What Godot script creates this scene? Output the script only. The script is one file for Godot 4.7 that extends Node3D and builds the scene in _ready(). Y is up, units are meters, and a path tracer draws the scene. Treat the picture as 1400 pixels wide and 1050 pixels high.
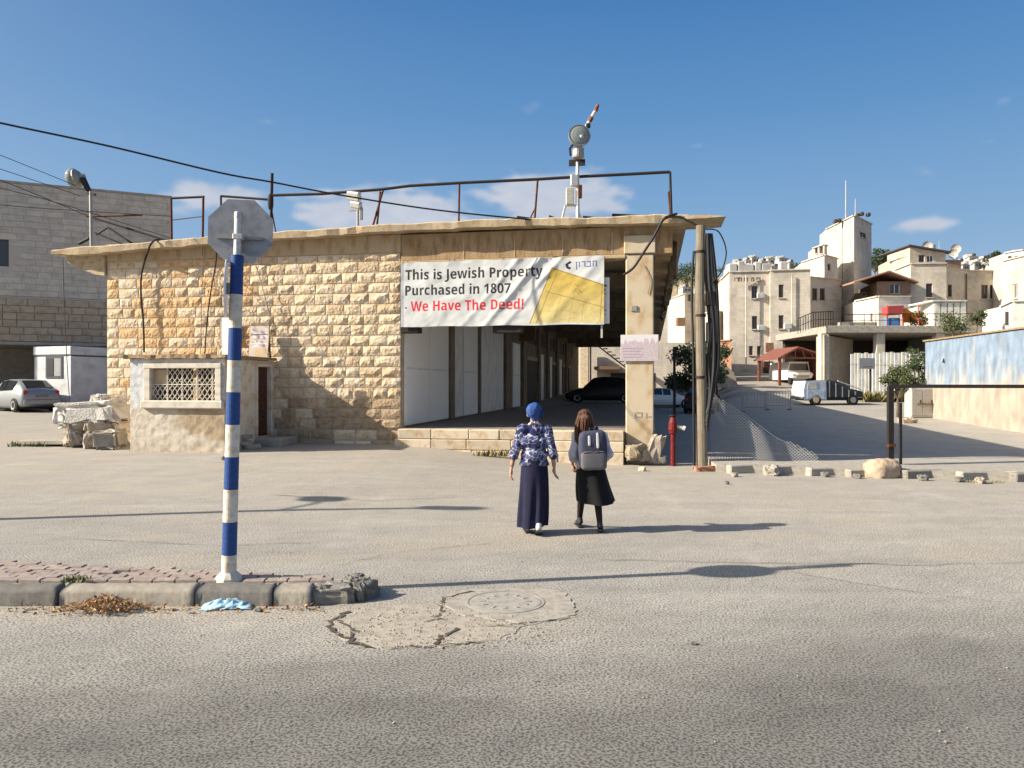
extends Node3D
# The lens sits 1.9 m above the street at the origin and looks along -z; «depth» below means metres along -z.

const F := 1050.0
const EYE := 1.9
var rng := RandomNumberGenerator.new()
var M := {}
var taken := {}
var nz := FastNoiseLite.new()
var house := Transform3D(Basis(Vector3.UP, deg_to_rad(-10.2)), Vector3(-2.95, 0, -20.35))  # the market building: local x along its front, -z into its depth


func _ready():
	rng.seed = 7
	# camera
	var cam := Camera3D.new()
	cam.name = "camera"
	cam.fov = 53.13
	cam.near = 0.05
	cam.far = 2500.0
	cam.position = Vector3(0, EYE, 0)
	add_child(cam)
	cam.current = true
	# sky
	var env := Environment.new()
	env.background_mode = Environment.BG_SKY
	var sky := Sky.new()
	var pan := PanoramaSkyMaterial.new()
	pan.panorama = sky_picture()
	sky.sky_material = pan
	env.sky = sky
	env.background_energy_multiplier = 1.0
	env.tonemap_mode = Environment.TONE_MAPPER_LINEAR
	env.tonemap_exposure = 2.0
	env.sdfgi_enabled = true
	env.ssao_enabled = true
	env.ssil_enabled = true
	var we := WorldEnvironment.new()
	we.name = "environment"
	we.environment = env
	add_child(we)
	# sun: low from the left and a little from behind the lens
	var sun := DirectionalLight3D.new()
	sun.name = "sun"
	sun.light_color = Color(1.0, 0.95, 0.87)
	sun.light_energy = 1.6
	sun.light_angular_distance = 0.5
	sun.shadow_enabled = true
	var el := deg_to_rad(29.4)
	var az := deg_to_rad(10.4)
	sun.look_at_from_position(Vector3.ZERO, Vector3(cos(az) * cos(el), -sin(el), -sin(az) * cos(el)))
	add_child(sun)
	nz.seed = 11
	nz.frequency = 1.0
	nz.fractal_octaves = 4
	nz.noise_type = FastNoiseLite.TYPE_SIMPLEX
	materials()
	ground()
	market()
	left_yard()
	village()
	street()
	roof_things()
	people()
	litter()


# ---------------------------------------------------------------- helpers
func L(r: float, g: float, b: float) -> Color:
	return Color(r, g, b).linear_to_srgb()


func pl(x: float, a: Array) -> float:
	if x <= a[0][0]:
		return a[0][1]
	for i in range(1, a.size()):
		if x <= a[i][0]:
			return lerpf(a[i - 1][1], a[i][1], (x - a[i - 1][0]) / (a[i][0] - a[i - 1][0]))
	return a[-1][1]


var G_LEFT := [[9.7, 0.0], [20.4, 0.29], [35, 0.68], [60, 1.2], [140, 3.0], [260, 24.0], [420, 60.0]]
var G_MID := [[9.7, 0.0], [19, -0.1], [30, 0.05], [85, 0.3], [110, 4.0], [150, 12.0], [200, 24.0], [260, 36.0], [420, 60.0]]
var G_RIGHT := [[9.7, 0.0], [19, -0.1], [30, 0.1], [48, 0.62], [68, 1.9], [90, 4.2], [150, 13.0], [200, 25.0], [260, 37.0], [420, 60.0]]


func gh(x: float, d: float) -> float:  # height of the ground
	var s := x - 0.18 * (d - 20.0)
	var h := lerpf(pl(d, G_LEFT), pl(d, G_MID), smoothstep(-3.0, 2.5, s))
	return lerpf(h, pl(d, G_RIGHT), smoothstep(7.0, 11.0, s))


func gp(x: float, d: float, lift := 0.0) -> Vector3:
	return Vector3(x, gh(x, d) + lift, -d)


func at(px: float, py: float, d: float) -> Vector3:
	return Vector3((px - 700.0) / F * d, EYE - (py - 525.0) / F * d, -d)


func foot(px: float, d: float) -> Vector3:
	return gp((px - 700.0) / F * d, d)


func hl(px: float, py: float, v: float) -> Vector3:  # a point of the market building's own axes, on its plane v behind the front
	var inv := house.affine_inverse()
	var o := inv * Vector3(0, EYE, 0)
	var r := inv.basis * Vector3((px - 700.0) / F, -(py - 525.0) / F, -1.0)
	return o + r * ((-v - o.z) / r.z)


func hw(px: float, py: float, v: float) -> Vector3:
	return house * hl(px, py, v)


func numbered(called: String) -> String:
	var n: int = taken.get(called, 0)
	taken[called] = n + 1
	return called if n == 0 else "%s_%03d" % [called, n]


func tag(o: Node3D, label: String, category: String, group := "") -> void:
	o.set_meta("label", label)
	o.set_meta("category", category)
	if group:
		o.set_meta("group", group)


func thing(called: String, label: String, category: String, xf := Transform3D(), group := "") -> Node3D:
	var o := Node3D.new()
	o.name = numbered(called)
	o.transform = xf
	add_child(o)
	tag(o, label, category, group)
	return o


func one(called: String, label: String, category: String, mesh: Mesh, m: Material, xf := Transform3D(), group := "") -> MeshInstance3D:
	var o := MeshInstance3D.new()
	o.name = numbered(called)
	o.mesh = mesh
	o.material_override = m
	o.transform = xf
	add_child(o)
	tag(o, label, category, group)
	return o


func struct(called: String, mesh: Mesh, m: Material, xf := Transform3D()) -> MeshInstance3D:
	var o := MeshInstance3D.new()
	o.name = numbered(called)
	o.mesh = mesh
	o.material_override = m
	o.transform = xf
	add_child(o)
	o.set_meta("kind", "structure")
	return o


func part(parent: Node3D, called: String, mesh: Mesh, m: Material, xf := Transform3D()) -> MeshInstance3D:
	var o := MeshInstance3D.new()
	o.name = called
	o.mesh = mesh
	o.material_override = m
	o.transform = xf
	parent.add_child(o, true)
	return o


func T(p: Vector3, yaw := 0.0, pitch := 0.0, roll := 0.0) -> Transform3D:
	return Transform3D(Basis.from_euler(Vector3(deg_to_rad(pitch), deg_to_rad(yaw), deg_to_rad(roll))), p)


func new_st(smooth := false) -> SurfaceTool:
	var st := SurfaceTool.new()
	st.begin(Mesh.PRIMITIVE_TRIANGLES)
	st.set_smooth_group(0 if smooth else -1)
	return st


func done(st: SurfaceTool) -> ArrayMesh:
	st.generate_normals()
	return st.commit()


func tri(st: SurfaceTool, a: Vector3, b: Vector3, c: Vector3) -> void:
	st.add_vertex(a)
	st.add_vertex(b)
	st.add_vertex(c)


func quad(st: SurfaceTool, a: Vector3, b: Vector3, c: Vector3, d: Vector3) -> void:
	tri(st, a, b, c)
	tri(st, a, c, d)


# a box with chamfered edges
func add_box(st: SurfaceTool, xf: Transform3D, s: Vector3, bev := 0.0) -> void:
	var h := s * 0.5
	if bev <= 0.0:
		for ax in 3:
			for sg in [-1.0, 1.0]:
				var n := Vector3.ZERO
				n[ax] = sg
				var u := Vector3.ZERO
				u[(ax + 1) % 3] = 1.0
				var w := n.cross(u)
				var c := n * h
				quad(st, xf * (c + (u + w) * h), xf * (c + (u - w) * h), xf * (c + (-u - w) * h), xf * (c + (w - u) * h))
		return
	var i := Vector3(maxf(h.x - bev, 0.0005), maxf(h.y - bev, 0.0005), maxf(h.z - bev, 0.0005))
	for ax in 3:
		for sg in [-1.0, 1.0]:
			var n := Vector3.ZERO
			n[ax] = sg
			var u := Vector3.ZERO
			u[(ax + 1) % 3] = 1.0
			var w := n.cross(u)
			var c := n * h
			quad(st, xf * (c + (u + w) * i), xf * (c + (u - w) * i), xf * (c + (-u - w) * i), xf * (c + (w - u) * i))
	for ax in 3:  # edges along ax
		var e := Vector3.ZERO
		e[ax] = 1.0
		var b := (ax + 1) % 3
		var c := (ax + 2) % 3
		for sb in [-1.0, 1.0]:
			for sc in [-1.0, 1.0]:
				var p := Vector3.ZERO
				p[b] = sb * h[b]
				p[c] = sc * i[c]
				var q := Vector3.ZERO
				q[b] = sb * i[b]
				q[c] = sc * h[c]
				var k := e * i[ax]
				if sb * sc > 0:
					quad(st, xf * (p - k), xf * (p + k), xf * (q + k), xf * (q - k))
				else:
					quad(st, xf * (q - k), xf * (q + k), xf * (p + k), xf * (p - k))
	for sx in [-1.0, 1.0]:
		for sy in [-1.0, 1.0]:
			for sz in [-1.0, 1.0]:
				var p := xf * Vector3(sx * h.x, sy * i.y, sz * i.z)
				var q := xf * Vector3(sx * i.x, sy * h.y, sz * i.z)
				var r := xf * Vector3(sx * i.x, sy * i.y, sz * h.z)
				if sx * sy * sz > 0:
					tri(st, p, r, q)
				else:
					tri(st, p, q, r)


func box(s: Vector3, bev := 0.0) -> ArrayMesh:
	var st := new_st()
	add_box(st, Transform3D(), s, bev)
	return done(st)


# a box between two corners
func span(a: Vector3, b: Vector3, bev := 0.0) -> ArrayMesh:
	var st := new_st()
	add_box(st, Transform3D(Basis(), (a + b) * 0.5), (b - a).abs(), bev)
	return done(st)


func frame_of(dir: Vector3) -> Basis:
	var y := dir.normalized()
	var x := Vector3(1, 0, 0) if absf(y.x) < 0.9 else Vector3(0, 0, 1)
	var z := x.cross(y).normalized()
	x = y.cross(z)
	return Basis(x, y, z)


func add_bar(st: SurfaceTool, a: Vector3, b: Vector3, w: float, t: float) -> void:
	add_box(st, Transform3D(frame_of(b - a), (a + b) * 0.5), Vector3(w, a.distance_to(b), t))


func bar(a: Vector3, b: Vector3, w: float, t: float) -> ArrayMesh:
	var st := new_st()
	add_bar(st, a, b, w, t)
	return done(st)


func add_tube(st: SurfaceTool, pts: Array, r0: float, r1 := -1.0, n := 8) -> void:
	if r1 < 0:
		r1 = r0
	var rings := []
	for i in pts.size():
		var dir: Vector3 = pts[mini(i + 1, pts.size() - 1)] - pts[maxi(i - 1, 0)]
		var b := frame_of(dir)
		var r := lerpf(r0, r1, float(i) / maxf(1.0, pts.size() - 1))
		var ring := []
		for k in n:
			var a := TAU * k / n
			ring.append(pts[i] + b.x * cos(a) * r + b.z * sin(a) * r)
		rings.append(ring)
	for i in pts.size() - 1:
		for k in n:
			var k2 := (k + 1) % n
			quad(st, rings[i][k], rings[i][k2], rings[i + 1][k2], rings[i + 1][k])
	for k in range(1, n - 1):
		tri(st, rings[0][0], rings[0][k + 1], rings[0][k])
		tri(st, rings[-1][0], rings[-1][k], rings[-1][k + 1])


func tube(pts: Array, r0: float, r1 := -1.0, n := 8) -> ArrayMesh:
	var st := new_st()
	add_tube(st, pts, r0, r1, n)
	return done(st)


func sag(a: Vector3, b: Vector3, drop: float, n := 10) -> Array:
	var o := []
	for i in n + 1:
		var t := float(i) / n
		o.append(a.lerp(b, t) - Vector3(0, drop * 4.0 * t * (1.0 - t), 0))
	return o


func spline(ctrl: Array, n := 6) -> Array:
	var o := []
	for i in ctrl.size() - 1:
		for k in n:
			var p0: Vector3 = ctrl[maxi(i - 1, 0)]
			var p3: Vector3 = ctrl[mini(i + 2, ctrl.size() - 1)]
			o.append(ctrl[i].cubic_interpolate(ctrl[i + 1], p0, p3, float(k) / n))
	o.append(ctrl[-1])
	return o


# rings of (radius, height) turned about y
func add_lathe(st: SurfaceTool, prof: Array, xf := Transform3D(), n := 20) -> void:
	for i in prof.size() - 1:
		for k in n:
			var a := TAU * k / n
			var b := TAU * (k + 1) / n
			var p: Vector2 = prof[i]
			var q: Vector2 = prof[i + 1]
			var v := [Vector3(cos(a) * p.x, p.y, sin(a) * p.x), Vector3(cos(b) * p.x, p.y, sin(b) * p.x), Vector3(cos(b) * q.x, q.y, sin(b) * q.x), Vector3(cos(a) * q.x, q.y, sin(a) * q.x)]
			if p.x > 1e-5:
				tri(st, xf * v[0], xf * v[1], xf * v[2])
			if q.x > 1e-5:
				tri(st, xf * v[0], xf * v[2], xf * v[3])


func lathe(prof: Array, n := 20, smooth := false) -> ArrayMesh:
	var st := new_st(smooth)
	add_lathe(st, prof, Transform3D(), n)
	if smooth:
		st.index()
	return done(st)


# a wall face with openings [x0, y0, x1, y1] and reveals that go inwards
func add_face(st: SurfaceTool, o: Vector3, ux: Vector3, w: float, h: float, holes: Array, rev: float) -> void:
	var n := ux.cross(Vector3.UP)
	var xs := [0.0, w]
	var ys := [0.0, h]
	for q in holes:
		xs.append_array([q[0], q[2]])
		ys.append_array([q[1], q[3]])
	xs.sort()
	ys.sort()
	var P := func(x, y, z): return o + ux * x + Vector3.UP * y - n * z
	for i in xs.size() - 1:
		for j in ys.size() - 1:
			if xs[i + 1] - xs[i] < 1e-4 or ys[j + 1] - ys[j] < 1e-4:
				continue
			var cx: float = (xs[i] + xs[i + 1]) * 0.5
			var cy: float = (ys[j] + ys[j + 1]) * 0.5
			var open := false
			for q in holes:
				if cx > q[0] and cx < q[2] and cy > q[1] and cy < q[3]:
					open = true
			if not open:
				quad(st, P.call(xs[i], ys[j], 0), P.call(xs[i], ys[j + 1], 0), P.call(xs[i + 1], ys[j + 1], 0), P.call(xs[i + 1], ys[j], 0))
	for q in holes:
		quad(st, P.call(q[0], q[1], 0), P.call(q[2], q[1], 0), P.call(q[2], q[1], rev), P.call(q[0], q[1], rev))
		quad(st, P.call(q[0], q[3], rev), P.call(q[2], q[3], rev), P.call(q[2], q[3], 0), P.call(q[0], q[3], 0))
		quad(st, P.call(q[0], q[1], 0), P.call(q[0], q[1], rev), P.call(q[0], q[3], rev), P.call(q[0], q[3], 0))
		quad(st, P.call(q[2], q[1], rev), P.call(q[2], q[1], 0), P.call(q[2], q[3], 0), P.call(q[2], q[3], rev))


# an outline in the x-y plane pushed along z
func prism(outline: Array, z0: float, z1: float) -> ArrayMesh:
	var st := new_st()
	add_prism(st, outline, z0, z1)
	return done(st)


func add_prism(st: SurfaceTool, outline: Array, z0: float, z1: float, xf := Transform3D()) -> void:
	var pts := PackedVector2Array(outline)
	if not Geometry2D.is_polygon_clockwise(pts):
		pts.reverse()
	var t := Geometry2D.triangulate_polygon(pts)
	for i in range(0, t.size(), 3):
		var a := pts[t[i]]
		var b := pts[t[i + 1]]
		var c := pts[t[i + 2]]
		if (b - a).cross(c - a) > 0:
			var k := b
			b = c
			c = k
		tri(st, xf * Vector3(a.x, a.y, z1), xf * Vector3(b.x, b.y, z1), xf * Vector3(c.x, c.y, z1))
		tri(st, xf * Vector3(a.x, a.y, z0), xf * Vector3(c.x, c.y, z0), xf * Vector3(b.x, b.y, z0))
	for i in pts.size():
		var a := pts[i]
		var b := pts[(i + 1) % pts.size()]
		quad(st, xf * Vector3(a.x, a.y, z1), xf * Vector3(a.x, a.y, z0), xf * Vector3(b.x, b.y, z0), xf * Vector3(b.x, b.y, z1))


# a rounded or lumpy solid: a superellipsoid, with noise for rocks
func lump(s: Vector3, e := 0.5, bumps := 0.0, freq := 2.0, off := 0.0, n := 12, flat := false) -> ArrayMesh:
	var st := new_st(not flat)
	var pw := func(v, k): return signf(v) * pow(absf(v), k)
	var P := func(i, j):
		var la := PI * (float(i) / n - 0.5)
		var lo := TAU * float(j % (2 * n)) / (2 * n)
		var p := Vector3(pw.call(cos(la), e) * pw.call(cos(lo), e), pw.call(sin(la), e), pw.call(cos(la), e) * pw.call(sin(lo), e))
		var k := 1.0 + bumps * nz.get_noise_3d(p.x * freq + off, p.y * freq + off * 2.3, p.z * freq)
		return p * s * 0.5 * k
	for i in n:
		for j in 2 * n:
			var a: Vector3 = P.call(i, j)
			var b: Vector3 = P.call(i + 1, j)
			var c: Vector3 = P.call(i + 1, j + 1)
			var d: Vector3 = P.call(i, j + 1)
			if i > 0:
				tri(st, a, c, d) if false else tri(st, a, d, c)
			if i < n - 1:
				tri(st, a, c, b)
	if not flat:
		st.index()
	return done(st)


# the joined body of tapered capsules [a, b, ra, rb], meshed with surface nets and added to st
func add_sdf(st: SurfaceTool, caps: Array, cell: float, k: float, wave := 0.0, cut := -99.0) -> void:
	var lo := Vector3(1e9, 1e9, 1e9)
	var hi := -lo
	for c in caps:
		var r: float = maxf(c[2], c[3])
		lo = lo.min(c[0] - Vector3(r, r, r)).min(c[1] - Vector3(r, r, r))
		hi = hi.max(c[0] + Vector3(r, r, r)).max(c[1] + Vector3(r, r, r))
	var m := Vector3.ONE * cell * 3.0
	lo -= m
	hi += m
	var nx := int((hi.x - lo.x) / cell) + 2
	var ny := int((hi.y - lo.y) / cell) + 2
	var nzz := int((hi.z - lo.z) / cell) + 2
	var g := PackedFloat32Array()
	g.resize(nx * ny * nzz)
	g.fill(1.0)
	for c in caps:
		var a: Vector3 = c[0]
		var b: Vector3 = c[1]
		var ba := b - a
		var bb := maxf(ba.dot(ba), 1e-9)
		var r := maxf(c[2], c[3]) + k + cell * 2.0
		var p0 := (a.min(b) - Vector3(r, r, r) - lo) / cell
		var p1 := (a.max(b) + Vector3(r, r, r) - lo) / cell
		for x in range(maxi(0, int(p0.x)), mini(nx, int(p1.x) + 2)):
			for y in range(maxi(0, int(p0.y)), mini(ny, int(p1.y) + 2)):
				var at0 := (x * ny + y) * nzz
				for z in range(maxi(0, int(p0.z)), mini(nzz, int(p1.z) + 2)):
					var p := lo + Vector3(x, y, z) * cell - a
					var h := clampf(p.dot(ba) / bb, 0.0, 1.0)
					var d := (p - ba * h).length() - lerpf(c[2], c[3], h)
					var old := g[at0 + z]
					var q := maxf(k - absf(old - d), 0.0) / k
					g[at0 + z] = minf(old, d) - q * q * k * 0.25
	if wave > 0.0:
		for x in nx:
			for y in ny:
				for z in nzz:
					var i := (x * ny + y) * nzz + z
					if absf(g[i]) < 0.06:
						var p := lo + Vector3(x, y, z) * cell
						g[i] += wave * nz.get_noise_3d(p.x * 7.0, p.y * 4.0, p.z * 7.0)
	if cut > -50.0:
		for x in nx:
			for y in ny:
				var below := cut - (lo.y + y * cell)
				for z in nzz:
					var i := (x * ny + y) * nzz + z
					g[i] = maxf(g[i], below)
	var vid := PackedInt32Array()
	vid.resize(nx * ny * nzz)
	vid.fill(-1)
	var vs := PackedVector3Array()
	var ns := PackedVector3Array()
	var sx := ny * nzz
	for x in nx - 1:
		for y in ny - 1:
			for z in nzz - 1:
				var i := (x * ny + y) * nzz + z
				var v0 := g[i]
				if v0 > cell * 3.0 or v0 < -cell * 3.0:
					continue
				var v := [v0, g[i + sx], g[i + nzz], g[i + sx + nzz], g[i + 1], g[i + sx + 1], g[i + nzz + 1], g[i + sx + nzz + 1]]
				var inside := 0
				for q in 8:
					if v[q] < 0:
						inside += 1
				if inside == 0 or inside == 8:
					continue
				var sum := Vector3.ZERO
				var cnt := 0
				for q in 8:
					for ax in 3:
						if not (q >> ax) & 1:
							var o: int = q | (1 << ax)
							if (v[q] < 0) != (v[o] < 0):
								var t: float = v[q] / (v[q] - v[o])
								var p := Vector3(q & 1, (q >> 1) & 1, (q >> 2) & 1)
								p[ax] = t
								sum += p
								cnt += 1
				vid[i] = vs.size()
				vs.append(lo + (Vector3(x, y, z) + sum / cnt) * cell)
				ns.append(Vector3(v[1] + v[3] + v[5] + v[7] - v[0] - v[2] - v[4] - v[6], v[2] + v[3] + v[6] + v[7] - v[0] - v[1] - v[4] - v[5], v[4] + v[5] + v[6] + v[7] - v[0] - v[1] - v[2] - v[3]).normalized())
	for x in range(1, nx - 1):
		for y in range(1, ny - 1):
			for z in range(1, nzz - 1):
				var i := (x * ny + y) * nzz + z
				var v0 := g[i]
				if v0 > cell * 2.0 or v0 < -cell * 2.0:
					continue
				for ax in 3:
					var step: int = [sx, nzz, 1][ax]
					var v1 := g[i + step]
					if (v0 < 0) == (v1 < 0):
						continue
					var s1: int = [nzz, 1, sx][ax]
					var s2: int = [1, sx, nzz][ax]
					var f := [vid[i], vid[i - s1], vid[i - s1 - s2], vid[i - s2]]
					if f.min() < 0:
						continue
					if v0 >= 0:
						f.reverse()
					for q in [0, 2, 1, 0, 3, 2]:
						st.set_normal(ns[f[q]])
						st.add_vertex(vs[f[q]])


func sdf(caps: Array, cell: float, k: float, wave := 0.0, cut := -99.0) -> ArrayMesh:
	var st := SurfaceTool.new()
	st.begin(Mesh.PRIMITIVE_TRIANGLES)
	add_sdf(st, caps, cell, k, wave, cut)
	st.index()
	return st.commit()


# ---------------------------------------------------------------- sky and materials
func sky_picture() -> ImageTexture:
	var w := 2048
	var h := 1024
	var im := Image.create_empty(w, h, false, Image.FORMAT_RGBF)
	var n := FastNoiseLite.new()
	n.seed = 5
	n.noise_type = FastNoiseLite.TYPE_SIMPLEX_SMOOTH
	n.fractal_octaves = 5
	n.frequency = 1.0
	for y in h:
		var el := PI * (0.5 - (y + 0.5) / h)
		var e := rad_to_deg(el)
		var c := Color(pl(e, [[0, 0.30], [5, 0.22], [9, 0.135], [10, 0.125], [14, 0.096], [19, 0.06], [27, 0.028], [60, 0.024], [90, 0.02]]), pl(e, [[0, 0.32], [5, 0.27], [9, 0.222], [10, 0.215], [14, 0.186], [19, 0.147], [27, 0.100], [60, 0.07], [90, 0.06]]), pl(e, [[0, 0.35], [5, 0.345], [10, 0.33], [14, 0.315], [19, 0.285], [27, 0.237], [60, 0.175], [90, 0.155]]))
		if e < 0:
			c = c.lerp(Color(0.17, 0.15, 0.12), smoothstep(0.0, 3.0, -e))
		for x in w:
			var az := fposmod((float(x) + 0.5) / w * 360.0 + 180.0, 360.0) - 180.0  # 0 straight ahead, + to the right
			var q := c
			if e > 0.0:
				# the hazy bright air round the sun, which stands at the left and a little behind the lens
				var ang := rad_to_deg(acos(clampf(sin(el) * 0.491 + cos(el) * 0.871 * cos(deg_to_rad(az + 100.4)), -1.0, 1.0)))
				var halo := 6.0 * exp(-ang / 10.0) + 0.5 * exp(-ang / 19.0)
				q = q + Color(1.0, 0.86, 0.63) * halo
				if e < 22.0 or (absf(az) > 50.0 and e < 60.0):
					var m := 0.0
					var a := deg_to_rad(az)
					# low cumulus banks ahead; clouds beyond the frame are added to fill the shadows
					m = n.get_noise_3d(sin(a) * 7.0, cos(a) * 7.0, el * 26.0) + 0.45 * n.get_noise_3d(sin(a) * 24.0, cos(a) * 24.0, el * 70.0)
					var band := exp(-pow((e - 11.0) / 3.2, 2.0))
					var here := 0.0
					here = maxf(here, exp(-pow((az - 2.6) / 5.2, 2.0) - pow((e - 13.6) / 1.9, 2.0)) * 1.5)
					here = maxf(here, exp(-pow((az + 9.0) / 8.0, 2.0) - pow((e - 12.2) / 1.9, 2.0)) * 1.4)
					here = maxf(here, exp(-pow((az + 21.0) / 4.0, 2.0) - pow((e - 12.5) / 1.5, 2.0)) * 0.9)
					here = maxf(here, exp(-pow((az - 28.3) / 2.6, 2.0) - pow((e - 10.3 - (az - 28.3) * 0.07) / 0.5, 2.0)) * 1.0)
					if absf(az) > 50.0:
						here = maxf(here, maxf(band * 0.75, 0.62 * smoothstep(8.0, 14.0, e) * smoothstep(60.0, 30.0, e)) * smoothstep(50.0, 75.0, absf(az)))
					var cov := smoothstep(0.45, 1.0, here + m * 0.8)
					if cov > 0.0:
						var lit := clampf(0.55 + 0.5 * n.get_noise_3d(sin(a) * 20.0 + 3.0, cos(a) * 20.0, el * 50.0), 0.0, 1.0)
						q = q.lerp(Color(0.25, 0.28, 0.34).lerp(Color(0.35, 0.35, 0.375), lit), cov * 0.85)
			im.set_pixel(x, y, q)
	return ImageTexture.create_from_image(im)


func ntex(size: int, freq: float, octaves: int, ramp: Array, kind := FastNoiseLite.TYPE_SIMPLEX, sd := 1) -> NoiseTexture2D:
	var n := FastNoiseLite.new()
	n.seed = sd
	n.noise_type = kind
	n.frequency = freq
	n.fractal_octaves = octaves
	if kind == FastNoiseLite.TYPE_CELLULAR:
		n.cellular_return_type = FastNoiseLite.RETURN_DISTANCE
		n.fractal_type = FastNoiseLite.FRACTAL_NONE if octaves < 2 else FastNoiseLite.FRACTAL_FBM
	var t := NoiseTexture2D.new()
	t.width = size
	t.height = size
	t.seamless = true
	t.noise = n
	var g := Gradient.new()
	g.offsets = PackedFloat32Array()
	g.colors = PackedColorArray()
	var offs := PackedFloat32Array()
	var cols := PackedColorArray()
	for r in ramp:
		offs.append(r[0])
		cols.append(r[1] if r[1] is Color else L(r[1], r[1], r[1]))
	g.offsets = offs
	g.colors = cols
	t.color_ramp = g
	return t


var X := {}


func mat(called: String, c: Color, rough := 0.85, tex = null, scale := Vector3.ONE, det = null, dscale := Vector3.ONE, bump = null, bcm := 0.5, world := true) -> StandardMaterial3D:
	var m := StandardMaterial3D.new()
	m.resource_name = called
	m.albedo_color = c
	m.roughness = rough
	m.metallic_specular = 0.35
	if tex:
		m.albedo_texture = tex
		m.uv1_triplanar = true
		m.uv1_world_triplanar = world
		m.uv1_scale = scale
	if det:
		m.detail_enabled = true
		m.detail_albedo = det
		m.detail_blend_mode = BaseMaterial3D.BLEND_MODE_MUL
		m.detail_uv_layer = BaseMaterial3D.DETAIL_UV_2
		m.uv2_triplanar = true
		m.uv2_world_triplanar = world
		m.uv2_scale = dscale
	if bump:
		m.heightmap_enabled = true
		m.heightmap_texture = bump
		m.heightmap_scale = bcm
		if not tex:
			m.uv1_triplanar = true
			m.uv1_world_triplanar = world
			m.uv1_scale = scale
	M[called] = m
	return m


func metal(called: String, c: Color, rough := 0.5, metallic := 0.6, tex = null, scale := Vector3.ONE) -> StandardMaterial3D:
	var m := mat(called, c, rough, tex, scale)
	m.metallic = metallic
	return m


func glass(called: String, c: Color, rough := 0.08) -> StandardMaterial3D:
	var m := StandardMaterial3D.new()
	m.resource_name = called
	m.albedo_color = c
	m.roughness = rough
	m.metallic_specular = 0.6
	M[called] = m
	return m


func course_picture() -> ImageTexture:  # faint ashlar joints, for walls too far off to tell their stones apart
	var im := Image.create_empty(256, 256, false, Image.FORMAT_RGB8)
	var r := RandomNumberGenerator.new()
	r.seed = 3
	im.fill(L(0.95, 0.95, 0.95))
	for j in 8:
		var x := r.randi_range(0, 40)
		while x < 256:
			var w := r.randi_range(30, 60)
			var k := r.randf_range(0.82, 1.0)
			im.fill_rect(Rect2i(x + 1, j * 32 + 1, w - 1, 31), L(k, k * r.randf_range(0.97, 1.0), k * r.randf_range(0.92, 1.0)))
			im.fill_rect(Rect2i(x, j * 32, 1, 32), L(0.66, 0.63, 0.58))
			x += w
		im.fill_rect(Rect2i(0, j * 32, 256, 1), L(0.66, 0.63, 0.58))
	return ImageTexture.create_from_image(im)


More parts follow.
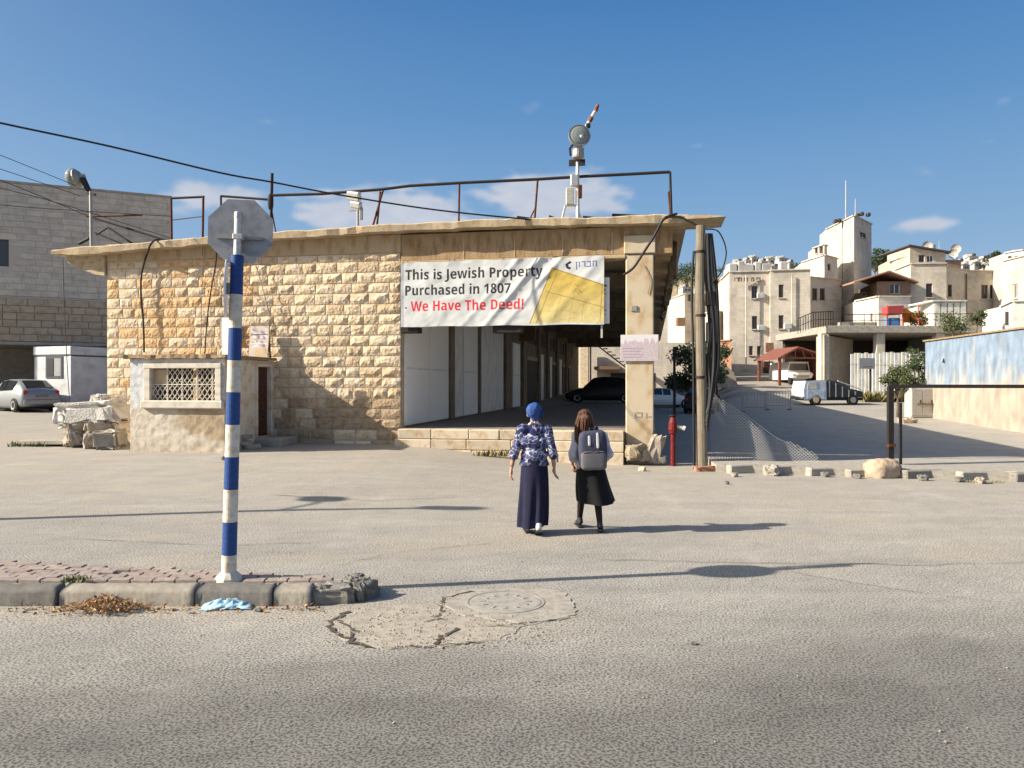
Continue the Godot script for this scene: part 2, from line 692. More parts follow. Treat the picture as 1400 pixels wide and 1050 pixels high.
func materials() -> void:
	var W := Color.WHITE
	X.grain = ntex(1024, 0.09, 3, [[0.0, 0.68], [0.35, 0.88], [0.6, 0.97], [1.0, 1.0]])
	X.speck = ntex(1024, 0.17, 3, [[0.0, 0.18], [0.36, 0.5], [0.5, 0.9], [1.0, 1.0]], FastNoiseLite.TYPE_SIMPLEX, 31)
	X.chips = ntex(1024, 0.27, 1, [[0.0, 1.0], [0.35, 0.97], [0.55, 0.8], [0.8, 0.55], [1.0, 0.48]], FastNoiseLite.TYPE_CELLULAR, 41)
	X.blotch = ntex(512, 0.008, 5, [[0.0, 0.68], [0.4, 0.88], [0.62, 0.97], [1.0, 1.0]], FastNoiseLite.TYPE_SIMPLEX, 4)
	X.warm = ntex(512, 0.01, 5, [[0.0, L(0.68, 0.52, 0.36)], [0.36, L(0.91, 0.84, 0.74)], [0.56, L(0.98, 0.97, 0.94)], [1.0, W]], FastNoiseLite.TYPE_SIMPLEX, 6)
	X.rust = ntex(512, 0.02, 5, [[0.0, L(0.25, 0.1, 0.05)], [0.45, L(0.6, 0.33, 0.2)], [0.6, L(0.8, 0.7, 0.65)], [1.0, W]], FastNoiseLite.TYPE_SIMPLEX, 8)
	X.pits = ntex(1024, 0.11, 1, [[0.0, 1.0], [0.4, 0.96], [0.62, 0.72], [1.0, 0.45]], FastNoiseLite.TYPE_CELLULAR, 9)
	X.bump = ntex(1024, 0.05, 5, [[0.0, Color.BLACK], [1.0, W]], FastNoiseLite.TYPE_SIMPLEX, 12)
	X.rock = ntex(512, 0.02, 5, [[0.0, Color.BLACK], [1.0, W]], FastNoiseLite.TYPE_SIMPLEX, 13)
	X.print = ntex(512, 0.016, 2, [[0.0, L(0.015, 0.02, 0.075)], [0.515, L(0.02, 0.025, 0.09)], [0.525, L(0.45, 0.46, 0.55)], [0.6, L(0.7, 0.7, 0.72)], [0.63, L(0.10, 0.11, 0.25)], [1.0, L(0.02, 0.03, 0.1)]], FastNoiseLite.TYPE_SIMPLEX, 21)
	X.flake = ntex(512, 0.012, 5, [[0.0, W], [0.5, L(0.95, 0.95, 0.95)], [0.55, L(0.75, 0.7, 0.62)], [0.62, L(0.62, 0.52, 0.42)], [1.0, L(0.55, 0.45, 0.35)]], FastNoiseLite.TYPE_SIMPLEX, 23)
	X.course = course_picture()
	var road := mat("road", W, 0.92, X.chips, Vector3(0.43, 0.43, 0.43), X.speck, Vector3(0.21, 0.21, 0.21), X.chips, 0.07)
	road.vertex_color_use_as_albedo = true
	road.metallic_specular = 0.25
	mat("soil", L(0.34, 0.28, 0.2), 0.95, X.blotch, Vector3.ONE * 0.5, X.grain, Vector3.ONE * 1.5, X.bump, 2.0)
	mat("hill", L(0.3, 0.26, 0.17), 0.95, X.blotch, Vector3.ONE * 0.02, X.warm, Vector3.ONE * 0.05)
	# stone of the market building, in several tones
	var tones := [Color(0.66, 0.55, 0.405), Color(0.62, 0.5, 0.355), Color(0.70, 0.59, 0.44), Color(0.64, 0.545, 0.42), Color(0.57, 0.46, 0.33), Color(0.69, 0.59, 0.455)]
	for i in tones.size():
		mat("stone%d" % i, L(tones[i].r, tones[i].g, tones[i].b), 0.9, X.warm, Vector3.ONE * 0.8, X.grain, Vector3.ONE * 2.0, X.rock, 2.0)
	mat("stone_pale", L(0.66, 0.57, 0.45), 0.9, X.warm, Vector3.ONE * 0.7, X.grain, Vector3.ONE * 2.0, X.rock, 1.2)
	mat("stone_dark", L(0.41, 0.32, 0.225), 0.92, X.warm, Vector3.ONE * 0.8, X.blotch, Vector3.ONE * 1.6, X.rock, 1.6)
	mat("stone_rust", L(0.64, 0.45, 0.265), 0.9, X.warm, Vector3.ONE * 0.9, X.grain, Vector3.ONE * 2.0, X.rock, 2.0)
	mat("mortar", L(0.5, 0.41, 0.29), 0.95, X.grain, Vector3.ONE * 1.5, X.blotch, Vector3.ONE * 0.7)
	mat("plaster", L(0.5, 0.39, 0.26), 0.92, X.warm, Vector3(0.55, 0.16, 0.55), X.grain, Vector3.ONE * 1.2, X.bump, 0.8)
	mat("beam_plaster", L(0.40, 0.295, 0.18), 0.92, X.warm, Vector3(1.1, 0.22, 1.1), X.blotch, Vector3(0.9, 0.3, 0.9), X.bump, 0.8)
	mat("pillar_plaster", L(0.55, 0.475, 0.36), 0.92, X.warm, Vector3(0.4, 0.25, 0.4), X.grain, Vector3.ONE * 1.2, X.bump, 0.2)
	mat("slab", L(0.54, 0.455, 0.33), 0.92, X.warm, Vector3(0.7, 0.7, 0.7), X.grain, Vector3.ONE * 1.4, X.bump, 1.2)
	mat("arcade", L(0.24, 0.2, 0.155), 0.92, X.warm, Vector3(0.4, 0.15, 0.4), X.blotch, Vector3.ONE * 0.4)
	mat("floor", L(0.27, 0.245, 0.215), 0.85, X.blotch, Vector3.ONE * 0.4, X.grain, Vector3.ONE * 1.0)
	for i in 3:
		var k: float = [1.0, 0.9, 1.08][i]
		mat("step%d" % i, L(0.62 * k, 0.54 * k, 0.43 * k), 0.9, X.warm, Vector3.ONE * 0.6, X.grain, Vector3.ONE * 1.6, X.bump, 1.0)
	mat("shutter", L(0.86, 0.855, 0.83), 0.5, X.grain, Vector3(0.8, 0.2, 0.8))
	mat("shutter_grey", L(0.72, 0.72, 0.7), 0.5, X.blotch, Vector3(0.6, 0.2, 0.6))
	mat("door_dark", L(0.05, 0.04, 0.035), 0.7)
	mat("rust_door", L(0.1, 0.06, 0.045), 0.8, X.rust, Vector3.ONE * 0.8)
	mat("whitewash", L(0.66, 0.61, 0.53), 0.9, X.warm, Vector3.ONE * 0.45, X.grain, Vector3.ONE * 1.3, X.bump, 0.7)
	var kf := mat("kiosk_front", W, 0.9, X.blotch, Vector3.ONE * 0.8, X.grain, Vector3.ONE * 1.4, X.bump, 0.8)
	kf.vertex_color_use_as_albedo = true
	mat("cream", L(0.6, 0.55, 0.47), 0.85, X.blotch, Vector3.ONE * 0.9)
	mat("kiosk_roof", L(0.38, 0.28, 0.18), 0.95, X.warm, Vector3.ONE * 1.0, X.blotch, Vector3.ONE * 0.8, X.bump, 1.5)
	# left yard
	for i in 4:
		var k: float = [1.0, 0.93, 1.05, 0.97][i]
		mat("block%d" % i, L(0.55 * k, 0.51 * k, 0.45 * k), 0.9, X.blotch, Vector3.ONE * 0.5, X.grain, Vector3.ONE * 1.1)
		mat("brown%d" % i, L(0.42 * k, 0.36 * k, 0.29 * k), 0.92, X.warm, Vector3.ONE * 0.5, X.grain, Vector3.ONE * 1.1)
	mat("joint", L(0.42, 0.39, 0.34), 0.95)
	mat("concrete", L(0.4, 0.37, 0.32), 0.92, X.blotch, Vector3.ONE * 0.6, X.grain, Vector3.ONE * 1.5, X.bump, 1.0)
	mat("rubble", L(0.37, 0.34, 0.3), 0.93, X.warm, Vector3.ONE * 0.9, X.grain, Vector3.ONE * 2.0, X.rock, 1.2)
	mat("rubble_white", L(0.58, 0.56, 0.52), 0.9, X.blotch, Vector3.ONE * 1.0, X.grain, Vector3.ONE * 2.0, X.rock, 1.5)
	mat("boulder", L(0.43, 0.355, 0.285), 0.92, X.warm, Vector3.ONE * 1.0, X.grain, Vector3.ONE * 2.2, X.rock, 1.2)
	mat("cabin", L(0.58, 0.6, 0.62), 0.5, X.blotch, Vector3.ONE * 0.3)
	mat("cabin_trim", L(0.06, 0.07, 0.08), 0.6)
	# street
	mat("kerb_dark", L(0.27, 0.26, 0.24), 0.9, X.blotch, Vector3.ONE * 3.0, X.pits, Vector3.ONE * 3.0, X.bump, 1.2)
	mat("kerb_grey", L(0.38, 0.36, 0.325), 0.9, X.blotch, Vector3.ONE * 3.0, X.pits, Vector3.ONE * 3.0, X.bump, 1.2)
	mat("kerb_pale", L(0.5, 0.46, 0.39), 0.9, X.blotch, Vector3.ONE * 3.0, X.grain, Vector3.ONE * 2.0, X.bump, 1.2)
	for i in 4:
		var c: Array = [[0.42, 0.35, 0.315], [0.39, 0.32, 0.29], [0.44, 0.37, 0.325], [0.37, 0.315, 0.285]][i]
		mat("paver%d" % i, L(c[0], c[1], c[2]), 0.9, X.blotch, Vector3.ONE * 2.0, X.grain, Vector3.ONE * 2.0, X.bump, 0.6)
	mat("crack", L(0.075, 0.065, 0.052), 1.0)
	mat("dust", L(0.49, 0.445, 0.375), 1.0, X.speck, Vector3.ONE * 0.45, X.blotch, Vector3.ONE * 1.5, X.speck, 0.5)
	mat("apron", L(0.44, 0.41, 0.36), 0.95, X.blotch, Vector3.ONE * 1.5, X.grain, Vector3.ONE * 2.0, X.bump, 0.8)
	mat("iron", L(0.35, 0.335, 0.3), 0.8, X.blotch, Vector3.ONE * 2.0, X.grain, Vector3.ONE * 3.0)
	mat("paint_blue", L(0.025, 0.075, 0.26), 0.55, X.blotch, Vector3.ONE * 4.0, X.grain, Vector3.ONE * 2.0)
	mat("paint_white", L(0.68, 0.66, 0.6), 0.6, X.warm, Vector3.ONE * 2.6, X.grain, Vector3.ONE * 2.0)
	metal("galvanised", L(0.56, 0.56, 0.55), 0.45, 0.55, X.blotch, Vector3.ONE * 3.0)
	metal("plate_back", L(0.30, 0.31, 0.33), 0.5, 0.45, X.blotch, Vector3.ONE * 1.6)
	mat("sign_blue", L(0.05, 0.22, 0.6), 0.35)
	mat("sign_white", L(0.75, 0.77, 0.8), 0.3)
	mat("sign_red", L(0.5, 0.02, 0.02), 0.4)
	metal("dark_steel", L(0.035, 0.03, 0.03), 0.7, 0.3, X.blotch, Vector3.ONE * 2.0)
	metal("rusty_steel", L(0.16, 0.085, 0.055), 0.8, 0.2, X.rust, Vector3.ONE * 2.0)
	mat("fence_wire", L(0.36, 0.36, 0.35), 0.6)
	metal("grey_steel", L(0.32, 0.32, 0.31), 0.55, 0.4, X.blotch, Vector3.ONE * 3.0)
	mat("rubber", L(0.02, 0.02, 0.022), 0.8)
	mat("black_cable", L(0.018, 0.018, 0.02), 0.6)
	mat("grey_cable", L(0.16, 0.16, 0.16), 0.6)
	mat("wood", L(0.25, 0.225, 0.18), 0.9, X.warm, Vector3(3.0, 0.35, 3.0), X.grain, Vector3(4.0, 0.4, 4.0), X.bump, 0.8)
	mat("planks", L(0.2, 0.13, 0.085), 0.9, X.warm, Vector3(2.0, 0.5, 2.0))
	mat("red_paint", L(0.2, 0.025, 0.03), 0.5, X.rust, Vector3.ONE * 1.2)
	mat("solar", L(0.02, 0.022, 0.03), 0.4)
	mat("beige_box", L(0.5, 0.48, 0.42), 0.6, X.blotch, Vector3.ONE * 2.0)
	mat("bulb_glass", L(0.2, 0.23, 0.225), 0.12)
	# village
	for i in 5:
		var c: Array = [[0.59, 0.545, 0.475], [0.58, 0.54, 0.475], [0.55, 0.49, 0.405], [0.6, 0.57, 0.52], [0.54, 0.485, 0.41]][i]
		mat("ashlar%d" % i, L(c[0], c[1], c[2]), 0.9, X.course, Vector3.ONE * 0.4, X.blotch, Vector3(0.12, 0.06, 0.12))
	mat("white_house", L(0.47, 0.455, 0.43), 0.85, X.blotch, Vector3.ONE * 0.12)
	mat("brown_house", L(0.22, 0.15, 0.11), 0.9, X.blotch, Vector3.ONE * 0.2)
	mat("roof_tile", L(0.36, 0.2, 0.14), 0.9, X.blotch, Vector3.ONE * 0.3)
	mat("roof_dark", L(0.07, 0.065, 0.065), 0.8)
	glass("pane", L(0.03, 0.03, 0.032), 0.15)
	mat("window_frame", L(0.16, 0.12, 0.09), 0.7)
	mat("window_white", L(0.7, 0.68, 0.64), 0.6)
	mat("red_brick", L(0.3, 0.17, 0.115), 0.9, X.warm, Vector3.ONE * 0.6)
	mat("carport_red", L(0.26, 0.135, 0.115), 0.7, X.rust, Vector3.ONE * 0.6)
	mat("shed_white", L(0.6, 0.595, 0.54), 0.6, X.blotch, Vector3.ONE * 0.25)
	var bw := mat("blue_wall", W, 0.85, X.blotch, Vector3(0.4, 0.12, 0.4), X.grain, Vector3(0.5, 0.3, 0.5), X.bump, 0.6)
	bw.vertex_color_use_as_albedo = true
	mat("play_red", L(0.36, 0.06, 0.06), 0.5)
	mat("play_orange", L(0.7, 0.25, 0.03), 0.5)
	mat("play_blue", L(0.08, 0.2, 0.45), 0.5)
	# vehicles
	var car := mat("silver_car", L(0.24, 0.26, 0.28), 0.32)
	car.metallic = 0.35
	car.clearcoat_enabled = true
	car.clearcoat = 0.8
	var blk := mat("black_car", L(0.012, 0.013, 0.018), 0.28)
	blk.clearcoat_enabled = true
	var wht := mat("white_car", L(0.72, 0.72, 0.7), 0.3)
	wht.clearcoat_enabled = true
	mat("pale_blue_car", L(0.5, 0.58, 0.68), 0.4, X.blotch, Vector3.ONE * 0.6)
	mat("dark_blue_car", L(0.02, 0.03, 0.055), 0.3)
	glass("car_glass", L(0.015, 0.018, 0.02), 0.06)
	mat("lamp_red", L(0.45, 0.02, 0.03), 0.25)
	mat("lamp_clear", L(0.6, 0.6, 0.58), 0.15)
	metal("alloy", L(0.4, 0.4, 0.4), 0.4, 0.6)
	mat("tarp", L(0.05, 0.06, 0.07), 0.8, X.blotch, Vector3.ONE * 1.0)
	# plants
	for i in 3:
		var c: Array = [[0.058, 0.078, 0.036], [0.085, 0.1, 0.045], [0.04, 0.055, 0.03]][i]
		var lf := mat("leaf%d" % i, L(c[0], c[1], c[2]), 0.65)
		lf.backlight_enabled = true
		lf.backlight = Color(0.22, 0.27, 0.1)
	mat("bark", L(0.12, 0.09, 0.065), 0.95, X.blotch, Vector3(4, 1, 4))
	mat("dry_leaf", L(0.3, 0.15, 0.065), 0.9)
	mat("dry_leaf_pale", L(0.42, 0.28, 0.14), 0.9)
	mat("weed", L(0.09, 0.115, 0.035), 0.8)
	mat("scrub", L(0.2, 0.18, 0.07), 0.9)
	# people
	var skin := mat("skin", L(0.42, 0.25, 0.17), 0.55)
	skin.subsurf_scatter_enabled = true
	skin.subsurf_scatter_strength = 0.1
	mat("blouse", W, 0.85, X.print, Vector3.ONE * 0.85, null, Vector3.ONE, null, 0.5, false)
	mat("navy", L(0.012, 0.013, 0.038), 0.85, X.blotch, Vector3.ONE * 1.5, null, Vector3.ONE, null, 0.5, false)
	mat("scarf", L(0.032, 0.08, 0.27), 0.8, X.blotch, Vector3.ONE * 6.0, null, Vector3.ONE, null, 0.5, false)
	mat("scarf_dark", L(0.015, 0.03, 0.12), 0.8)
	mat("shoe_white", L(0.6, 0.58, 0.55), 0.6)
	mat("shoe_dark", L(0.03, 0.03, 0.035), 0.6)
	mat("hair", L(0.12, 0.05, 0.024), 0.42, X.speck, Vector3(2.5, 0.2, 2.5), null, Vector3.ONE, X.bump, 0.8, false)
	mat("black_cloth", L(0.008, 0.008, 0.01), 0.9)
	mat("white_shirt", L(0.5, 0.49, 0.55), 0.85, X.blotch, Vector3.ONE * 3.0, null, Vector3.ONE, null, 0.5, false)
	mat("stocking", L(0.02, 0.015, 0.015), 0.7)
	mat("pack_navy", L(0.05, 0.055, 0.09), 0.85, X.grain, Vector3.ONE * 4.0, null, Vector3.ONE, null, 0.5, false)
	mat("pack_grey", L(0.13, 0.125, 0.14), 0.85, X.grain, Vector3.ONE * 4.0, null, Vector3.ONE, null, 0.5, false)
	mat("pack_pale", L(0.5, 0.5, 0.53), 0.85)
	var bag := mat("blue_plastic", L(0.4, 0.62, 0.75), 0.3)
	bag.backlight_enabled = true
	bag.backlight = Color(0.4, 0.5, 0.55)


# ---------------------------------------------------------------- ground
func road_tone(x: float, d: float) -> Color:
	var grey := Color(0.215, 0.21, 0.198)
	var dusty := Color(0.485, 0.455, 0.405)
	var pale := Color(0.40, 0.387, 0.355)
	var sand := Color(0.50, 0.45, 0.375)
	# the carriageway in front is bare asphalt, the forecourt behind it is covered with dust
	var edge := 6.3 + 0.55 * sin(x * 0.35) + 0.7 * nz.get_noise_2d(x * 0.3, d * 0.3) + maxf(0.0, x - 1.0) * 0.12
	var t := smoothstep(edge - 2.4, edge + 0.3, d)
	var c := grey.lerp(pale, t)
	c = c.lerp(dusty, smoothstep(7.0, 13.0, d + 1.5 * nz.get_noise_2d(x * 0.2, d * 0.5) + clampf(x * 0.25, -1.5, 2.0)) * 0.85)
	var streak := nz.get_noise_2d(x * 0.13 + 7.0, d * 1.3)
	c = c * (1.0 + 0.06 * streak)
	c = c * (1.0 + 0.09 * nz.get_noise_2d(x * 0.6 + 30.0, d * 0.9 + 5.0))
	c = c * (1.0 + 0.10 * nz.get_noise_2d(x * 2.6, d * 3.1 + 15.0))
	# sand gathers against the kerb and along the house front
	var front := 20.3 - 0.177 * (x + 2.95)
	var s := 0.0
	if x < 6.5:
		s = maxf(s, exp(-pow((d - front + 0.9) / 1.1, 2.0)) * (0.55 + 0.4 * nz.get_noise_2d(x * 0.9, d * 0.9)))
	if x < -0.9 and x > -9.0:
		s = maxf(s, exp(-pow((d - 6.4) / 0.28, 2.0)) * (0.6 + 0.6 * nz.get_noise_2d(x * 2.0, d * 2.0)))
	s = maxf(s, exp(-pow((x + 0.4) / 1.0, 2.0) - pow((d - 6.2) / 0.55, 2.0)) * 0.6)
	s = maxf(s, smoothstep(0.15, 0.5, nz.get_noise_2d(x * 0.25 + 60.0, d * 0.7 + 9.0)) * 0.5 * smoothstep(6.0, 9.0, d))
	c = c.lerp(sand, clampf(s, 0.0, 1.0))
	# darker patches, stronger towards the near edge of the lane
	var dark := smoothstep(0.1, 0.5, nz.get_noise_2d(x * 0.35 + 90.0, d * 1.1 + 40.0)) * smoothstep(5.6, 4.6, d)
	c = c * (1.0 - 0.1 * dark)
	if d < 14.0:
		c = c * (1.0 + 0.10 * smoothstep(9.0, 5.0, d) * nz.get_noise_2d(x * 9.0, d * 9.0) + 0.05 * nz.get_noise_2d(x * 4.0 + 70.0, d * 7.0))
	c = c * (1.0 + 0.08 * smoothstep(3.0, 5.0, x) * smoothstep(17.5, 18.5, d) * smoothstep(60.0, 50.0, d))
	c = c.lerp(sand * 0.8, 0.35 * smoothstep(40.0, 60.0, d))
	return Color(c.r, c.g, c.b)


func axis_steps(lo: float, hi: float, fine_lo: float, fine_hi: float, step: float, grow: float) -> Array:
	var o := []
	var v := fine_lo
	while v < fine_hi:
		o.append(v)
		v += step
	var s := step
	while v < hi:
		o.append(v)
		s *= grow
		v += s
	o.append(hi)
	v = fine_lo
	s = step
	while v > lo:
		s *= grow
		v -= s
		o.push_front(maxf(v, lo))
	return o


func sheet(xs: Array, ds: Array, tone: Callable, lift := 0.0) -> ArrayMesh:
	var vs := PackedVector3Array()
	var cs := PackedColorArray()
	var ix := PackedInt32Array()
	for d in ds:
		for x in xs:
			var y := gh(x, d) + lift
			if d < 40.0:
				y += 0.002 * nz.get_noise_2d(x * 1.2, d * 1.2) * smoothstep(2.0, 6.0, d)
			vs.append(Vector3(x, y, -d))
			cs.append(tone.call(x, d))
	var w := xs.size()
	for j in ds.size() - 1:
		for i in w - 1:
			var a := j * w + i
			ix.append_array(PackedInt32Array([a, a + w, a + w + 1, a, a + w + 1, a + 1]))
	var st := SurfaceTool.new()
	var arr := []
	arr.resize(Mesh.ARRAY_MAX)
	arr[Mesh.ARRAY_VERTEX] = vs
	arr[Mesh.ARRAY_COLOR] = cs
	arr[Mesh.ARRAY_INDEX] = ix
	var m := ArrayMesh.new()
	m.add_surface_from_arrays(Mesh.PRIMITIVE_TRIANGLES, arr)
	st.create_from(m, 0)
	st.generate_normals()
	return st.commit()


func ground() -> void:
	var xs := axis_steps(-90, 110, -9.0, 12.0, 0.14, 1.09)
	var ds := axis_steps(-40, 190, 2.0, 13.0, 0.1, 1.022)
	struct("ground", sheet(xs, ds, road_tone), M.road)
	var hx := axis_steps(-500, 500, -60, 140, 8.0, 1.25)
	var hd := axis_steps(189.0, 430, 189.0, 280, 7.0, 1.2)
	var st := new_st()
	for j in hd.size() - 1:
		for i in hx.size() - 1:
			var p := func(x, d): return Vector3(x, gh(x, d) - 0.4 + 3.0 * nz.get_noise_2d(x * 0.02, d * 0.02) + maxf(0.0, (absf(x) - 160.0) * 0.02), -d)
			quad(st, p.call(hx[i], hd[j]), p.call(hx[i], hd[j + 1]), p.call(hx[i + 1], hd[j + 1]), p.call(hx[i + 1], hd[j]))
	struct("hill", done(st), M.hill)


# ---------------------------------------------------------------- the market building
func roof_top(u: float) -> float:
	return pl(u, [[-10.3, 5.72], [-8.7, 5.79], [-4.8, 5.95], [-0.2, 6.09], [3.0, 6.1], [8.2, 6.03]])


func rock_face(sd: int) -> ArrayMesh:  # one hewn block, 1 x 1, its face bulging along +z
	var st := new_st()
	var r := RandomNumberGenerator.new()
	r.seed = sd
	var gx := 4
	var gy := 3
	var P := []
	for j in gy + 1:
		for i in gx + 1:
			var u := float(i) / gx - 0.5
			var v := float(j) / gy - 0.5
			var z := 0.0
			if i > 0 and i < gx and j > 0 and j < gy:
				z = r.randf_range(0.5, 1.0)
				u += r.randf_range(-0.07, 0.07)
				v += r.randf_range(-0.08, 0.08)
			else:
				z = r.randf_range(0.0, 0.2)
				u *= r.randf_range(0.95, 0.985)
				v *= r.randf_range(0.93, 0.975)
			P.append(Vector3(u, v, z))
	for j in gy:
		for i in gx:
			var a: int = j * (gx + 1) + i
			if (i + j) % 2:
				quad(st, P[a], P[a + gx + 1], P[a + gx + 2], P[a + 1])
			else:
				quad(st, P[a + 1], P[a], P[a + gx + 1], P[a + gx + 2])
	var rim := []
	for i in gx:
		rim.append(i)
	for j in gy:
		rim.append(j * (gx + 1) + gx)
	for i in gx:
		rim.append(gy * (gx + 1) + gx - i)
	for j in gy:
		rim.append((gy - j) * (gx + 1))
	for k in rim.size():
		var a: Vector3 = P[rim[k]]
		var b: Vector3 = P[rim[(k + 1) % rim.size()]]
		quad(st, a, b, Vector3(b.x, b.y, -1.0), Vector3(a.x, a.y, -1.0))
	return done(st)


func market() -> void:
	var b := thing("market_building", "long stone market hall with a flat concrete roof and an open arcade", "building", house)
	# hidden core and walls
	part(b, "wall", span(Vector3(-8.76, -0.3, -0.5), Vector3(-0.02, 5.72, -0.04)), M.mortar)
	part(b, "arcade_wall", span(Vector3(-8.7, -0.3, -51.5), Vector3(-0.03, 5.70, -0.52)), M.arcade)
	part(b, "plaster_band", span(Vector3(-8.77, 5.39, -0.3), Vector3(-0.0, 5.88, -0.01), 0.015), M.plaster)
	# hewn stones, course by course, left of the arcade (the kiosk covers the rest)
	var faces := []
	for i in 18:
		faces.append(rock_face(100 + i))
	var y := 0.12
	var row := 0
	while y < 5.3:
		var ch := 0.281 + 0.012 * (row % 3 - 1)
		if y + ch > 5.39:
			ch = 5.385 - y
		var u := -8.76
		var first := true
		while u < -0.02:
			var w := rng.randf_range(0.36, 0.66)
			if first and row % 2 == 0:
				w = rng.randf_range(0.32, 0.42)
			first = false
			if u + w > -0.28:
				w = -0.005 - u
			var hid := u > -6.2 and u + w < -3.6 and y + ch < 2.5
			if not hid:
				var proud := rng.randf_range(0.03, 0.062)
				if u < -6.3:
					proud *= 0.8
				var xf := Transform3D(Basis().scaled(Vector3(w - 0.012, ch - 0.012, proud)), Vector3(u + w * 0.5, y + ch * 0.5, -0.035))
				if rng.randf() < 0.5:
					xf = xf * Transform3D(Basis(Vector3.BACK, PI), Vector3.ZERO)
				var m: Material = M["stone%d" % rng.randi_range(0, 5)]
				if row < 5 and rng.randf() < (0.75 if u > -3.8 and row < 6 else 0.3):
					m = M.stone_dark  # stained low stones; right of the kiosk extra dark ones paint its shadow deeper
				elif u < -8.0 and rng.randf() < 0.7:
					m = M.stone_pale
				elif u < -4.4 and rng.randf() < 0.42:
					m = M.stone_rust
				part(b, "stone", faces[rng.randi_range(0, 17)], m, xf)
			u += w
		y += ch
		row += 1
	# roof slab with a broken lip
	var st := new_st()
	var us := []
	var u2 := -10.25
	while u2 < 7.4:
		us.append(u2)
		u2 += rng.randf_range(0.16, 0.4)
	us.append(7.4)
	var lip := []
	for u in us:
		var over := 0.34 + 0.035 * nz.get_noise_1d(u * 2.3) + 0.02 * nz.get_noise_1d(u * 9.0)
		var top := roof_top(u) + 0.025 * nz.get_noise_1d(u * 0.9 + 4.0) + 0.02 * nz.get_noise_1d(u * 8.0)
		var low := roof_top(u) - 0.2 + 0.03 * nz.get_noise_1d(u * 3.1 + 9.0)
		if u < -9.9:
			low = top - 0.13
		lip.append([u, over, top, low])
	for i in lip.size() - 1:
		var p: Array = lip[i]
		var q: Array = lip[i + 1]
		var c := func(k, z, yy): return Vector3(k[0], yy, z)
		quad(st, c.call(p, p[1], p[3]), c.call(p, p[1] + 0.03, p[2] - 0.04), c.call(q, q[1] + 0.03, q[2] - 0.04), c.call(q, q[1], q[3]))
		quad(st, c.call(p, p[1] + 0.03, p[2] - 0.04), c.call(p, p[1] - 0.05, p[2]), c.call(q, q[1] - 0.05, q[2]), c.call(q, q[1] + 0.03, q[2] - 0.04))
		quad(st, c.call(p, p[1] - 0.05, p[2]), c.call(p, -52.0, p[2] - 0.1), c.call(q, -52.0, q[2] - 0.1), c.call(q, q[1] - 0.05, q[2]))
		quad(st, c.call(p, -52.0, p[3]), c.call(p, p[1], p[3]), c.call(q, q[1], q[3]), c.call(q, -52.0, q[3]))
		quad(st, c.call(q, -52.0, q[2] - 0.1), c.call(p, -52.0, p[2] - 0.1), c.call(p, -52.0, p[3]), c.call(q, -52.0, q[3]))
	for k in [0, lip.size() - 1]:
		var p: Array = lip[k]
		quad(st, Vector3(p[0], p[3], -52), Vector3(p[0], p[2] - 0.1, -52), Vector3(p[0], p[2], p[1]), Vector3(p[0], p[3], p[1]))
	var slab := part(b, "roof_slab", done(st), M.slab)
	# a thin broken tongue of the slab at each end of the front
	part(slab, "broken_edge", prism([Vector2(7.38, 5.90), Vector2(7.38, 6.0), Vector2(7.9, 5.985), Vector2(8.22, 5.95), Vector2(8.3, 5.93), Vector2(7.9, 5.915)], -0.9, 0.42), M.slab)
	# haunch of the roof at the left corner
	part(b, "bracket", prism([Vector2(-8.78, 4.98), Vector2(-8.78, 5.6), Vector2(-9.98, 5.56), Vector2(-9.98, 5.4), Vector2(-9.55, 5.2), Vector2(-9.1, 5.03)], -0.62, 0.05), M.slab)
	# front beam over the arcade, with cast joints and a small ledge
	part(b, "beam", span(Vector3(0.0, 5.15, -0.45), Vector3(7.06, 5.87, -0.02), 0.02), M.beam_plaster)
	part(b, "beam_ledge", span(Vector3(0.02, 5.055, -0.4), Vector3(5.9, 5.148, 0.05), 0.015), M.plaster)
	for u in [1.7, 3.05, 4.3, 5.55]:
		part(b, "beam_joint", span(Vector3(u, 5.16, -0.2), Vector3(u + 0.025, 5.74, -0.012)), M.mortar)
	part(b, "side_beam", span(Vector3(6.63, 5.12, -51.5), Vector3(7.02, 5.72, -0.46)), M.plaster)
	for i in 7:
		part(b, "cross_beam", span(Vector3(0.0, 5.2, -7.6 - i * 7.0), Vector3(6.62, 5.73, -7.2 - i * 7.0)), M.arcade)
	# pillars
	var pil := part(b, "pillar", span(Vector3(5.9, -0.3, -0.62), Vector3(6.6, 5.149, 0.03), 0.03), M.pillar_plaster)
	part(pil, "pillar_cap", span(Vector3(5.86, 5.16, -0.5), Vector3(6.64, 5.62, 0.07), 0.02), M.pillar_plaster)
	part(pil, "socket_box", span(Vector3(6.03, 3.72, 0.02), Vector3(6.19, 3.86, 0.06), 0.01), M.grey_steel)
	for i in 6:
		part(b, "pillar", span(Vector3(5.95, -0.3, -8.0 - i * 7.0), Vector3(6.55, 5.19, -7.2 - i * 7.0), 0.02), M.pillar_plaster)
	# shop fronts inside the arcade
	for s in [[0.35, 4.8, "shutter", 4.6], [5.36, 6.78, "shutter_grey", 4.6], [6.9, 9.1, "shutter", 4.6], [9.4, 14.3, "shutter_grey", 4.6], [16.8, 18.8, "shutter", 3.9], [26.0, 27.5, "shutter_grey", 3.7], [30.5, 31.7, "shutter_grey", 3.7], [36, 37.5, "shutter_grey", 3.7]]:
		var pnl := part(b, "shutter", span(Vector3(-0.06, 0.78, -s[1]), Vector3(0.035, s[3], -s[0]), 0.01), M[s[2]])
		var n := maxi(1, int((s[1] - s[0]) / 1.6))
		for k in n - 1:
			var z: float = -s[0] - (s[1] - s[0]) * (k + 1) / n
			part(pnl, "seam", span(Vector3(0.03, 0.8, z - 0.012), Vector3(0.042, s[3] - 0.02, z + 0.012)), M.shutter_grey)
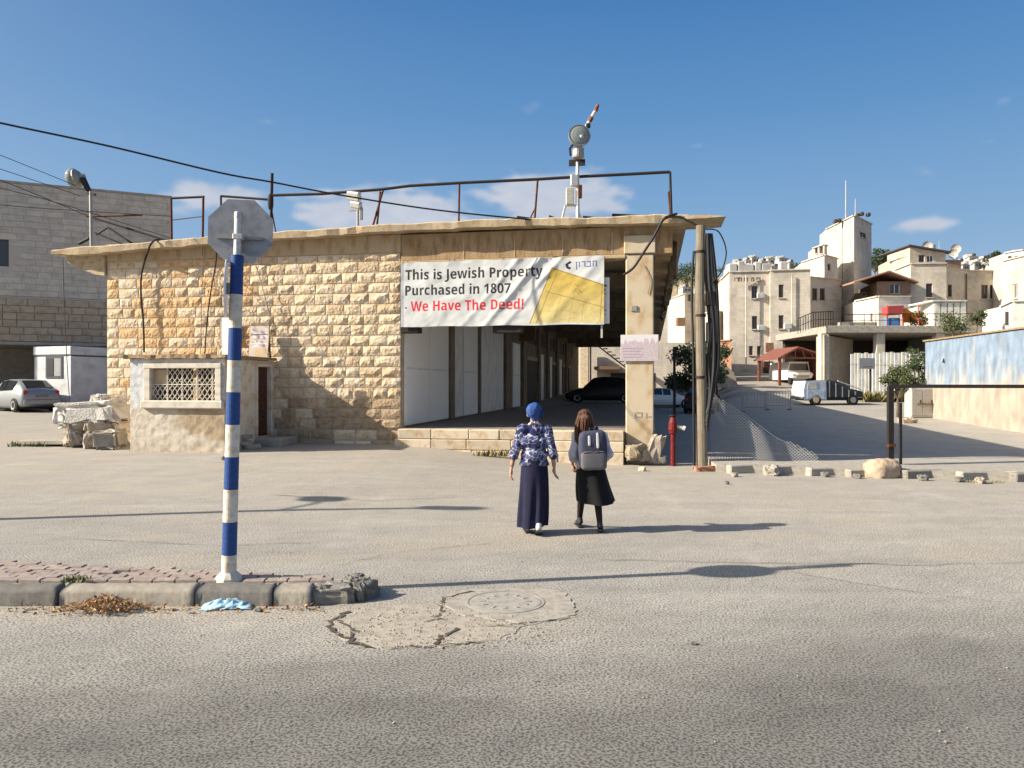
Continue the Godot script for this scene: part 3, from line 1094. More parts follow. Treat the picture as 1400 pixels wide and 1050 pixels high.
		part(pnl, "rail", span(Vector3(0.03, 2.3, -s[1] + 0.05), Vector3(0.044, 2.36, -s[0] - 0.05)), M.shutter_grey)
	for s in [[4.85, 5.31], [9.14, 9.36], [14.6, 16.0], [19.4, 20.6], [25.0, 25.8], [29.0, 30.0], [34.0, 35.2], [40.0, 41.0]]:
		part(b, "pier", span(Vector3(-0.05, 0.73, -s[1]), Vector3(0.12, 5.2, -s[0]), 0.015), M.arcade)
	for s in [[21.3, 24.6], [32.2, 33.4], [38.2, 39.4], [42.5, 44.0]]:
		var dr := part(b, "doorway", span(Vector3(-0.06, 0.74, -s[1]), Vector3(0.02, 3.2, -s[0])), M.door_dark)
		part(dr, "lintel", span(Vector3(-0.04, 3.2, -s[1] - 0.15), Vector3(0.06, 3.42, -s[0] + 0.15), 0.01), M.plaster)
	for i in 9:
		var z := -20.8 - i * 3.0
		part(b, "transom_window", span(Vector3(-0.06, 4.15, z - 2.3), Vector3(0.015, 4.95, z)), M.door_dark)
	part(b, "shop_sign", span(Vector3(0.2, 4.0, -17.6), Vector3(1.0, 4.75, -17.45), 0.02), M.planks)
	# raised floor with stone steps in front
	var fl := part(b, "floor", span(Vector3(0.0, -0.4, -51.5), Vector3(6.62, 0.72, -0.14)), M.floor)
	for r in 3:
		var y1: float = [0.725, 0.47, 0.2][r]
		var y0: float = [0.475, 0.205, -0.3][r]
		var z: float = [0.34, 0.36, 0.42][r]
		var u := 0.03 - 0.09 * r
		while u < 5.86:
			var w := rng.randf_range(0.75, 1.2)
			if u + w > 5.5:
				w = 5.87 - u
			part(fl, "step_stone", span(Vector3(u + 0.005, y0 + 0.004, -0.13), Vector3(u + w - 0.005, y1, z + rng.randf_range(-0.012, 0.012)), 0.018), M["step%d" % rng.randi_range(0, 2)])
			u += w
	# broken edge and a beam end hanging under the right eave
	for k in 7:
		var z := -1.6 - k * 2.7
		var pz := rng.randf_range(0.4, 1.0)
		part(b, "hanging_plaster", lump(Vector3(0.25, pz, 1.6), 0.5, 0.5, 1.6, k * 3.0, 5, true), M.arcade, T(Vector3(7.1, 5.45 - pz * 0.3, z)))
	banner()
	kiosk()


func raster_text(im: Image, text: String, font_bold: bool, px: float, x: float, base: float, c: Color, width: float) -> void:
	var f := SystemFont.new()
	f.font_names = PackedStringArray(["Droid Sans"])
	f.font_weight = 700 if font_bold else 400
	var tm := TextMesh.new()
	tm.font = f
	tm.text = text
	tm.font_size = 64
	tm.pixel_size = px / 64.0
	tm.depth = 0.0
	tm.curve_step = 1.0
	tm.horizontal_alignment = HORIZONTAL_ALIGNMENT_LEFT
	tm.vertical_alignment = VERTICAL_ALIGNMENT_BOTTOM
	var arr := tm.surface_get_arrays(0)
	var v: PackedVector3Array = arr[Mesh.ARRAY_VERTEX]
	var ix: PackedInt32Array = arr[Mesh.ARRAY_INDEX]
	var lo := 1e9
	var hi := -1e9
	var left := 1e9
	for p in v:
		lo = minf(lo, p.y)
		left = minf(left, p.x)
		hi = maxf(hi, p.x)
	var squeeze := width / (hi - left)
	for t in range(0, ix.size(), 3):
		var q := []
		for k in 3:
			var p := v[ix[t + k]]
			q.append(Vector2(x + (p.x - left) * squeeze, base - p.y))
		var a: Vector2 = q[0]
		var b: Vector2 = q[1]
		var d: Vector2 = q[2]
		var area := (b - a).cross(d - a)
		if absf(area) < 1e-6:
			continue
		var p0 := a.min(b).min(d)
		var p1 := a.max(b).max(d)
		for yy in range(maxi(0, int(p0.y)), mini(im.get_height(), int(p1.y) + 1)):
			for xx in range(maxi(0, int(p0.x)), mini(im.get_width(), int(p1.x) + 1)):
				var p := Vector2(xx + 0.5, yy + 0.5)
				var w0 := (b - a).cross(p - a) / area
				var w1 := (d - b).cross(p - b) / area
				var w2 := (a - d).cross(p - d) / area
				if w0 >= -0.02 and w1 >= -0.02 and w2 >= -0.02:
					im.set_pixel(xx, yy, c)


func fill_poly(im: Image, pts: Array, paint: Callable) -> void:
	var pk := PackedVector2Array(pts)
	var lo: Vector2 = pts[0]
	var hi: Vector2 = pts[0]
	for p in pts:
		lo = lo.min(p)
		hi = hi.max(p)
	for y in range(maxi(0, int(lo.y)), mini(im.get_height(), int(hi.y) + 1)):
		for x in range(maxi(0, int(lo.x)), mini(im.get_width(), int(hi.x) + 1)):
			if Geometry2D.is_point_in_polygon(Vector2(x, y), pk):
				im.set_pixel(x, y, paint.call(x, y))


func picture_mat(called: String, im: Image, rough := 0.6) -> StandardMaterial3D:
	var m := StandardMaterial3D.new()
	m.resource_name = called
	m.albedo_texture = ImageTexture.create_from_image(im)
	m.roughness = rough
	m.metallic_specular = 0.3
	M[called] = m
	return m


func cloth_sheet(w: float, h: float, nx: int, ny: int, bulge: Callable) -> ArrayMesh:
	var st := new_st(true)
	var put := func(i, j):
		var u := float(i) / nx
		var v := float(j) / ny
		st.set_uv(Vector2(u, 1.0 - v))
		st.add_vertex(bulge.call(u, v, Vector3(u * w, v * h, 0)))
	for j in ny:
		for i in nx:
			for k in [[0, 0], [0, 1], [1, 1], [0, 0], [1, 1], [1, 0]]:
				put.call(i + k[0], j + k[1])
	st.index()
	return done(st)


func banner() -> void:
	var im := Image.create_empty(1240, 412, false, Image.FORMAT_RGB8)
	im.fill(L(0.53, 0.55, 0.55))
	im.fill_rect(Rect2i(0, 0, 20, 412), L(0.36, 0.38, 0.41))
	var ink := L(0.035, 0.035, 0.04)
	var red := L(0.58, 0.035, 0.05)
	raster_text(im, "This is Jewish Property", true, 86, 30, 132, ink, 848.0)
	raster_text(im, "Purchased in 1807", true, 86, 30, 232, ink, 655.0)
	raster_text(im, "-", true, 70, 26, 326, ink, 14.0)
	raster_text(im, "We Have The Deed!", true, 88, 64, 334, red, 700.0)
	# the deed: an old yellow plan in perspective
	var deed := [Vector2(935, 62), Vector2(1240, 178), Vector2(1240, 400), Vector2(800, 400)]
	fill_poly(im, deed, func(x, y):
		var k := 0.5 + 0.5 * nz.get_noise_2d(x * 0.02, y * 0.02)
		return L(0.55, 0.40, 0.09).lerp(L(0.62, 0.53, 0.25), clampf((y - 120.0) / 260.0 + 0.3 * (k - 0.5), 0, 1)) * (0.95 + 0.08 * nz.get_noise_2d(x * 0.2, y * 0.2)))
	var brown := L(0.3, 0.19, 0.06)
	for ln in [[935, 62, 1240, 178, 3], [935, 62, 800, 400, 3], [968, 78, 838, 400, 2], [895, 205, 1240, 310, 2], [1230, 180, 1215, 398, 2], [985, 250, 940, 398, 1], [1060, 260, 1030, 398, 1], [1120, 290, 1105, 398, 1]]:
		var p := Vector2(ln[0], ln[1])
		var q := Vector2(ln[2], ln[3])
		var s: Vector2 = (q - p).orthogonal().normalized() * ln[4]
		fill_poly(im, [p - s, q - s, q + s, p + s], func(_x, _y): return brown)
	for k in 26:
		var p := Vector2(1080 + rng.randf_range(-26, 26), 190 + rng.randf_range(-24, 34))
		im.fill_rect(Rect2i(int(p.x), int(p.y), rng.randi_range(3, 9), rng.randi_range(3, 10)), brown)
	for k in 60:
		im.fill_rect(Rect2i(rng.randi_range(900, 1210), rng.randi_range(300, 390), rng.randi_range(4, 14), 2), L(0.4, 0.3, 0.12))
	# emblem and name at the top right corner
	fill_poly(im, [Vector2(1012, 42), Vector2(1040, 22), Vector2(1050, 34), Vector2(1030, 44), Vector2(1032, 58), Vector2(1046, 62), Vector2(1040, 76), Vector2(1018, 66)], func(_x, _y): return L(0.03, 0.03, 0.06))
	# blurred small letters beside the emblem, read right to left
	var lx := 1206.0
	for g in [[[0, 0, 26, 7], [19, 0, 7, 36], [0, 0, 7, 36]], [[0, 0, 24, 7], [18, 0, 7, 36], [-3, 30, 30, 7]], [[0, 0, 24, 7], [18, 0, 7, 36]], [[0, 0, 9, 7], [3, 0, 7, 36]], [[0, 0, 9, 7], [3, 0, 7, 50]]]:
		var wide := 0.0
		for k in g:
			wide = maxf(wide, k[0] + k[2])
		lx -= wide + 7.0
		for k in g:
			im.fill_rect(Rect2i(int(lx + k[0]), int(30 + k[1]), k[2], k[3]), L(0.13, 0.17, 0.32))
	var m := picture_mat("banner_print", im, 0.55)
	m.heightmap_enabled = false
	var w := 5.32
	var h := 1.70
	var mesh := cloth_sheet(w, h, 90, 30, func(u, v, p):
		var a: float = u * w * 0.72 + v * h * -0.62
		var crease := 0.045 * exp(-pow((a - 1.62) / 0.055, 2.0)) + 0.03 * exp(-pow((a - 2.0) / 0.05, 2.0)) + 0.025 * exp(-pow((a - 1.2) / 0.06, 2.0)) + 0.02 * exp(-pow((a - 2.75) / 0.09, 2.0)) - 0.02 * exp(-pow((a - 1.8) / 0.09, 2.0))
		var z: float = 0.02 + crease * (0.5 + 0.5 * v) + 0.02 * nz.get_noise_2d(u * 4.0, v * 2.0) + 0.011 * nz.get_noise_2d(u * 14.0 + v * 5.0, v * 6.0) + 0.006 * sin(u * 55.0) * smoothstep(0.86, 1.0, v)
		var y: float = p.y + 0.018 * sin(u * 21.0) * (v - 0.5) + 0.04 * (u - 0.5) * v
		return Vector3(p.x, y, z))
	var bn := thing("banner", "large white vinyl banner with black and red lettering and a yellow plan", "banner", house * T(Vector3(0.05, 3.4, 0.13)))
	part(bn, "sheet", mesh, m)
	for q in [[0.05, 1.68], [1.3, 1.69], [2.6, 1.70], [3.9, 1.71], [5.15, 1.71], [5.15, 0.03]]:
		part(bn, "tie_rope", tube([Vector3(q[0], q[1], 0.03), Vector3(q[0] + 0.03, q[1] + 0.06, -0.02), Vector3(q[0] + 0.01, q[1] + 0.14, -0.06)], 0.008, -1, 5), M.grey_cable)
	var im2 := Image.create_empty(400, 90, false, Image.FORMAT_RGB8)
	im2.fill(L(0.66, 0.66, 0.64))
	for k in 9:
		im2.fill_rect(Rect2i(378, 6 + k * 8, rng.randi_range(8, 17), 4), L(0.12, 0.12, 0.16) if k < 3 else L(0.36, 0.36, 0.4))
	var m2 := picture_mat("old_banner_print", im2)
	var b2 := thing("banner", "older pale banner showing at the right edge behind the lettered one", "banner", house * T(Vector3(0.3, 3.42, 0.075)))
	part(b2, "sheet", cloth_sheet(5.2, 1.16, 40, 10, func(u, v, p): return p + Vector3(0, 0, 0.012 * nz.get_noise_2d(u * 12.0, v * 4.0))), m2)
	part(b2, "hanging_strip", span(Vector3(4.98, -0.36, 0.0), Vector3(5.03, 0.0, 0.01)), M.white_house)
	# dark timbers that the banners are tied to
	one("timber", "short dark timber under the left corner of the lettered banner", "timber", span(Vector3(0.02, 3.25, -0.3), Vector3(0.5, 3.4, 0.08), 0.01), M.dark_steel, house)
	one("timber", "dark timber across the middle of the lettered banner's lower edge", "timber", span(Vector3(2.5, 3.22, -0.3), Vector3(3.25, 3.44, 0.07), 0.01), M.dark_steel, house)


func kiosk() -> void:
	var k := thing("kiosk", "small whitewashed kiosk with a latticed window built against the stone wall", "kiosk", house)
	var u0 := -6.14
	var u1 := -3.6
	var z := 2.5
	var top := 2.52
	# front with the window opening; its paint is patchy: bluish white above, bare stained plaster below
	var st := new_st()
	var hole := [-5.56, 1.5, -3.82, 2.28]
	var nx := 44
	var ny := 44
	var xs := []
	var ys := []
	for i in nx + 1:
		xs.append(lerpf(u0, u1, float(i) / nx))
	for j in ny + 1:
		ys.append(lerpf(-0.25, top, float(j) / ny))
	xs.append_array([hole[0], hole[2]])
	ys.append_array([hole[1], hole[3]])
	xs.sort()
	ys.sort()
	var tone := func(x, y):
		var n1 := nz.get_noise_2d(x * 1.7, y * 1.7)
		var n2 := nz.get_noise_2d(x * 6.0 + 9.0, y * 6.0)
		var c := Color(0.60, 0.54, 0.45)
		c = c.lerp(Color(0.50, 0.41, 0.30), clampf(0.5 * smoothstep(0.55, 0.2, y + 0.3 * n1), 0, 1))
		if y > 1.36 + 0.08 * n1:
			c = Color(0.66, 0.63, 0.57)
			if x < -5.7 + 0.1 * n1:
				c = c.lerp(Color(0.62, 0.66, 0.7), 0.7)
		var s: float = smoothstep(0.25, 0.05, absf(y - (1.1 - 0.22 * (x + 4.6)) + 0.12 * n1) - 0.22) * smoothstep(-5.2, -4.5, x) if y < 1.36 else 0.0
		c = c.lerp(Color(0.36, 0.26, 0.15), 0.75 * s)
		return c * (1.0 + 0.2 * n2)
	for i in xs.size() - 1:
		for j in ys.size() - 1:
			if xs[i + 1] - xs[i] < 1e-4 or ys[j + 1] - ys[j] < 1e-4:
				continue
			var cx: float = (xs[i] + xs[i + 1]) / 2
			var cy: float = (ys[j] + ys[j + 1]) / 2
			if cx > hole[0] and cx < hole[2] and cy > hole[1] and cy < hole[3]:
				continue
			var c := [Vector2(xs[i], ys[j]), Vector2(xs[i], ys[j + 1]), Vector2(xs[i + 1], ys[j + 1]), Vector2(xs[i + 1], ys[j])]
			for q in [0, 1, 2, 0, 2, 3]:
				st.set_color(tone.call(c[q].x, c[q].y))
				st.add_vertex(Vector3(c[q].x, c[q].y, z + 0.012 * nz.get_noise_2d(c[q].x * 2.0, c[q].y * 2.0)))
	part(k, "front_wall", done(st), M.kiosk_front)
	# inside of the front wall, the two side walls and a dark back
	st = new_st()
	add_box(st, Transform3D(Basis(), Vector3((u0 + hole[0]) / 2 + 0.01, 1.1, z - 0.1)), Vector3(hole[0] - u0 - 0.02, 2.7, 0.16))
	add_box(st, Transform3D(Basis(), Vector3((u1 + hole[2]) / 2 - 0.01, 1.1, z - 0.1)), Vector3(u1 - hole[2] - 0.02, 2.7, 0.16))
	add_box(st, Transform3D(Basis(), Vector3((hole[0] + hole[2]) / 2, 0.6, z - 0.1)), Vector3(hole[2] - hole[0] - 0.004, 1.78, 0.16))
	add_box(st, Transform3D(Basis(), Vector3((hole[0] + hole[2]) / 2, 2.39, z - 0.1)), Vector3(hole[2] - hole[0] - 0.004, 0.2, 0.16))
	add_box(st, Transform3D(Basis(), Vector3(u0 + 0.08, 1.1, 1.2)), Vector3(0.16, 2.7, 2.26))
	part(k, "inner_wall", done(st), M.whitewash)
	st = new_st()
	add_face(st, Vector3(u1, -0.2, z), Vector3(0, 0, -1), z - 0.0, top + 0.2, [[z - 0.93, 0.72, z - 0.23, 2.55]], 0.14)
	part(k, "side_wall", done(st), M.whitewash)
	var door := part(k, "door", span(Vector3(u1 - 0.13, 0.5, 0.24), Vector3(u1 - 0.09, 2.34, 0.92)), M.rust_door)
	part(door, "door_frame", span(Vector3(u1 - 0.06, 0.5, 0.16), Vector3(u1 + 0.035, 2.42, 0.229), 0.01), M.whitewash)
	part(door, "door_frame", span(Vector3(u1 - 0.06, 0.5, 0.931), Vector3(u1 + 0.035, 2.42, 1.02), 0.01), M.whitewash)
	part(door, "lintel", span(Vector3(u1 - 0.06, 2.36, 0.231), Vector3(u1 + 0.03, 2.44, 0.929), 0.01), M.whitewash)
	# window surround, sill and cast lattice
	var fr := part(k, "window_frame", span(Vector3(hole[0] - 0.17, hole[3], z - 0.08), Vector3(hole[2] + 0.16, hole[3] + 0.12, z + 0.07), 0.012), M.cream)
	part(fr, "jamb", span(Vector3(hole[0] - 0.17, hole[1] + 0.002, z - 0.08), Vector3(hole[0], hole[3] - 0.002, z + 0.065), 0.012), M.cream)
	part(fr, "jamb", span(Vector3(hole[2], hole[1] + 0.002, z - 0.08), Vector3(hole[2] + 0.16, hole[3] - 0.002, z + 0.065), 0.012), M.cream)
	part(fr, "sill", span(Vector3(hole[0] - 0.24, hole[1] - 0.2, z - 0.08), Vector3(hole[2] + 0.22, hole[1], z + 0.11), 0.025), M.cream)
	var lat := new_st()
	var cols := 13
	var cw: float = (hole[2] - hole[0]) / cols
	for r in 4:
		var y0: float = lerpf(hole[1], hole[3], r / 4.0)
		var y1: float = lerpf(hole[1], hole[3], (r + 1) / 4.0)
		for i in cols:
			if i < 3 and r > 1:
				continue  # a pane of board covers the broken corner
			var x0: float = hole[0] + i * cw
			var flip := 1.0 if (r + i) % 2 else -1.0
			for s in [-1.0, 1.0]:
				var pts := []
				for t in 5:
					var q := t / 4.0
					pts.append(Vector3(x0 + cw * 0.5 + s * cw * 0.46 * cos(q * PI) * flip, lerpf(y0, y1, q), z - 0.06))
				add_tube(lat, pts, 0.013, -1, 4)
	for i in range(0, cols + 1, 3):
		add_box(lat, Transform3D(Basis(), Vector3(hole[0] + i * cw, (hole[1] + hole[3]) / 2, z - 0.06)), Vector3(0.022, hole[3] - hole[1], 0.03))
	add_box(lat, Transform3D(Basis(), Vector3((hole[0] + hole[2]) / 2, (hole[1] + hole[3]) / 2, z - 0.06)), Vector3(hole[2] - hole[0], 0.024, 0.026))
	part(k, "lattice", done(lat), M.cream)
	part(k, "board", span(Vector3(hole[0], (hole[1] + hole[3]) / 2 + 0.01, z - 0.1), Vector3(hole[0] + cw * 2.7, hole[3] - 0.02, z - 0.085)), M.plaster)
	# thin crumbling roof
	st = new_st()
	var n := 26
	for i in n:
		var ua := lerpf(u0 - 0.1, u1 + 0.1, float(i) / n)
		var ub := lerpf(u0 - 0.1, u1 + 0.1, float(i + 1) / n)
		var fn := func(u): return [z + 0.1 + 0.05 * nz.get_noise_1d(u * 6.0), top + 0.09 + 0.035 * nz.get_noise_1d(u * 5.0 + 20.0), top + 0.005 + 0.02 * nz.get_noise_1d(u * 7.0 + 40.0)]
		var a: Array = fn.call(ua)
		var c: Array = fn.call(ub)
		quad(st, Vector3(ua, a[2], a[0]), Vector3(ua, a[1], a[0]), Vector3(ub, c[1], c[0]), Vector3(ub, c[2], c[0]))
		quad(st, Vector3(ua, a[1], a[0]), Vector3(ua, a[1], 0.05), Vector3(ub, c[1], 0.05), Vector3(ub, c[1], c[0]))
		quad(st, Vector3(ua, a[2], 0.05), Vector3(ua, a[2], a[0]), Vector3(ub, c[2], c[0]), Vector3(ub, c[2], 0.05))
		if i == 0 or i == n - 1:
			var e: Array = a if i == 0 else c
			var ue := ua if i == 0 else ub
			quad(st, Vector3(ue, e[2], 0.05), Vector3(ue, e[1], 0.05), Vector3(ue, e[1], e[0]), Vector3(ue, e[2], e[0]))
	part(k, "roof", done(st), M.kiosk_roof)
	part(k, "door_step", span(Vector3(u1 + 0.01, -0.2, 0.1), Vector3(u1 + 0.75, 0.5, 1.1), 0.04), M.concrete)
	# notice board that stands on the kiosk roof and leans on the wall
	var im := Image.create_empty(96, 160, false, Image.FORMAT_RGB8)
	im.fill(L(0.5, 0.44, 0.4))
	for q in 70:
		var v := rng.randf()
		im.fill_rect(Rect2i(rng.randi_range(4, 80), rng.randi_range(26, 108), rng.randi_range(4, 20), rng.randi_range(3, 10)), L(0.62, 0.6, 0.6) if v < 0.45 else (L(0.25, 0.2, 0.24) if v < 0.8 else L(0.42, 0.33, 0.35)))
	im.fill_rect(Rect2i(0, 0, 96, 14), L(0.2, 0.15, 0.12))
	im.fill_rect(Rect2i(4, 50, 88, 5), L(0.16, 0.13, 0.17))
	im.fill_rect(Rect2i(6, 92, 80, 6), L(0.6, 0.58, 0.6))
	im.fill_rect(Rect2i(30, 116, 60, 44), L(0.5, 0.4, 0.26))
	var pm := picture_mat("notice_print", im)
	var bd := thing("notice_board", "weathered notice board with torn photo prints standing on the kiosk roof", "notice board", house * T(Vector3(hl(340, 486, -0.35).x, 2.6, 0.35), 0, -6))
	part(bd, "panel", span(Vector3(0, 0, -0.03), Vector3(0.56, 0.96, 0.0), 0.004), M.planks)
	part(bd, "print_sheet", cloth_sheet(0.55, 0.95, 6, 10, func(_u, v, p): return p + Vector3(0.003, 0.003, 0.006 + 0.006 * sin(v * 9.0))), pm)
	part(bd, "prop", bar(Vector3(0.5, 0.8, -0.03), Vector3(0.5, 0.0, -0.26), 0.04, 0.04), M.planks)
	one("sign_board", "narrow white board standing behind the striped pole on the kiosk roof", "sign", span(Vector3(hl(303, 486, -1.2).x, 2.6, 1.16), Vector3(hl(318, 486, -1.2).x, 3.62, 1.2), 0.01), M.sign_white, house)
	one("poster", "faded torn poster pasted on the stone wall left of the striped pole", "poster", span(Vector3(-5.2, 3.02, 0.045), Vector3(-4.6, 3.62, 0.06)), M.plaster, house)


# ---------------------------------------------------------------- the yard on the left
func left_yard() -> void:
	var base := Transform3D(Basis(Vector3.UP, deg_to_rad(25.2)), Vector3(-18.3, 0, -41.3))
	var b := thing("stone_building", "tall pale block building in shade behind the yard, brown stone band below", "building", base)
	var st := new_st()
	add_face(st, Vector3(-16, 6.28, -0.012), Vector3(1, 0, 0), 15.98, 5.62, [[7.7, 1.45, 8.6, 2.8]], 0.3)
	add_box(st, Transform3D(Basis(), Vector3(-8.0, 8.0, -5.0)), Vector3(15.96, 7.76, 9.3))
	part(b, "wall", done(st), M.joint)
	part(b, "parapet", span(Vector3(-16.05, 11.9, -9.7), Vector3(0.03, 12.0, 0.05)), M.concrete)
	var w := part(b, "window", span(Vector3(-8.3, 7.73, -0.25), Vector3(-7.4, 9.08, -0.2)), M.pane)
	part(w, "frame", span(Vector3(-7.87, 7.74, -0.19), Vector3(-7.83, 9.07, -0.16)), M.window_frame)
	var shapes := []
	for s in [0.6, 0.75, 0.9, 1.05]:
		shapes.append([s, box(Vector3(s - 0.02, 0.29, 0.05), 0.012), box(Vector3(s - 0.02, 0.34, 0.07), 0.02)])
	for r in 18:
		var x := -0.01 - 0.2 * (r % 3)
		if r % 3:
			part(b, "stone", box(Vector3(0.2 * (r % 3) - 0.02, 0.29, 0.05), 0.012), M["block%d" % rng.randi_range(0, 3)], T(Vector3(-0.1 * (r % 3) - 0.01, 6.28 + 0.155 + r * 0.312, -0.017)))
		while x > -9.4:
			var s: Array = shapes[rng.randi_range(0, 3)]
			var y := 6.28 + 0.155 + r * 0.312
			var cx: float = x - s[0] * 0.5
			x -= s[0]
			if cx < -7.0 and y > 7.6 and y < 9.2:
				continue
			part(b, "stone", s[1], M["block%d" % rng.randi_range(0, 3)], T(Vector3(cx, y, -0.017 + rng.randf_range(-0.004, 0.006))))
	part(b, "lower_wall", span(Vector3(-16, 4.0, -9.6), Vector3(0.0, 6.27, -0.04)), M.joint)
	for r in 6:
		var x := -0.01
		while x > -9.0:
			var s: Array = shapes[rng.randi_range(0, 3)]
			part(b, "stone", s[2], M["brown%d" % rng.randi_range(0, 3)], T(Vector3(x - s[0] * 0.5, 4.2 + r * 0.36, -0.02 + rng.randf_range(0.0, 0.02))))
			x -= s[0]
	part(b, "ledge", span(Vector3(-16, 3.86, -9.5), Vector3(0.02, 3.995, 0.12)), M.concrete)
	part(b, "back_wall", span(Vector3(-16, -1, -9.6), Vector3(-0.01, 3.85, -5.2)), M.concrete)
	for x in [-15.8, -11.4, -0.35]:
		part(b, "column", span(Vector3(x, -1, -0.9), Vector3(x + 0.34, 3.85, -0.3), 0.02), M.concrete)
	part(b, "recess_arch", lump(Vector3(1.1, 1.0, 0.1), 1.0), M.door_dark, T(Vector3(-2.6, 4.55, 0.0)))
	# site cabin
	var cpos := at(97, 525, 35.6)
	cpos.y = 0.82
	var c := thing("site_cabin", "white prefabricated site cabin with a dark-framed window beside the parked car", "cabin", Transform3D(Basis(Vector3.UP, deg_to_rad(69.0)), cpos))
	st = new_st()
	# local x runs along the long shaded side, local -z along the short side with the window
	add_box(st, Transform3D(Basis(), Vector3(3.0, 1.3, -1.2)), Vector3(6.0, 2.16, 2.4), 0.02)
	part(c, "wall", done(st), M.cabin)
	part(c, "roof_rim", span(Vector3(-0.04, 2.44, -2.44), Vector3(6.04, 2.84, 0.04), 0.03), M.cabin)
	part(c, "trim", span(Vector3(-0.012, 2.385, -2.412), Vector3(6.012, 2.437, 0.012)), M.cabin_trim)
	part(c, "skid", span(Vector3(0.05, -0.02, -2.35), Vector3(5.9, 0.21, -0.05)), M.cabin_trim)
	part(c, "corner_post", span(Vector3(-0.02, 0.23, -0.08), Vector3(0.1, 2.38, 0.02), 0.01), M.cabin)
	var win := part(c, "window", span(Vector3(-0.035, 1.35, -1.6), Vector3(-0.005, 2.38, -0.5)), M.cabin_trim)
	part(win, "pane", span(Vector3(-0.05, 1.45, -1.5), Vector3(-0.036, 2.28, -1.08)), M.pane)
	part(win, "pane", span(Vector3(-0.05, 1.45, -1.02), Vector3(-0.036, 2.28, -0.6)), M.plate_back)
	for i in 12:
		part(c, "cladding_rib", span(Vector3(0.15, 0.36 + i * 0.168, -0.01), Vector3(5.9, 0.38 + i * 0.168, 0.012)), M.cabin)
	make_car("parked_car", "silver hatchback seen from behind beside the white cabin", gp(-22.5, 35.1, -0.02), 147.0, M.silver_car, 4.1, 1.68, 1.44, "cars parked around the market")
	# broken masonry by the stone corner
	var chunks := [
		["big white-topped rock slab on top of the rubble heap", 128, 566, 20.3, Vector3(1.55, 0.62, 1.1), "rubble_white", 0.45, 4.0],
		["grey tilted slab under the white-topped rock, left end", 112, 583, 20.0, Vector3(0.6, 0.34, 0.8), "rubble", 0.5, 14.0],
		["dark flat block in the middle of the rubble heap", 135, 584, 20.0, Vector3(0.75, 0.3, 0.8), "rubble", 0.4, -4.0],
		["squared stone wedged between the rubble heap and the wall corner", 163, 585, 20.2, Vector3(0.55, 0.32, 0.6), "stone_pale", 0.4, 3.0],
		["small pale rock against the wall above the rubble heap", 137, 547, 20.7, Vector3(0.42, 0.32, 0.4), "rubble_white", 0.7, 0.0],
		["long grey kerb block lying in front of the rubble heap", 152, 600, 19.6, Vector3(0.95, 0.42, 0.5), "concrete", 0.3, 2.0],
		["upended broken block at the foot of the rubble heap", 127, 604, 19.5, Vector3(0.34, 0.4, 0.4), "rubble", 0.5, 20.0],
		["crushed rubble lump left below the heap", 103, 598, 19.8, Vector3(0.5, 0.42, 0.5), "rubble", 0.7, 0.0],
		["pale stone lump at the left tip of the white-topped rock", 93, 572, 20.0, Vector3(0.42, 0.4, 0.5), "rubble_white", 0.7, 0.0]]
	for i in chunks.size():
		var q: Array = chunks[i]
		one("rubble_block", q[0], "rubble", lump(q[4], q[6] * 0.8, 0.42, 2.6, i * 5.0, 13, true), M[q[5]], T(at(q[1], q[2], q[3]), 20.0 * i, 0, q[7]), "broken masonry by the stone corner")
	one("stone_slab", "long flat slab on the ground left of the rubble heap", "slab", box(Vector3(1.35, 0.12, 0.6), 0.02), M.concrete, T(at(68, 604, 20.2), -8, 0, 1.5))
	one("stone_slab", "short slab on the ground between the long slab and the rubble", "slab", box(Vector3(0.6, 0.14, 0.5), 0.02), M.rubble, T(at(108, 606, 20.0), 12, 0, -2))
	weeds("weeds", "low green weeds growing along the edge of the flat slab", foot(42, 20.0), 1.1, 0.4, 0.16, 130)
	# lamp post out of sight on the left whose shadow lies over the forecourt
	var lp := thing("street_lamp", "tall street lamp left of the frame whose shadow crosses the road", "street lamp", Transform3D(Basis(), gp(-11.6, 9.82)))
	part(lp, "post", tube([Vector3(0, 0, 0), Vector3(0, 3, 0), Vector3(0, 6.0, 0)], 0.1, 0.06, 10), M.grey_steel)
	part(lp, "arm", tube([Vector3(0, 4.7, 0), Vector3(0.05, 4.9, -0.5), Vector3(0.1, 4.92, -0.95)], 0.03, -1, 6), M.grey_steel)
	part(lp, "lamp_head", lump(Vector3(0.6, 0.18, 0.5), 0.6), M.grey_steel, T(Vector3(0.1, 4.9, -0.95)))
	part(lp, "lamp_head", lump(Vector3(0.9, 0.2, 0.35), 0.6), M.grey_steel, T(Vector3(0.1, 6.05, 0)))


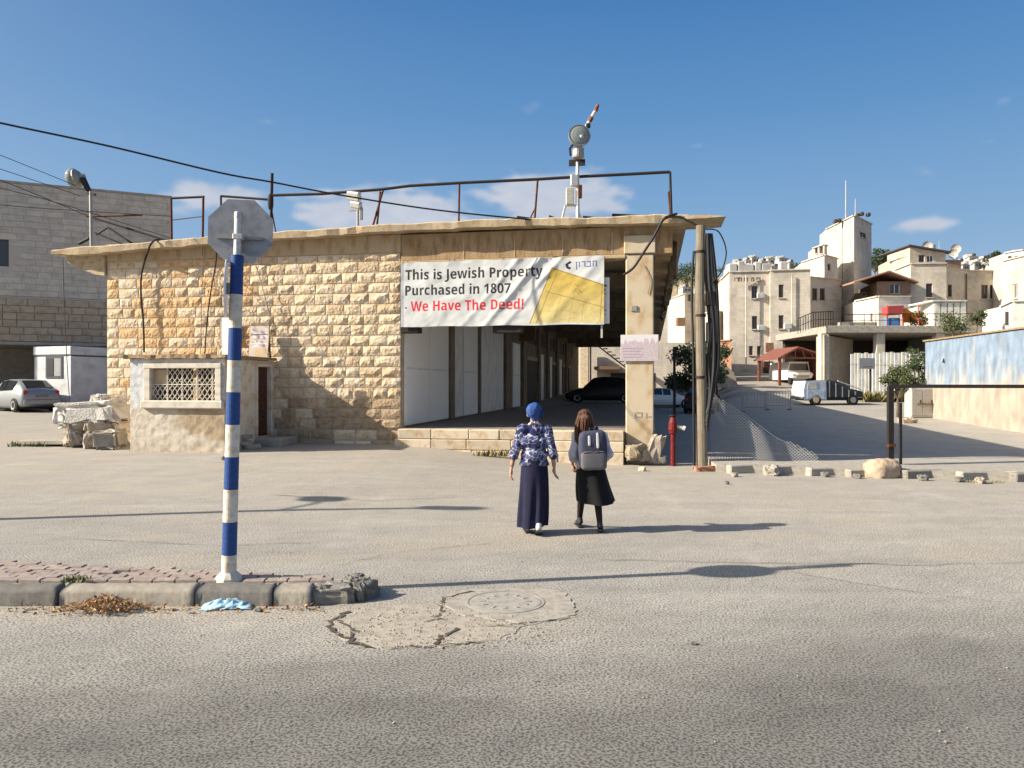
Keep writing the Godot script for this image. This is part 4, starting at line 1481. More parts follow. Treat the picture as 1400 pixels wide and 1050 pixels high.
# ---------------------------------------------------------------- vehicles
func make_car(called: String, label: String, pos: Vector3, yaw: float, paint: Material, ln: float, wd: float, ht: float, group := "", boxy := 0.0) -> Node3D:
	var c := thing(called, label, "car", Transform3D(Basis(Vector3.UP, deg_to_rad(yaw)), pos), group)
	var h := ln * 0.5
	var w := wd * 0.5
	# stations along the car, front to back: x, bottom, half width low, belt height, half width at the belt, top height, half width at the top
	var S := [[h, 0.36, w * 0.7, 0.55, w * 0.66, 0.6, w * 0.6], [h - 0.12, 0.22, w * 0.9, 0.6, w * 0.88, 0.68, w * 0.78], [h - 0.7, 0.18, w * 0.98, 0.76, w * 0.97, 0.83, w * 0.84],
		[h - 1.15, 0.18, w, 0.84, w * 0.98, 0.92, w * 0.84], [h - 1.85 + boxy * 0.3, 0.18, w, 0.88, w * 0.99, ht - 0.06, w * 0.68], [h - 2.5, 0.18, w, 0.9, w, ht, w * 0.7],
		[-h + 0.85 - boxy * 0.5, 0.18, w, 0.93, w * 0.99, ht - 0.05, w * 0.69], [-h + 0.22 - boxy * 0.12, 0.24, w * 0.96, 0.97, w * 0.94, 1.03 + boxy * 0.3, w * 0.78], [-h + 0.06, 0.3, w * 0.92, 0.86, w * 0.9, 0.92, w * 0.84], [-h, 0.36, w * 0.8, 0.62, w * 0.82, 0.68, w * 0.78]]
	var st := new_st(true)
	var ring := func(s): return [Vector3(s[0], s[1], s[2] * 0.9), Vector3(s[0], s[1] + 0.12, s[2]), Vector3(s[0], (s[1] + s[3]) * 0.55, s[2] * 1.01), Vector3(s[0], s[3], s[4]), Vector3(s[0], s[5], s[6]), Vector3(s[0], s[5] + 0.03, 0), Vector3(s[0], s[5], -s[6]), Vector3(s[0], s[3], -s[4]), Vector3(s[0], (s[1] + s[3]) * 0.55, -s[2] * 1.01), Vector3(s[0], s[1] + 0.12, -s[2]), Vector3(s[0], s[1], -s[2] * 0.9)]
	for i in S.size() - 1:
		var a: Array = ring.call(S[i])
		var b: Array = ring.call(S[i + 1])
		for k in a.size():
			var k2 := (k + 1) % a.size()
			quad(st, a[k], a[k2], b[k2], b[k])
	for e in [0, S.size() - 1]:
		var a: Array = ring.call(S[e])
		for k in range(1, a.size() - 1):
			if e == 0:
				tri(st, a[0], a[k + 1], a[k])
			else:
				tri(st, a[0], a[k], a[k + 1])
	st.index()
	part(c, "body", done(st), paint)
	var pane := func(p: Array, inset: float):
		var mid: Vector3 = (p[0] + p[1] + p[2] + p[3]) / 4.0
		var n: Vector3 = (p[1] - p[0]).cross(p[3] - p[0]).normalized()
		if n.dot(mid - Vector3(0, 0.6, 0)) < 0:
			n = -n
		var g := new_st()
		var q := []
		for v in p:
			q.append(mid + (v - mid) * inset + n * 0.034)
		quad(g, q[0], q[1], q[2], q[3])
		for k in 4:
			quad(g, q[k], q[(k + 1) % 4], q[(k + 1) % 4] - n * 0.05, q[k] - n * 0.05)
		return done(g)
	var P := func(i, top, sg): return Vector3(S[i][0], S[i][5] if top else S[i][3], (S[i][6] if top else S[i][4]) * sg)
	part(c, "windscreen", pane.call([P.call(3, true, -1), P.call(3, true, 1), P.call(4, true, 1), P.call(4, true, -1)], 0.9), M.car_glass)
	part(c, "rear_window", pane.call([P.call(6, true, -1), P.call(6, true, 1), P.call(7, true, 1), P.call(7, true, -1)], 0.86), M.car_glass)
	for sg in [-1.0, 1.0]:
		for i in [[4, 5], [5, 6]]:
			part(c, "side_window", pane.call([P.call(i[0], false, sg), P.call(i[0], true, sg), P.call(i[1], true, sg), P.call(i[1], false, sg)], 0.86), M.car_glass)
		part(c, "tail_light", box(Vector3(0.12, 0.24, 0.2), 0.03), M.lamp_red, T(Vector3(-h + 0.09, 0.83, sg * w * 0.78)))
		part(c, "headlight", lump(Vector3(0.3, 0.16, 0.36), 0.6), M.lamp_clear, T(Vector3(h - 0.2, 0.64, sg * w * 0.66)))
		part(c, "mirror", lump(Vector3(0.12, 0.14, 0.2), 0.6), paint, T(Vector3(h - 1.5, 0.98, sg * (w + 0.08))))
		for x in [h - 0.8, -h + 0.72]:
			var wh := part(c, "wheel", lathe([Vector2(0.0, -0.1), Vector2(0.24, -0.1), Vector2(0.31, -0.07), Vector2(0.31, 0.07), Vector2(0.24, 0.1), Vector2(0.0, 0.1)], 20), M.rubber, T(Vector3(x, 0.31, sg * (w - 0.06)), 0, 90))
			part(wh, "rim", lathe([Vector2(0.0, -0.012), Vector2(0.05, -0.012), Vector2(0.19, 0.0), Vector2(0.2, 0.01), Vector2(0.2, -0.1)], 16), M.alloy, T(Vector3(0, 0.105 * sg, 0), 0, 0 if sg > 0 else 180))
	part(c, "bumper", box(Vector3(0.16, 0.26, wd * 0.9), 0.05), paint, T(Vector3(-h + 0.03, 0.44, 0)))
	part(c, "number_plate", box(Vector3(0.02, 0.11, 0.5)), M.kerb_dark, T(Vector3(-h - 0.015, 0.72, 0)))
	part(c, "underbody", box(Vector3(ln * 0.86, 0.2, wd * 0.84)), M.rubber, T(Vector3(0, 0.24, 0)))
	return c


# ---------------------------------------------------------------- plants
func leaf_mesh(center_list: Array, count: int, leaf: float, sd: int) -> ArrayMesh:
	var st := new_st()
	var r := RandomNumberGenerator.new()
	r.seed = sd
	for i in count:
		var cl: Array = center_list[r.randi_range(0, center_list.size() - 1)]
		var dir := Vector3(r.randfn(), r.randfn(), r.randfn()).normalized()
		var p: Vector3 = cl[0] + dir * cl[1] * pow(r.randf(), 0.45) * Vector3(1, 0.8, 1)
		var b := Basis.from_euler(Vector3(r.randf_range(-1.2, 1.2), r.randf() * TAU, r.randf_range(-1.2, 1.2)))
		var s := leaf * r.randf_range(0.6, 1.3)
		quad(st, p, p + b * Vector3(s * 0.35, s * 0.5, 0.05 * s), p + b * Vector3(0, s, 0), p + b * Vector3(-s * 0.35, s * 0.5, 0.05 * s))
	return done(st)


func tree(called: String, label: String, category: String, base: Vector3, height: float, crown_r: float, count: int, leaf: float, m: Material, sd: int, group := "", stem := 0.35) -> void:
	var t := thing(called, label, category, Transform3D(Basis(), base), group)
	var r := RandomNumberGenerator.new()
	r.seed = sd
	var st := new_st()
	var fork := Vector3(r.randf_range(-0.1, 0.1), height * stem, 0)
	add_tube(st, [Vector3(0, -0.3, 0), fork * 0.5 + Vector3(0.04, 0, 0), fork], 0.035 * height * 0.6 + 0.02, 0.02 * height * 0.6 + 0.015, 7)
	var cl := []
	for i in 13:
		var a := r.randf() * TAU
		var p := fork + Vector3(cos(a) * crown_r * r.randf_range(0.1, 0.75), (height * (1.0 - stem)) * r.randf_range(0.12, 0.86), sin(a) * crown_r * r.randf_range(0.1, 0.75))
		cl.append([p, crown_r * r.randf_range(0.26, 0.48)])
		add_tube(st, [fork, fork.lerp(p, 0.5) + Vector3(0, 0.08, 0), p], 0.016 * height * 0.5 + 0.008, 0.006, 5)
	part(t, "trunk", done(st), M.bark)
	var cr := part(t, "crown", leaf_mesh(cl, count, leaf, sd), m)
	cr.set_meta("kind", "stuff")


func weeds(called: String, label: String, base: Vector3, w: float, d: float, h: float, count: int, m: Material = null) -> void:
	var st := new_st()
	for i in count:
		var p := Vector3(rng.randf_range(-0.5, 0.5) * w, 0, rng.randf_range(-0.5, 0.5) * d)
		var lean := Vector3(rng.randf_range(-0.6, 0.6), 1.0, rng.randf_range(-0.6, 0.6)) * h * rng.randf_range(0.4, 1.0)
		var side := Vector3(rng.randf_range(-1, 1), 0, rng.randf_range(-1, 1)).normalized() * h * 0.09
		tri(st, p - side, p + lean * 0.55 + side * 1.4, p + side)
		tri(st, p - side, p + lean, p + lean * 0.55 + side * 1.4)
	var o := one(called, label, "weeds", done(st), m if m else M.weed, Transform3D(Basis(), base))
	o.set_meta("kind", "stuff")


# ---------------------------------------------------------------- the village on the right
func flat_pt(px: float, d: float) -> Vector2:
	return Vector2((px - 700.0) / F * d, d)


func on_edge(a: Vector2, b: Vector2, px: float) -> Array:  # distance along the edge and depth where the sight line through px meets it
	var r := (px - 700.0) / F
	var e := b - a
	var s := (r * a.y - a.x) / (e.x - r * e.y)
	return [s * e.length(), a.y + s * e.y]


# walls over a footprint given by (pixel column, depth) of its near corners, left to right; windows: [edge, x0, y0, x1, y1 in picture coordinates, style]
func block(t: Node3D, called: String, pts: Array, y0: float, top_py: float, at_i: int, m: Material, wins := [], back := 7.0, cap := true) -> float:
	var q := []
	for p in pts:
		q.append(flat_pt(p[0], p[1]))
	var y1: float = EYE + (525.0 - top_py) / F * q[at_i].y
	var st := new_st()
	var panes := []
	for i in q.size() - 1:
		var a: Vector2 = q[i]
		var b: Vector2 = q[i + 1]
		var o := Vector3(a.x, y0, -a.y)
		var ux := Vector3(b.x - a.x, 0, -(b.y - a.y)).normalized()
		var holes := []
		for w in wins:
			if w[0] == i:
				var l := on_edge(a, b, w[1])
				var r := on_edge(a, b, w[3])
				var k: float = (l[1] + r[1]) * 0.5
				var rect := [l[0], EYE + (525.0 - w[4]) / F * k - y0, r[0], EYE + (525.0 - w[2]) / F * k - y0]
				holes.append(rect)
				panes.append([o, ux, rect, w[5]])
		add_face(st, o, ux, a.distance_to(b), y1 - y0, holes, 0.25)
	var first: Vector2 = q[0]
	var last: Vector2 = q[-1]
	var bl := first + Vector2(0.18, 1.0) * back
	var br := last + Vector2(0.18, 1.0) * back
	for e in [[last, br], [br, bl], [bl, first]]:
		add_face(st, Vector3(e[0].x, y0, -e[0].y), Vector3(e[1].x - e[0].x, 0, e[0].y - e[1].y).normalized(), e[0].distance_to(e[1]), y1 - y0, [], 0.0)
	var outline := PackedVector2Array(q)
	outline.append(br)
	outline.append(bl)
	var ti := Geometry2D.triangulate_polygon(outline)
	for i in range(0, ti.size(), 3):
		var v := []
		for k in 3:
			v.append(Vector3(outline[ti[i + k]].x, y1 - 0.3, -outline[ti[i + k]].y))
		tri(st, v[0], v[1], v[2])
	var wall := part(t, called, done(st), m)
	if cap:
		st = new_st()
		for i in q.size() - 1:
			add_bar(st, Vector3(q[i].x, y1 + 0.03, -q[i].y), Vector3(q[i + 1].x, y1 + 0.03, -q[i + 1].y), 0.3, 0.12)
		part(wall, "coping", done(st), m)
	for p in panes:
		var ux: Vector3 = p[1]
		var n := ux.cross(Vector3.UP)
		var bs := Basis(ux, Vector3.UP, n)
		var r: Array = p[2]
		var c: Vector3 = p[0] + ux * (r[0] + r[2]) * 0.5 + Vector3.UP * (r[1] + r[3]) * 0.5
		var w: float = r[2] - r[0]
		var h: float = r[3] - r[1]
		st = new_st()
		var f := 0.07
		for k in [[0, h / 2 - f / 2, w, f], [0, -h / 2 + f / 2, w, f], [-w / 2 + f / 2, 0, f, h - 2 * f], [w / 2 - f / 2, 0, f, h - 2 * f], [0.0, 0, f * 0.8, h - 2 * f]]:
			add_box(st, Transform3D(Basis(), Vector3(k[0], k[1], -0.14)), Vector3(k[2], k[3], 0.06))
		var win := part(t, "window", done(st), M.window_white if p[3] == 1 else M.window_frame, Transform3D(bs, c))
		part(win, "pane", box(Vector3(w, h, 0.02)), M.pane, T(Vector3(0, 0, -0.19)))
		part(win, "sill", box(Vector3(w + 0.2, 0.09, 0.22)), m, T(Vector3(0, -h / 2 - 0.048, 0.02)))
	return y1


func antenna(label: String, base: Vector3, h: float, r: float) -> void:
	one("antenna", label, "antenna", tube([base, base + Vector3(0, h, 0)], r, r * 0.6, 6), M.white_house)


func village() -> void:
	var t := thing("apartment_house", "large beige stone apartment house with dark windows and sign letters near its roof", "building")
	block(t, "wall", [[986, 86], [997, 80], [1052, 79.4], [1053, 78.9], [1108, 78.2]], 0.5, 372, 1, M.ashlar0, [[1, 1027.5, 391, 1035.5, 408, 0], [3, 1064.5, 389, 1071.5, 407, 0], [1, 1028, 432, 1035.5, 450, 0], [3, 1064.5, 431, 1071.5, 449.5, 0], [1, 1024, 473, 1029.5, 485.5, 0], [1, 1035, 473, 1040.5, 485.5, 0]], 12)
	for q in [[1001, 371, 0.9, 0.7], [1012, 370, 0.7, 1.1], [1022, 371, 1.2, 0.6], [1035, 370, 0.7, 0.9], [1046, 371, 1.0, 0.7], [1070, 370, 0.8, 1.0]]:
		part(t, "roof_tank", box(Vector3(q[2], q[3] + 0.6, 0.8), 0.1), M.white_house, T(at(q[0], q[1] - 2, 83.0)))
	for px in [1020.0, 1083.0]:
		part(t, "drain_pipe", tube([at(px, 376, 79.2 if px < 1050 else 78.3), at(px, 505, 79.2 if px < 1050 else 78.3)], 0.07, -1, 6), M.ashlar3)
	for q in [[1040, 404, 79.4], [1077, 446, 78.4], [1041, 448, 79.4]]:
		part(t, "cooling_unit", box(Vector3(0.75, 0.55, 0.3), 0.03), M.cabin, T(at(q[0], q[1], q[2] - 0.1), 1))
	part(t, "doorway", span(at(1043, 517, 79.0), at(1056, 494, 78.6)), M.rust_door)
	# metal letters on the wall, read right to left
	var lx := 1039.0
	for g in [[[-3.0, 0, 3.6, 0.9], [0, -1.5, 0.9, 4], [-1.4, -3.6, 4.2, 0.9]], [[0, -0.7, 0.9, 2.4]], [[-1.2, 0, 3.2, 0.9], [0.2, -1.5, 0.9, 4], [-2.6, -1.7, 0.9, 3.6]], [], [[-1.2, 0, 3.2, 0.9], [0.2, -1.8, 0.9, 4.2]], [[0, -1.5, 0.9, 4]], [[-1.2, 0, 3.6, 0.9], [0.3, -1.8, 0.9, 4.0], [-2.6, -1.5, 0.9, 4.4]], [[-1.0, 0, 2.6, 0.9], [0.3, -1.6, 0.9, 4]], [[0, -1.5, 0.9, 4]]]:
		if g.size():
			var st := new_st()
			for k in g:
				add_box(st, Transform3D(Basis(), Vector3(k[0] * 0.075, k[1] * 0.1, 0)), Vector3(k[2] * 0.1, k[3] * 0.1, 0.1))
			part(t, "letter", done(st), M.window_frame, T(at(lx, 380, 79.4), 2))
		lx -= 4.3
	t = thing("apartment_house", "shaded stone wing with a pair of windows right of the lettered house", "building")
	block(t, "wall", [[1108, 80], [1150.5, 82.5]], 0.5, 379, 0, M.ashlar2, [[0, 1110.5, 394, 1117.5, 411, 0], [0, 1121, 394, 1128, 411, 0]], 8)
	t = thing("stone_tower", "tall square stone tower with a small window and antennas", "tower")
	block(t, "wall", [[1130, 100], [1167.5, 92], [1191.5, 97]], 3, 295, 1, M.ashlar1, [[1, 1175.5, 318, 1184, 325.5, 0]], 4)
	part(t, "drain_pipe", tube([at(1152, 300, 95.2), at(1152, 410, 95.2)], 0.08, -1, 6), M.window_frame)
	for q in [[1172, 292], [1178, 290], [1187, 291], [1142, 300], [1147, 299]]:
		part(t, "roof_tank", lump(Vector3(0.5, 0.5, 0.5), 0.5), M.roof_dark, T(at(q[0], q[1] + 2.5, 95.0)))
	antenna("tall white mast on the stone tower's left edge", at(1156.5, 300, 95), 4.8, 0.09)
	antenna("short mast on the stone tower's right part", at(1169.5, 294, 94), 2.0, 0.07)
	t = thing("terrace_house", "stepped pale house with a roof terrace left of the tower", "building")
	block(t, "wall", [[1097, 93], [1127, 88], [1145, 90.5]], 3, 349, 1, M.ashlar1, [[1, 1131.5, 361, 1135.5, 370, 0]], 6)
	block(t, "upper_room", [[1112, 93.5], [1127, 91], [1131, 92]], 10, 334.5, 1, M.ashlar1, [[0, 1114, 337, 1118, 347, 0], [0, 1120, 336.5, 1125, 347, 0]], 3)
	t = thing("tiled_house", "house with brown upper storey under a shallow red tile roof", "building")
	var y1 := block(t, "wall", [[1167.5, 85], [1199, 82], [1200, 80], [1246, 80]], 2, 399, 2, M.ashlar2, [[0, 1177.5, 391.5 + 8, 1187, 405, 1]], 8)
	block(t, "brown_storey", [[1199, 79.6], [1245.5, 79.4]], y1 - 2.4, 385, 0, M.brown_house, [[0, 1216.5, 388, 1230.5, 402, 1]], 7, false)
	part(t, "roof", prism([Vector2(-3.2, 0), Vector2(0.4, 1.15), Vector2(3.4, 0.0), Vector2(3.4, -0.14), Vector2(0.4, 1.0), Vector2(-3.2, -0.14)], -6.5, 0.6), M.roof_tile, T(at(1207, 386, 79.4)))
	block(t, "front_room", [[1170, 78], [1201, 74], [1245, 74.2]], 1, 405.5, 1, M.ashlar3, [[0, 1190, 428.5, 1193, 440, 0]], 5)
	t = thing("tall_house", "tall plain beige house with a slanted dark roof room on top", "building")
	block(t, "wall", [[1224, 84], [1245, 79.8], [1294, 79.4]], 2, 361, 1, M.ashlar0, [[2 - 1, 1266, 387.5, 1275, 406.5, 0]], 8)
	block(t, "roof_room", [[1221, 87], [1244, 83], [1293, 83]], 10, 345, 1, M.ashlar4, [[1, 1256, 348, 1264, 358.5, 0], [1, 1267, 349, 1276.5, 358.5, 1]], 6, false)
	var rp := at(1268, 343, 83)
	part(t, "roof", prism([Vector2(-2.2, 0.5), Vector2(-2.2, 0.62), Vector2(2.3, -0.12), Vector2(2.3, -0.28)], -6, 0.5), M.roof_dark, Transform3D(Basis(), rp))
	part(t, "gable", prism([Vector2(-1.9, -0.45), Vector2(-1.9, 0.42), Vector2(1.98, -0.24), Vector2(1.98, -0.45)], -5, -0.01), M.ashlar4, Transform3D(Basis(), rp))
	t = thing("long_house", "low shaded stone house with two double windows right of the tall one", "building")
	block(t, "wall", [[1294, 80], [1321, 82], [1323, 82.2], [1374, 82.6]], 2, 366, 0, M.ashlar4, [[0, 1296, 389, 1301.5, 406, 0], [2, 1341.5, 389.5, 1350.5, 408.5, 0], [2, 1353.5, 389.5, 1362.5, 408.5, 0]], 7)
	part(t, "drain_pipe", tube([at(1321.5, 374, 81.8), at(1321.5, 430, 81.8)], 0.08, -1, 6), M.window_frame)
	t = thing("corner_house", "bright cream house at the right edge of the picture", "building")
	block(t, "wall", [[1372, 80], [1450, 72]], 2, 357, 0, M.ashlar1, [[0, 1384.5, 388, 1391, 408, 1]], 8)
	block(t, "roof_room", [[1374, 84], [1400, 82], [1420, 82]], 12, 346, 0, M.white_house, [[0, 1378, 350, 1383, 354.5, 0], [0, 1387, 350, 1392, 354.5, 0]], 4)
	# white panelled shed on the terrace
	t = thing("panel_shed", "white panelled shed on the terrace below the long house", "shed")
	block(t, "wall", [[1257, 70], [1277, 66], [1321, 66]], 3, 412, 1, M.shed_white, [], 5)
	for i in 5:
		part(t, "panel", span(at(1278 + i * 8.8, 442, 65.9), at(1285.5 + i * 8.8, 414, 65.85)), M.shed_white)
	part(t, "roof", span(at(1275, 412, 65.7), at(1322, 410, 65.7) + Vector3(0, 0, -4)), M.shed_white)
	t = thing("panel_shed", "pale shed half hidden at the right edge above the blue wall", "shed")
	block(t, "wall", [[1369, 62], [1385, 58], [1450, 57]], 2, 412, 1, M.shed_white, [], 5)
	part(t, "door", span(at(1374, 445, 59.5), at(1382, 426, 59.4)), M.roof_dark)
	# parking deck
	t = thing("parking_deck", "concrete deck on square columns with a dark space under it", "deck")
	var yd := EYE + 70.0 / F * 62.0
	part(t, "slab", span(Vector3(25.4, yd, -74), Vector3(38.0, yd + 0.58, -62), 0.03), M.concrete)
	for px in [1126.0, 1202.0, 1283.0]:
		var p := at(px, 0, 62.6)
		part(t, "column", span(Vector3(p.x - 0.34, 0.5, -62.95), Vector3(p.x + 0.34, yd - 0.004, -62.3), 0.02), M.ashlar0)
	block(t, "side_wall", [[1127, 61.9], [1166, 69.5]], 0.5, 457.5, 0, M.ashlar2, [], 3, false)
	part(t, "back_wall", span(Vector3(26.0, 0.5, -73.8), Vector3(38, yd - 0.01, -73.2)), M.door_dark)  # near-black colour stands in for the shade under the deck
	part(t, "parapet", span(at(1148, 447, 62.5), at(1196, 441, 62.9)), M.concrete)
	rail_fence("dark railing with thin bars on the left end of the parking deck", [at(1091, 457, 61.6), at(1112, 448, 61.8), at(1139, 447, 62.2)], 1.25, 0.22)
	rail_fence("low thin railing along the front edge of the parking deck", [at(1150, 447, 62.1), at(1245, 446, 62.1), at(1330, 446, 62.1)], 1.0, 0.9)
	# playground on the deck
	t = thing("play_frame", "red, orange and blue climbing frame standing on the parking deck", "climbing frame", Transform3D(Basis().scaled(Vector3.ONE * 1.35), at(1231, 447.5, 63)))
	part(t, "roof", prism([Vector2(-0.95, 0.72), Vector2(-0.95, 1.25), Vector2(0.0, 1.3), Vector2(0.0, 0.78)], -0.4, 0.4), M.play_red)
	part(t, "slide", prism([Vector2(0.05, 1.15), Vector2(0.25, 1.15), Vector2(1.5, 0.15), Vector2(1.3, 0.1), Vector2(0.1, 1.0)], -0.25, 0.25), M.play_orange)
	part(t, "panel", span(Vector3(-0.85, 0.05, -0.3), Vector3(-0.15, 0.55, 0.3), 0.03), M.play_blue)
	part(t, "orange_panel", span(Vector3(0.3, 0.3, -0.3), Vector3(0.9, 0.95, -0.2), 0.02), M.play_orange)
	for x in [-0.95, 0.0, 0.95]:
		part(t, "post", tube([Vector3(x, 0, 0.3), Vector3(x, 1.3, 0.3)], 0.05, -1, 6), M.play_red)
	# carport with a van
	var cp := foot(1093, 66)
	t = thing("carport", "open carport with red posts and a gabled red frame roof", "carport", T(cp, 4))
	for x in [-1.75, 1.75]:
		for z in [0.0, -4.5]:
			part(t, "post", span(Vector3(x - 0.11, -0.3, z - 0.11), Vector3(x + 0.11, 2.4, z + 0.11)), M.carport_red)
	part(t, "side_panel", span(Vector3(1.62, 0, -4.3), Vector3(1.66, 2.4, -0.2)), M.carport_red)
	part(t, "roof", prism([Vector2(-2.05, 2.35), Vector2(-0.2, 3.35), Vector2(1.95, 2.7), Vector2(1.95, 2.58), Vector2(-0.2, 3.2), Vector2(-2.05, 2.22)], -5.0, 0.35), M.carport_red)
	for x in [-1.2, -0.4, 0.4, 1.2]:
		part(t, "rafter", bar(Vector3(x, 2.42, 0.1), Vector3(x * 0.85 - 0.1, 3.1 - 0.25 * absf(x), 0.1), 0.07, 0.07), M.carport_red)
	part(t, "tie_beam", span(Vector3(-1.75, 2.3, -0.05), Vector3(1.75, 2.42, 0.06)), M.carport_red)
	t = thing("delivery_van", "white van parked under the red carport", "van", T(foot(1092, 67.2), 3))
	part(t, "body", prism([Vector2(-1.0, 0.42), Vector2(-1.0, 1.2), Vector2(-0.86, 2.0), Vector2(0.86, 2.0), Vector2(1.0, 1.2), Vector2(1.0, 0.42)], -4.2, 0.0), M.white_car)
	part(t, "bonnet", lump(Vector3(1.96, 0.62, 1.0), 0.4), M.white_car, T(Vector3(0, 0.82, 0.35)))
	part(t, "windscreen", prism([Vector2(-0.88, 1.26), Vector2(-0.76, 1.84), Vector2(0.76, 1.84), Vector2(0.88, 1.26)], 0.0, 0.03), M.car_glass)
	part(t, "grille", span(Vector3(-0.6, 0.6, 0.8), Vector3(0.6, 0.82, 0.87), 0.02), M.grey_steel)
	for x in [-0.85, 0.85]:
		part(t, "headlight", lump(Vector3(0.3, 0.2, 0.12), 0.6), M.lamp_clear, T(Vector3(x * 0.92, 0.86, 0.8)))
		part(t, "wheel", tube([Vector3(x - 0.1, 0.34, 0.25), Vector3(x + 0.1, 0.34, 0.25)], 0.34, -1, 14), M.rubber)
	# white sheet fence, hoop and pickup
	t = thing("sheet_fence", "white sheet metal fence of upright panels in front of the parking deck", "fence")
	var pa := foot(1163, 57)
	var pb := foot(1264, 54)
	var n := 20
	for i in n:
		var p := pa.lerp(pb, float(i) / n)
		var q := pa.lerp(pb, (i + 0.86) / n)
		p.y = EYE + 42.5 / F * 56.0
		part(t, "panel", bar(Vector3((p.x + q.x) / 2, 0.6, (p.z + q.z) / 2), Vector3((p.x + q.x) / 2, p.y + rng.randf_range(-0.05, 0.05), (p.z + q.z) / 2), p.distance_to(Vector3(q.x, p.y, q.z)), 0.05 if i % 2 else 0.09), M.shed_white if i % 3 else M.cabin)
	part(t, "rail", bar(pa + Vector3(0, 2.2, 0.08), pb + Vector3(0, 2.2, 0.08), 0.06, 0.04), M.grey_steel)
	t = thing("basketball_hoop", "basketball hoop with a grey backboard in front of the white sheet fence", "basketball hoop", T(foot(1190, 52), 0))
	part(t, "post", tube([Vector3(0, 0, 0), Vector3(0, 2.5, 0)], 0.07, -1, 8), M.dark_steel)
	part(t, "backboard", span(Vector3(-0.82, 2.05, 0.08), Vector3(0.25, 2.78, 0.13), 0.01), M.plate_back)
	part(t, "hoop_ring", tube([Vector3(-0.5, 2.2, 0.13), Vector3(-0.5, 2.2, 0.5), Vector3(-0.1, 2.2, 0.5), Vector3(-0.1, 2.2, 0.13)], 0.02, -1, 5), M.rusty_steel)
	pickup()
	make_car("parked_car", "white car parked beyond the arcade pillar in the shade", foot(908, 57), 10, M.white_car, 4.2, 1.7, 1.42, "cars parked around the market")
	make_car("parked_car", "dark car parked behind the wooden utility pole", foot(960, 47.5) + Vector3(0, 0, 0), 70, M.black_car, 4.3, 1.75, 1.5, "cars parked around the market", 0.6)
	var cf := house * Vector3(5.15, 0.72, -29.6)
	make_car("parked_car", "black car standing on the arcade floor at its far end", house * Vector3(3.45, 0.72, -29.5), 169.8, M.black_car, 4.5, 1.78, 1.62, "cars parked around the market")
	# crowd barriers on the road
	for q in [[1030, 43.0, 3.0, "left crowd barrier standing across the road beyond the chain-link"], [1064, 42.5, -2.0, "right crowd barrier standing across the road beyond the chain-link"]]:
		t = thing("crowd_barrier", q[3], "barrier", T(foot(q[0], q[1]), q[2]), "steel crowd barriers")
		var fr := new_st()
		add_tube(fr, [Vector3(-0.66, 0.05, 0), Vector3(-0.66, 1.05, 0), Vector3(0.66, 1.05, 0), Vector3(0.66, 0.05, 0)], 0.025, -1, 6)
		add_tube(fr, [Vector3(-0.66, 0.25, 0), Vector3(0.66, 0.25, 0)], 0.02, -1, 6)
		part(t, "frame", done(fr), M.grey_steel)
		for i in 8:
			part(t, "bar", tube([Vector3(-0.56 + i * 0.16, 0.25, 0), Vector3(-0.56 + i * 0.16, 1.05, 0)], 0.012, -1, 5), M.grey_steel)
		for x in [-0.6, 0.6]:
			part(t, "foot", bar(Vector3(x, 0.04, -0.3), Vector3(x, 0.04, 0.3), 0.05, 0.04), M.dark_steel)
	# blue painted building on the right
	blue_building()
	# walls and houses seen between the eave and the wooden pole
	t = thing("brick_wall", "short reddish brick wall at the left foot of the lettered house", "wall")
	block(t, "wall", [[976, 72], [1000, 70]], 1, 467, 0, M.red_brick, [], 2)
	t = thing("terrace_house", "white house with a brown balcony seen between the roof edge and the wooden pole", "building")
	block(t, "wall", [[915, 100], [936, 94], [975, 95]], 3, 402, 1, M.ashlar0, [[1, 958, 412, 964, 424, 0], [1, 940, 402, 948, 412, 0]], 8)
	part(t, "balcony", span(at(924, 446, 93), at(937, 434, 92)), M.planks)
	t = thing("terrace_house", "pale narrow house left of the lettered house behind the wooden pole", "building")
	block(t, "wall", [[962, 88], [975, 84], [988, 85]], 3, 425, 1, M.ashlar1, [[1, 979, 440, 983, 466, 0]], 5)
	one("stone_pier", "squat beige masonry pier at the foot of the lettered house", "pier", prism([Vector2(-1.3, 0), Vector2(-1.1, 2.0), Vector2(-0.2, 2.1), Vector2(0.6, 1.3), Vector2(1.0, 0)], -0.8, 0.4), M.ashlar2, Transform3D(Basis(), foot(992, 66)))
	one("retaining_wall", "long low retaining wall of beige stone along the road's left side", "wall", bar(foot(905, 68) + Vector3(0, 0.4, 0), foot(975, 66) + Vector3(0, 0.4, 0), 0.4, 1.6), M.concrete)
	tree("leafy_tree", "dense green tree behind the wooden utility pole", "tree", foot(945, 58), 4.7, 2.7, 6500, 0.2, M.leaf0, 31, "", 0.2)
	tree("leafy_tree", "dark green tree between the wooden pole and the red brick wall", "tree", foot(979, 63), 4.4, 1.7, 3600, 0.2, M.leaf2, 32, "", 0.2)
	tree("young_tree", "young tree in front of the white sheet fence, nearest the gate posts", "tree", foot(1226, 37), 2.9, 0.95, 2200, 0.11, M.leaf1, 33, "", 0.3)
	tree("young_tree", "leaning small tree beside the utility cabinet", "tree", foot(1238, 38), 2.2, 0.7, 1500, 0.1, M.leaf0, 34, "", 0.35)
	tree("young_tree", "green bush-like tree at the corner of the blue building", "tree", foot(1254, 45), 3.6, 1.1, 2400, 0.12, M.leaf0, 35, "", 0.2)
	tree("shrub", "shrub on the deck's right end above the blue wall", "shrub", at(1302, 458, 60), 1.7, 1.5, 1600, 0.15, M.leaf1, 36, "", 0.1)
	tree("shrub", "round shrub on the terrace in front of the long house", "shrub", at(1335, 449, 61), 1.4, 0.9, 1100, 0.14, M.leaf0, 37, "", 0.1)
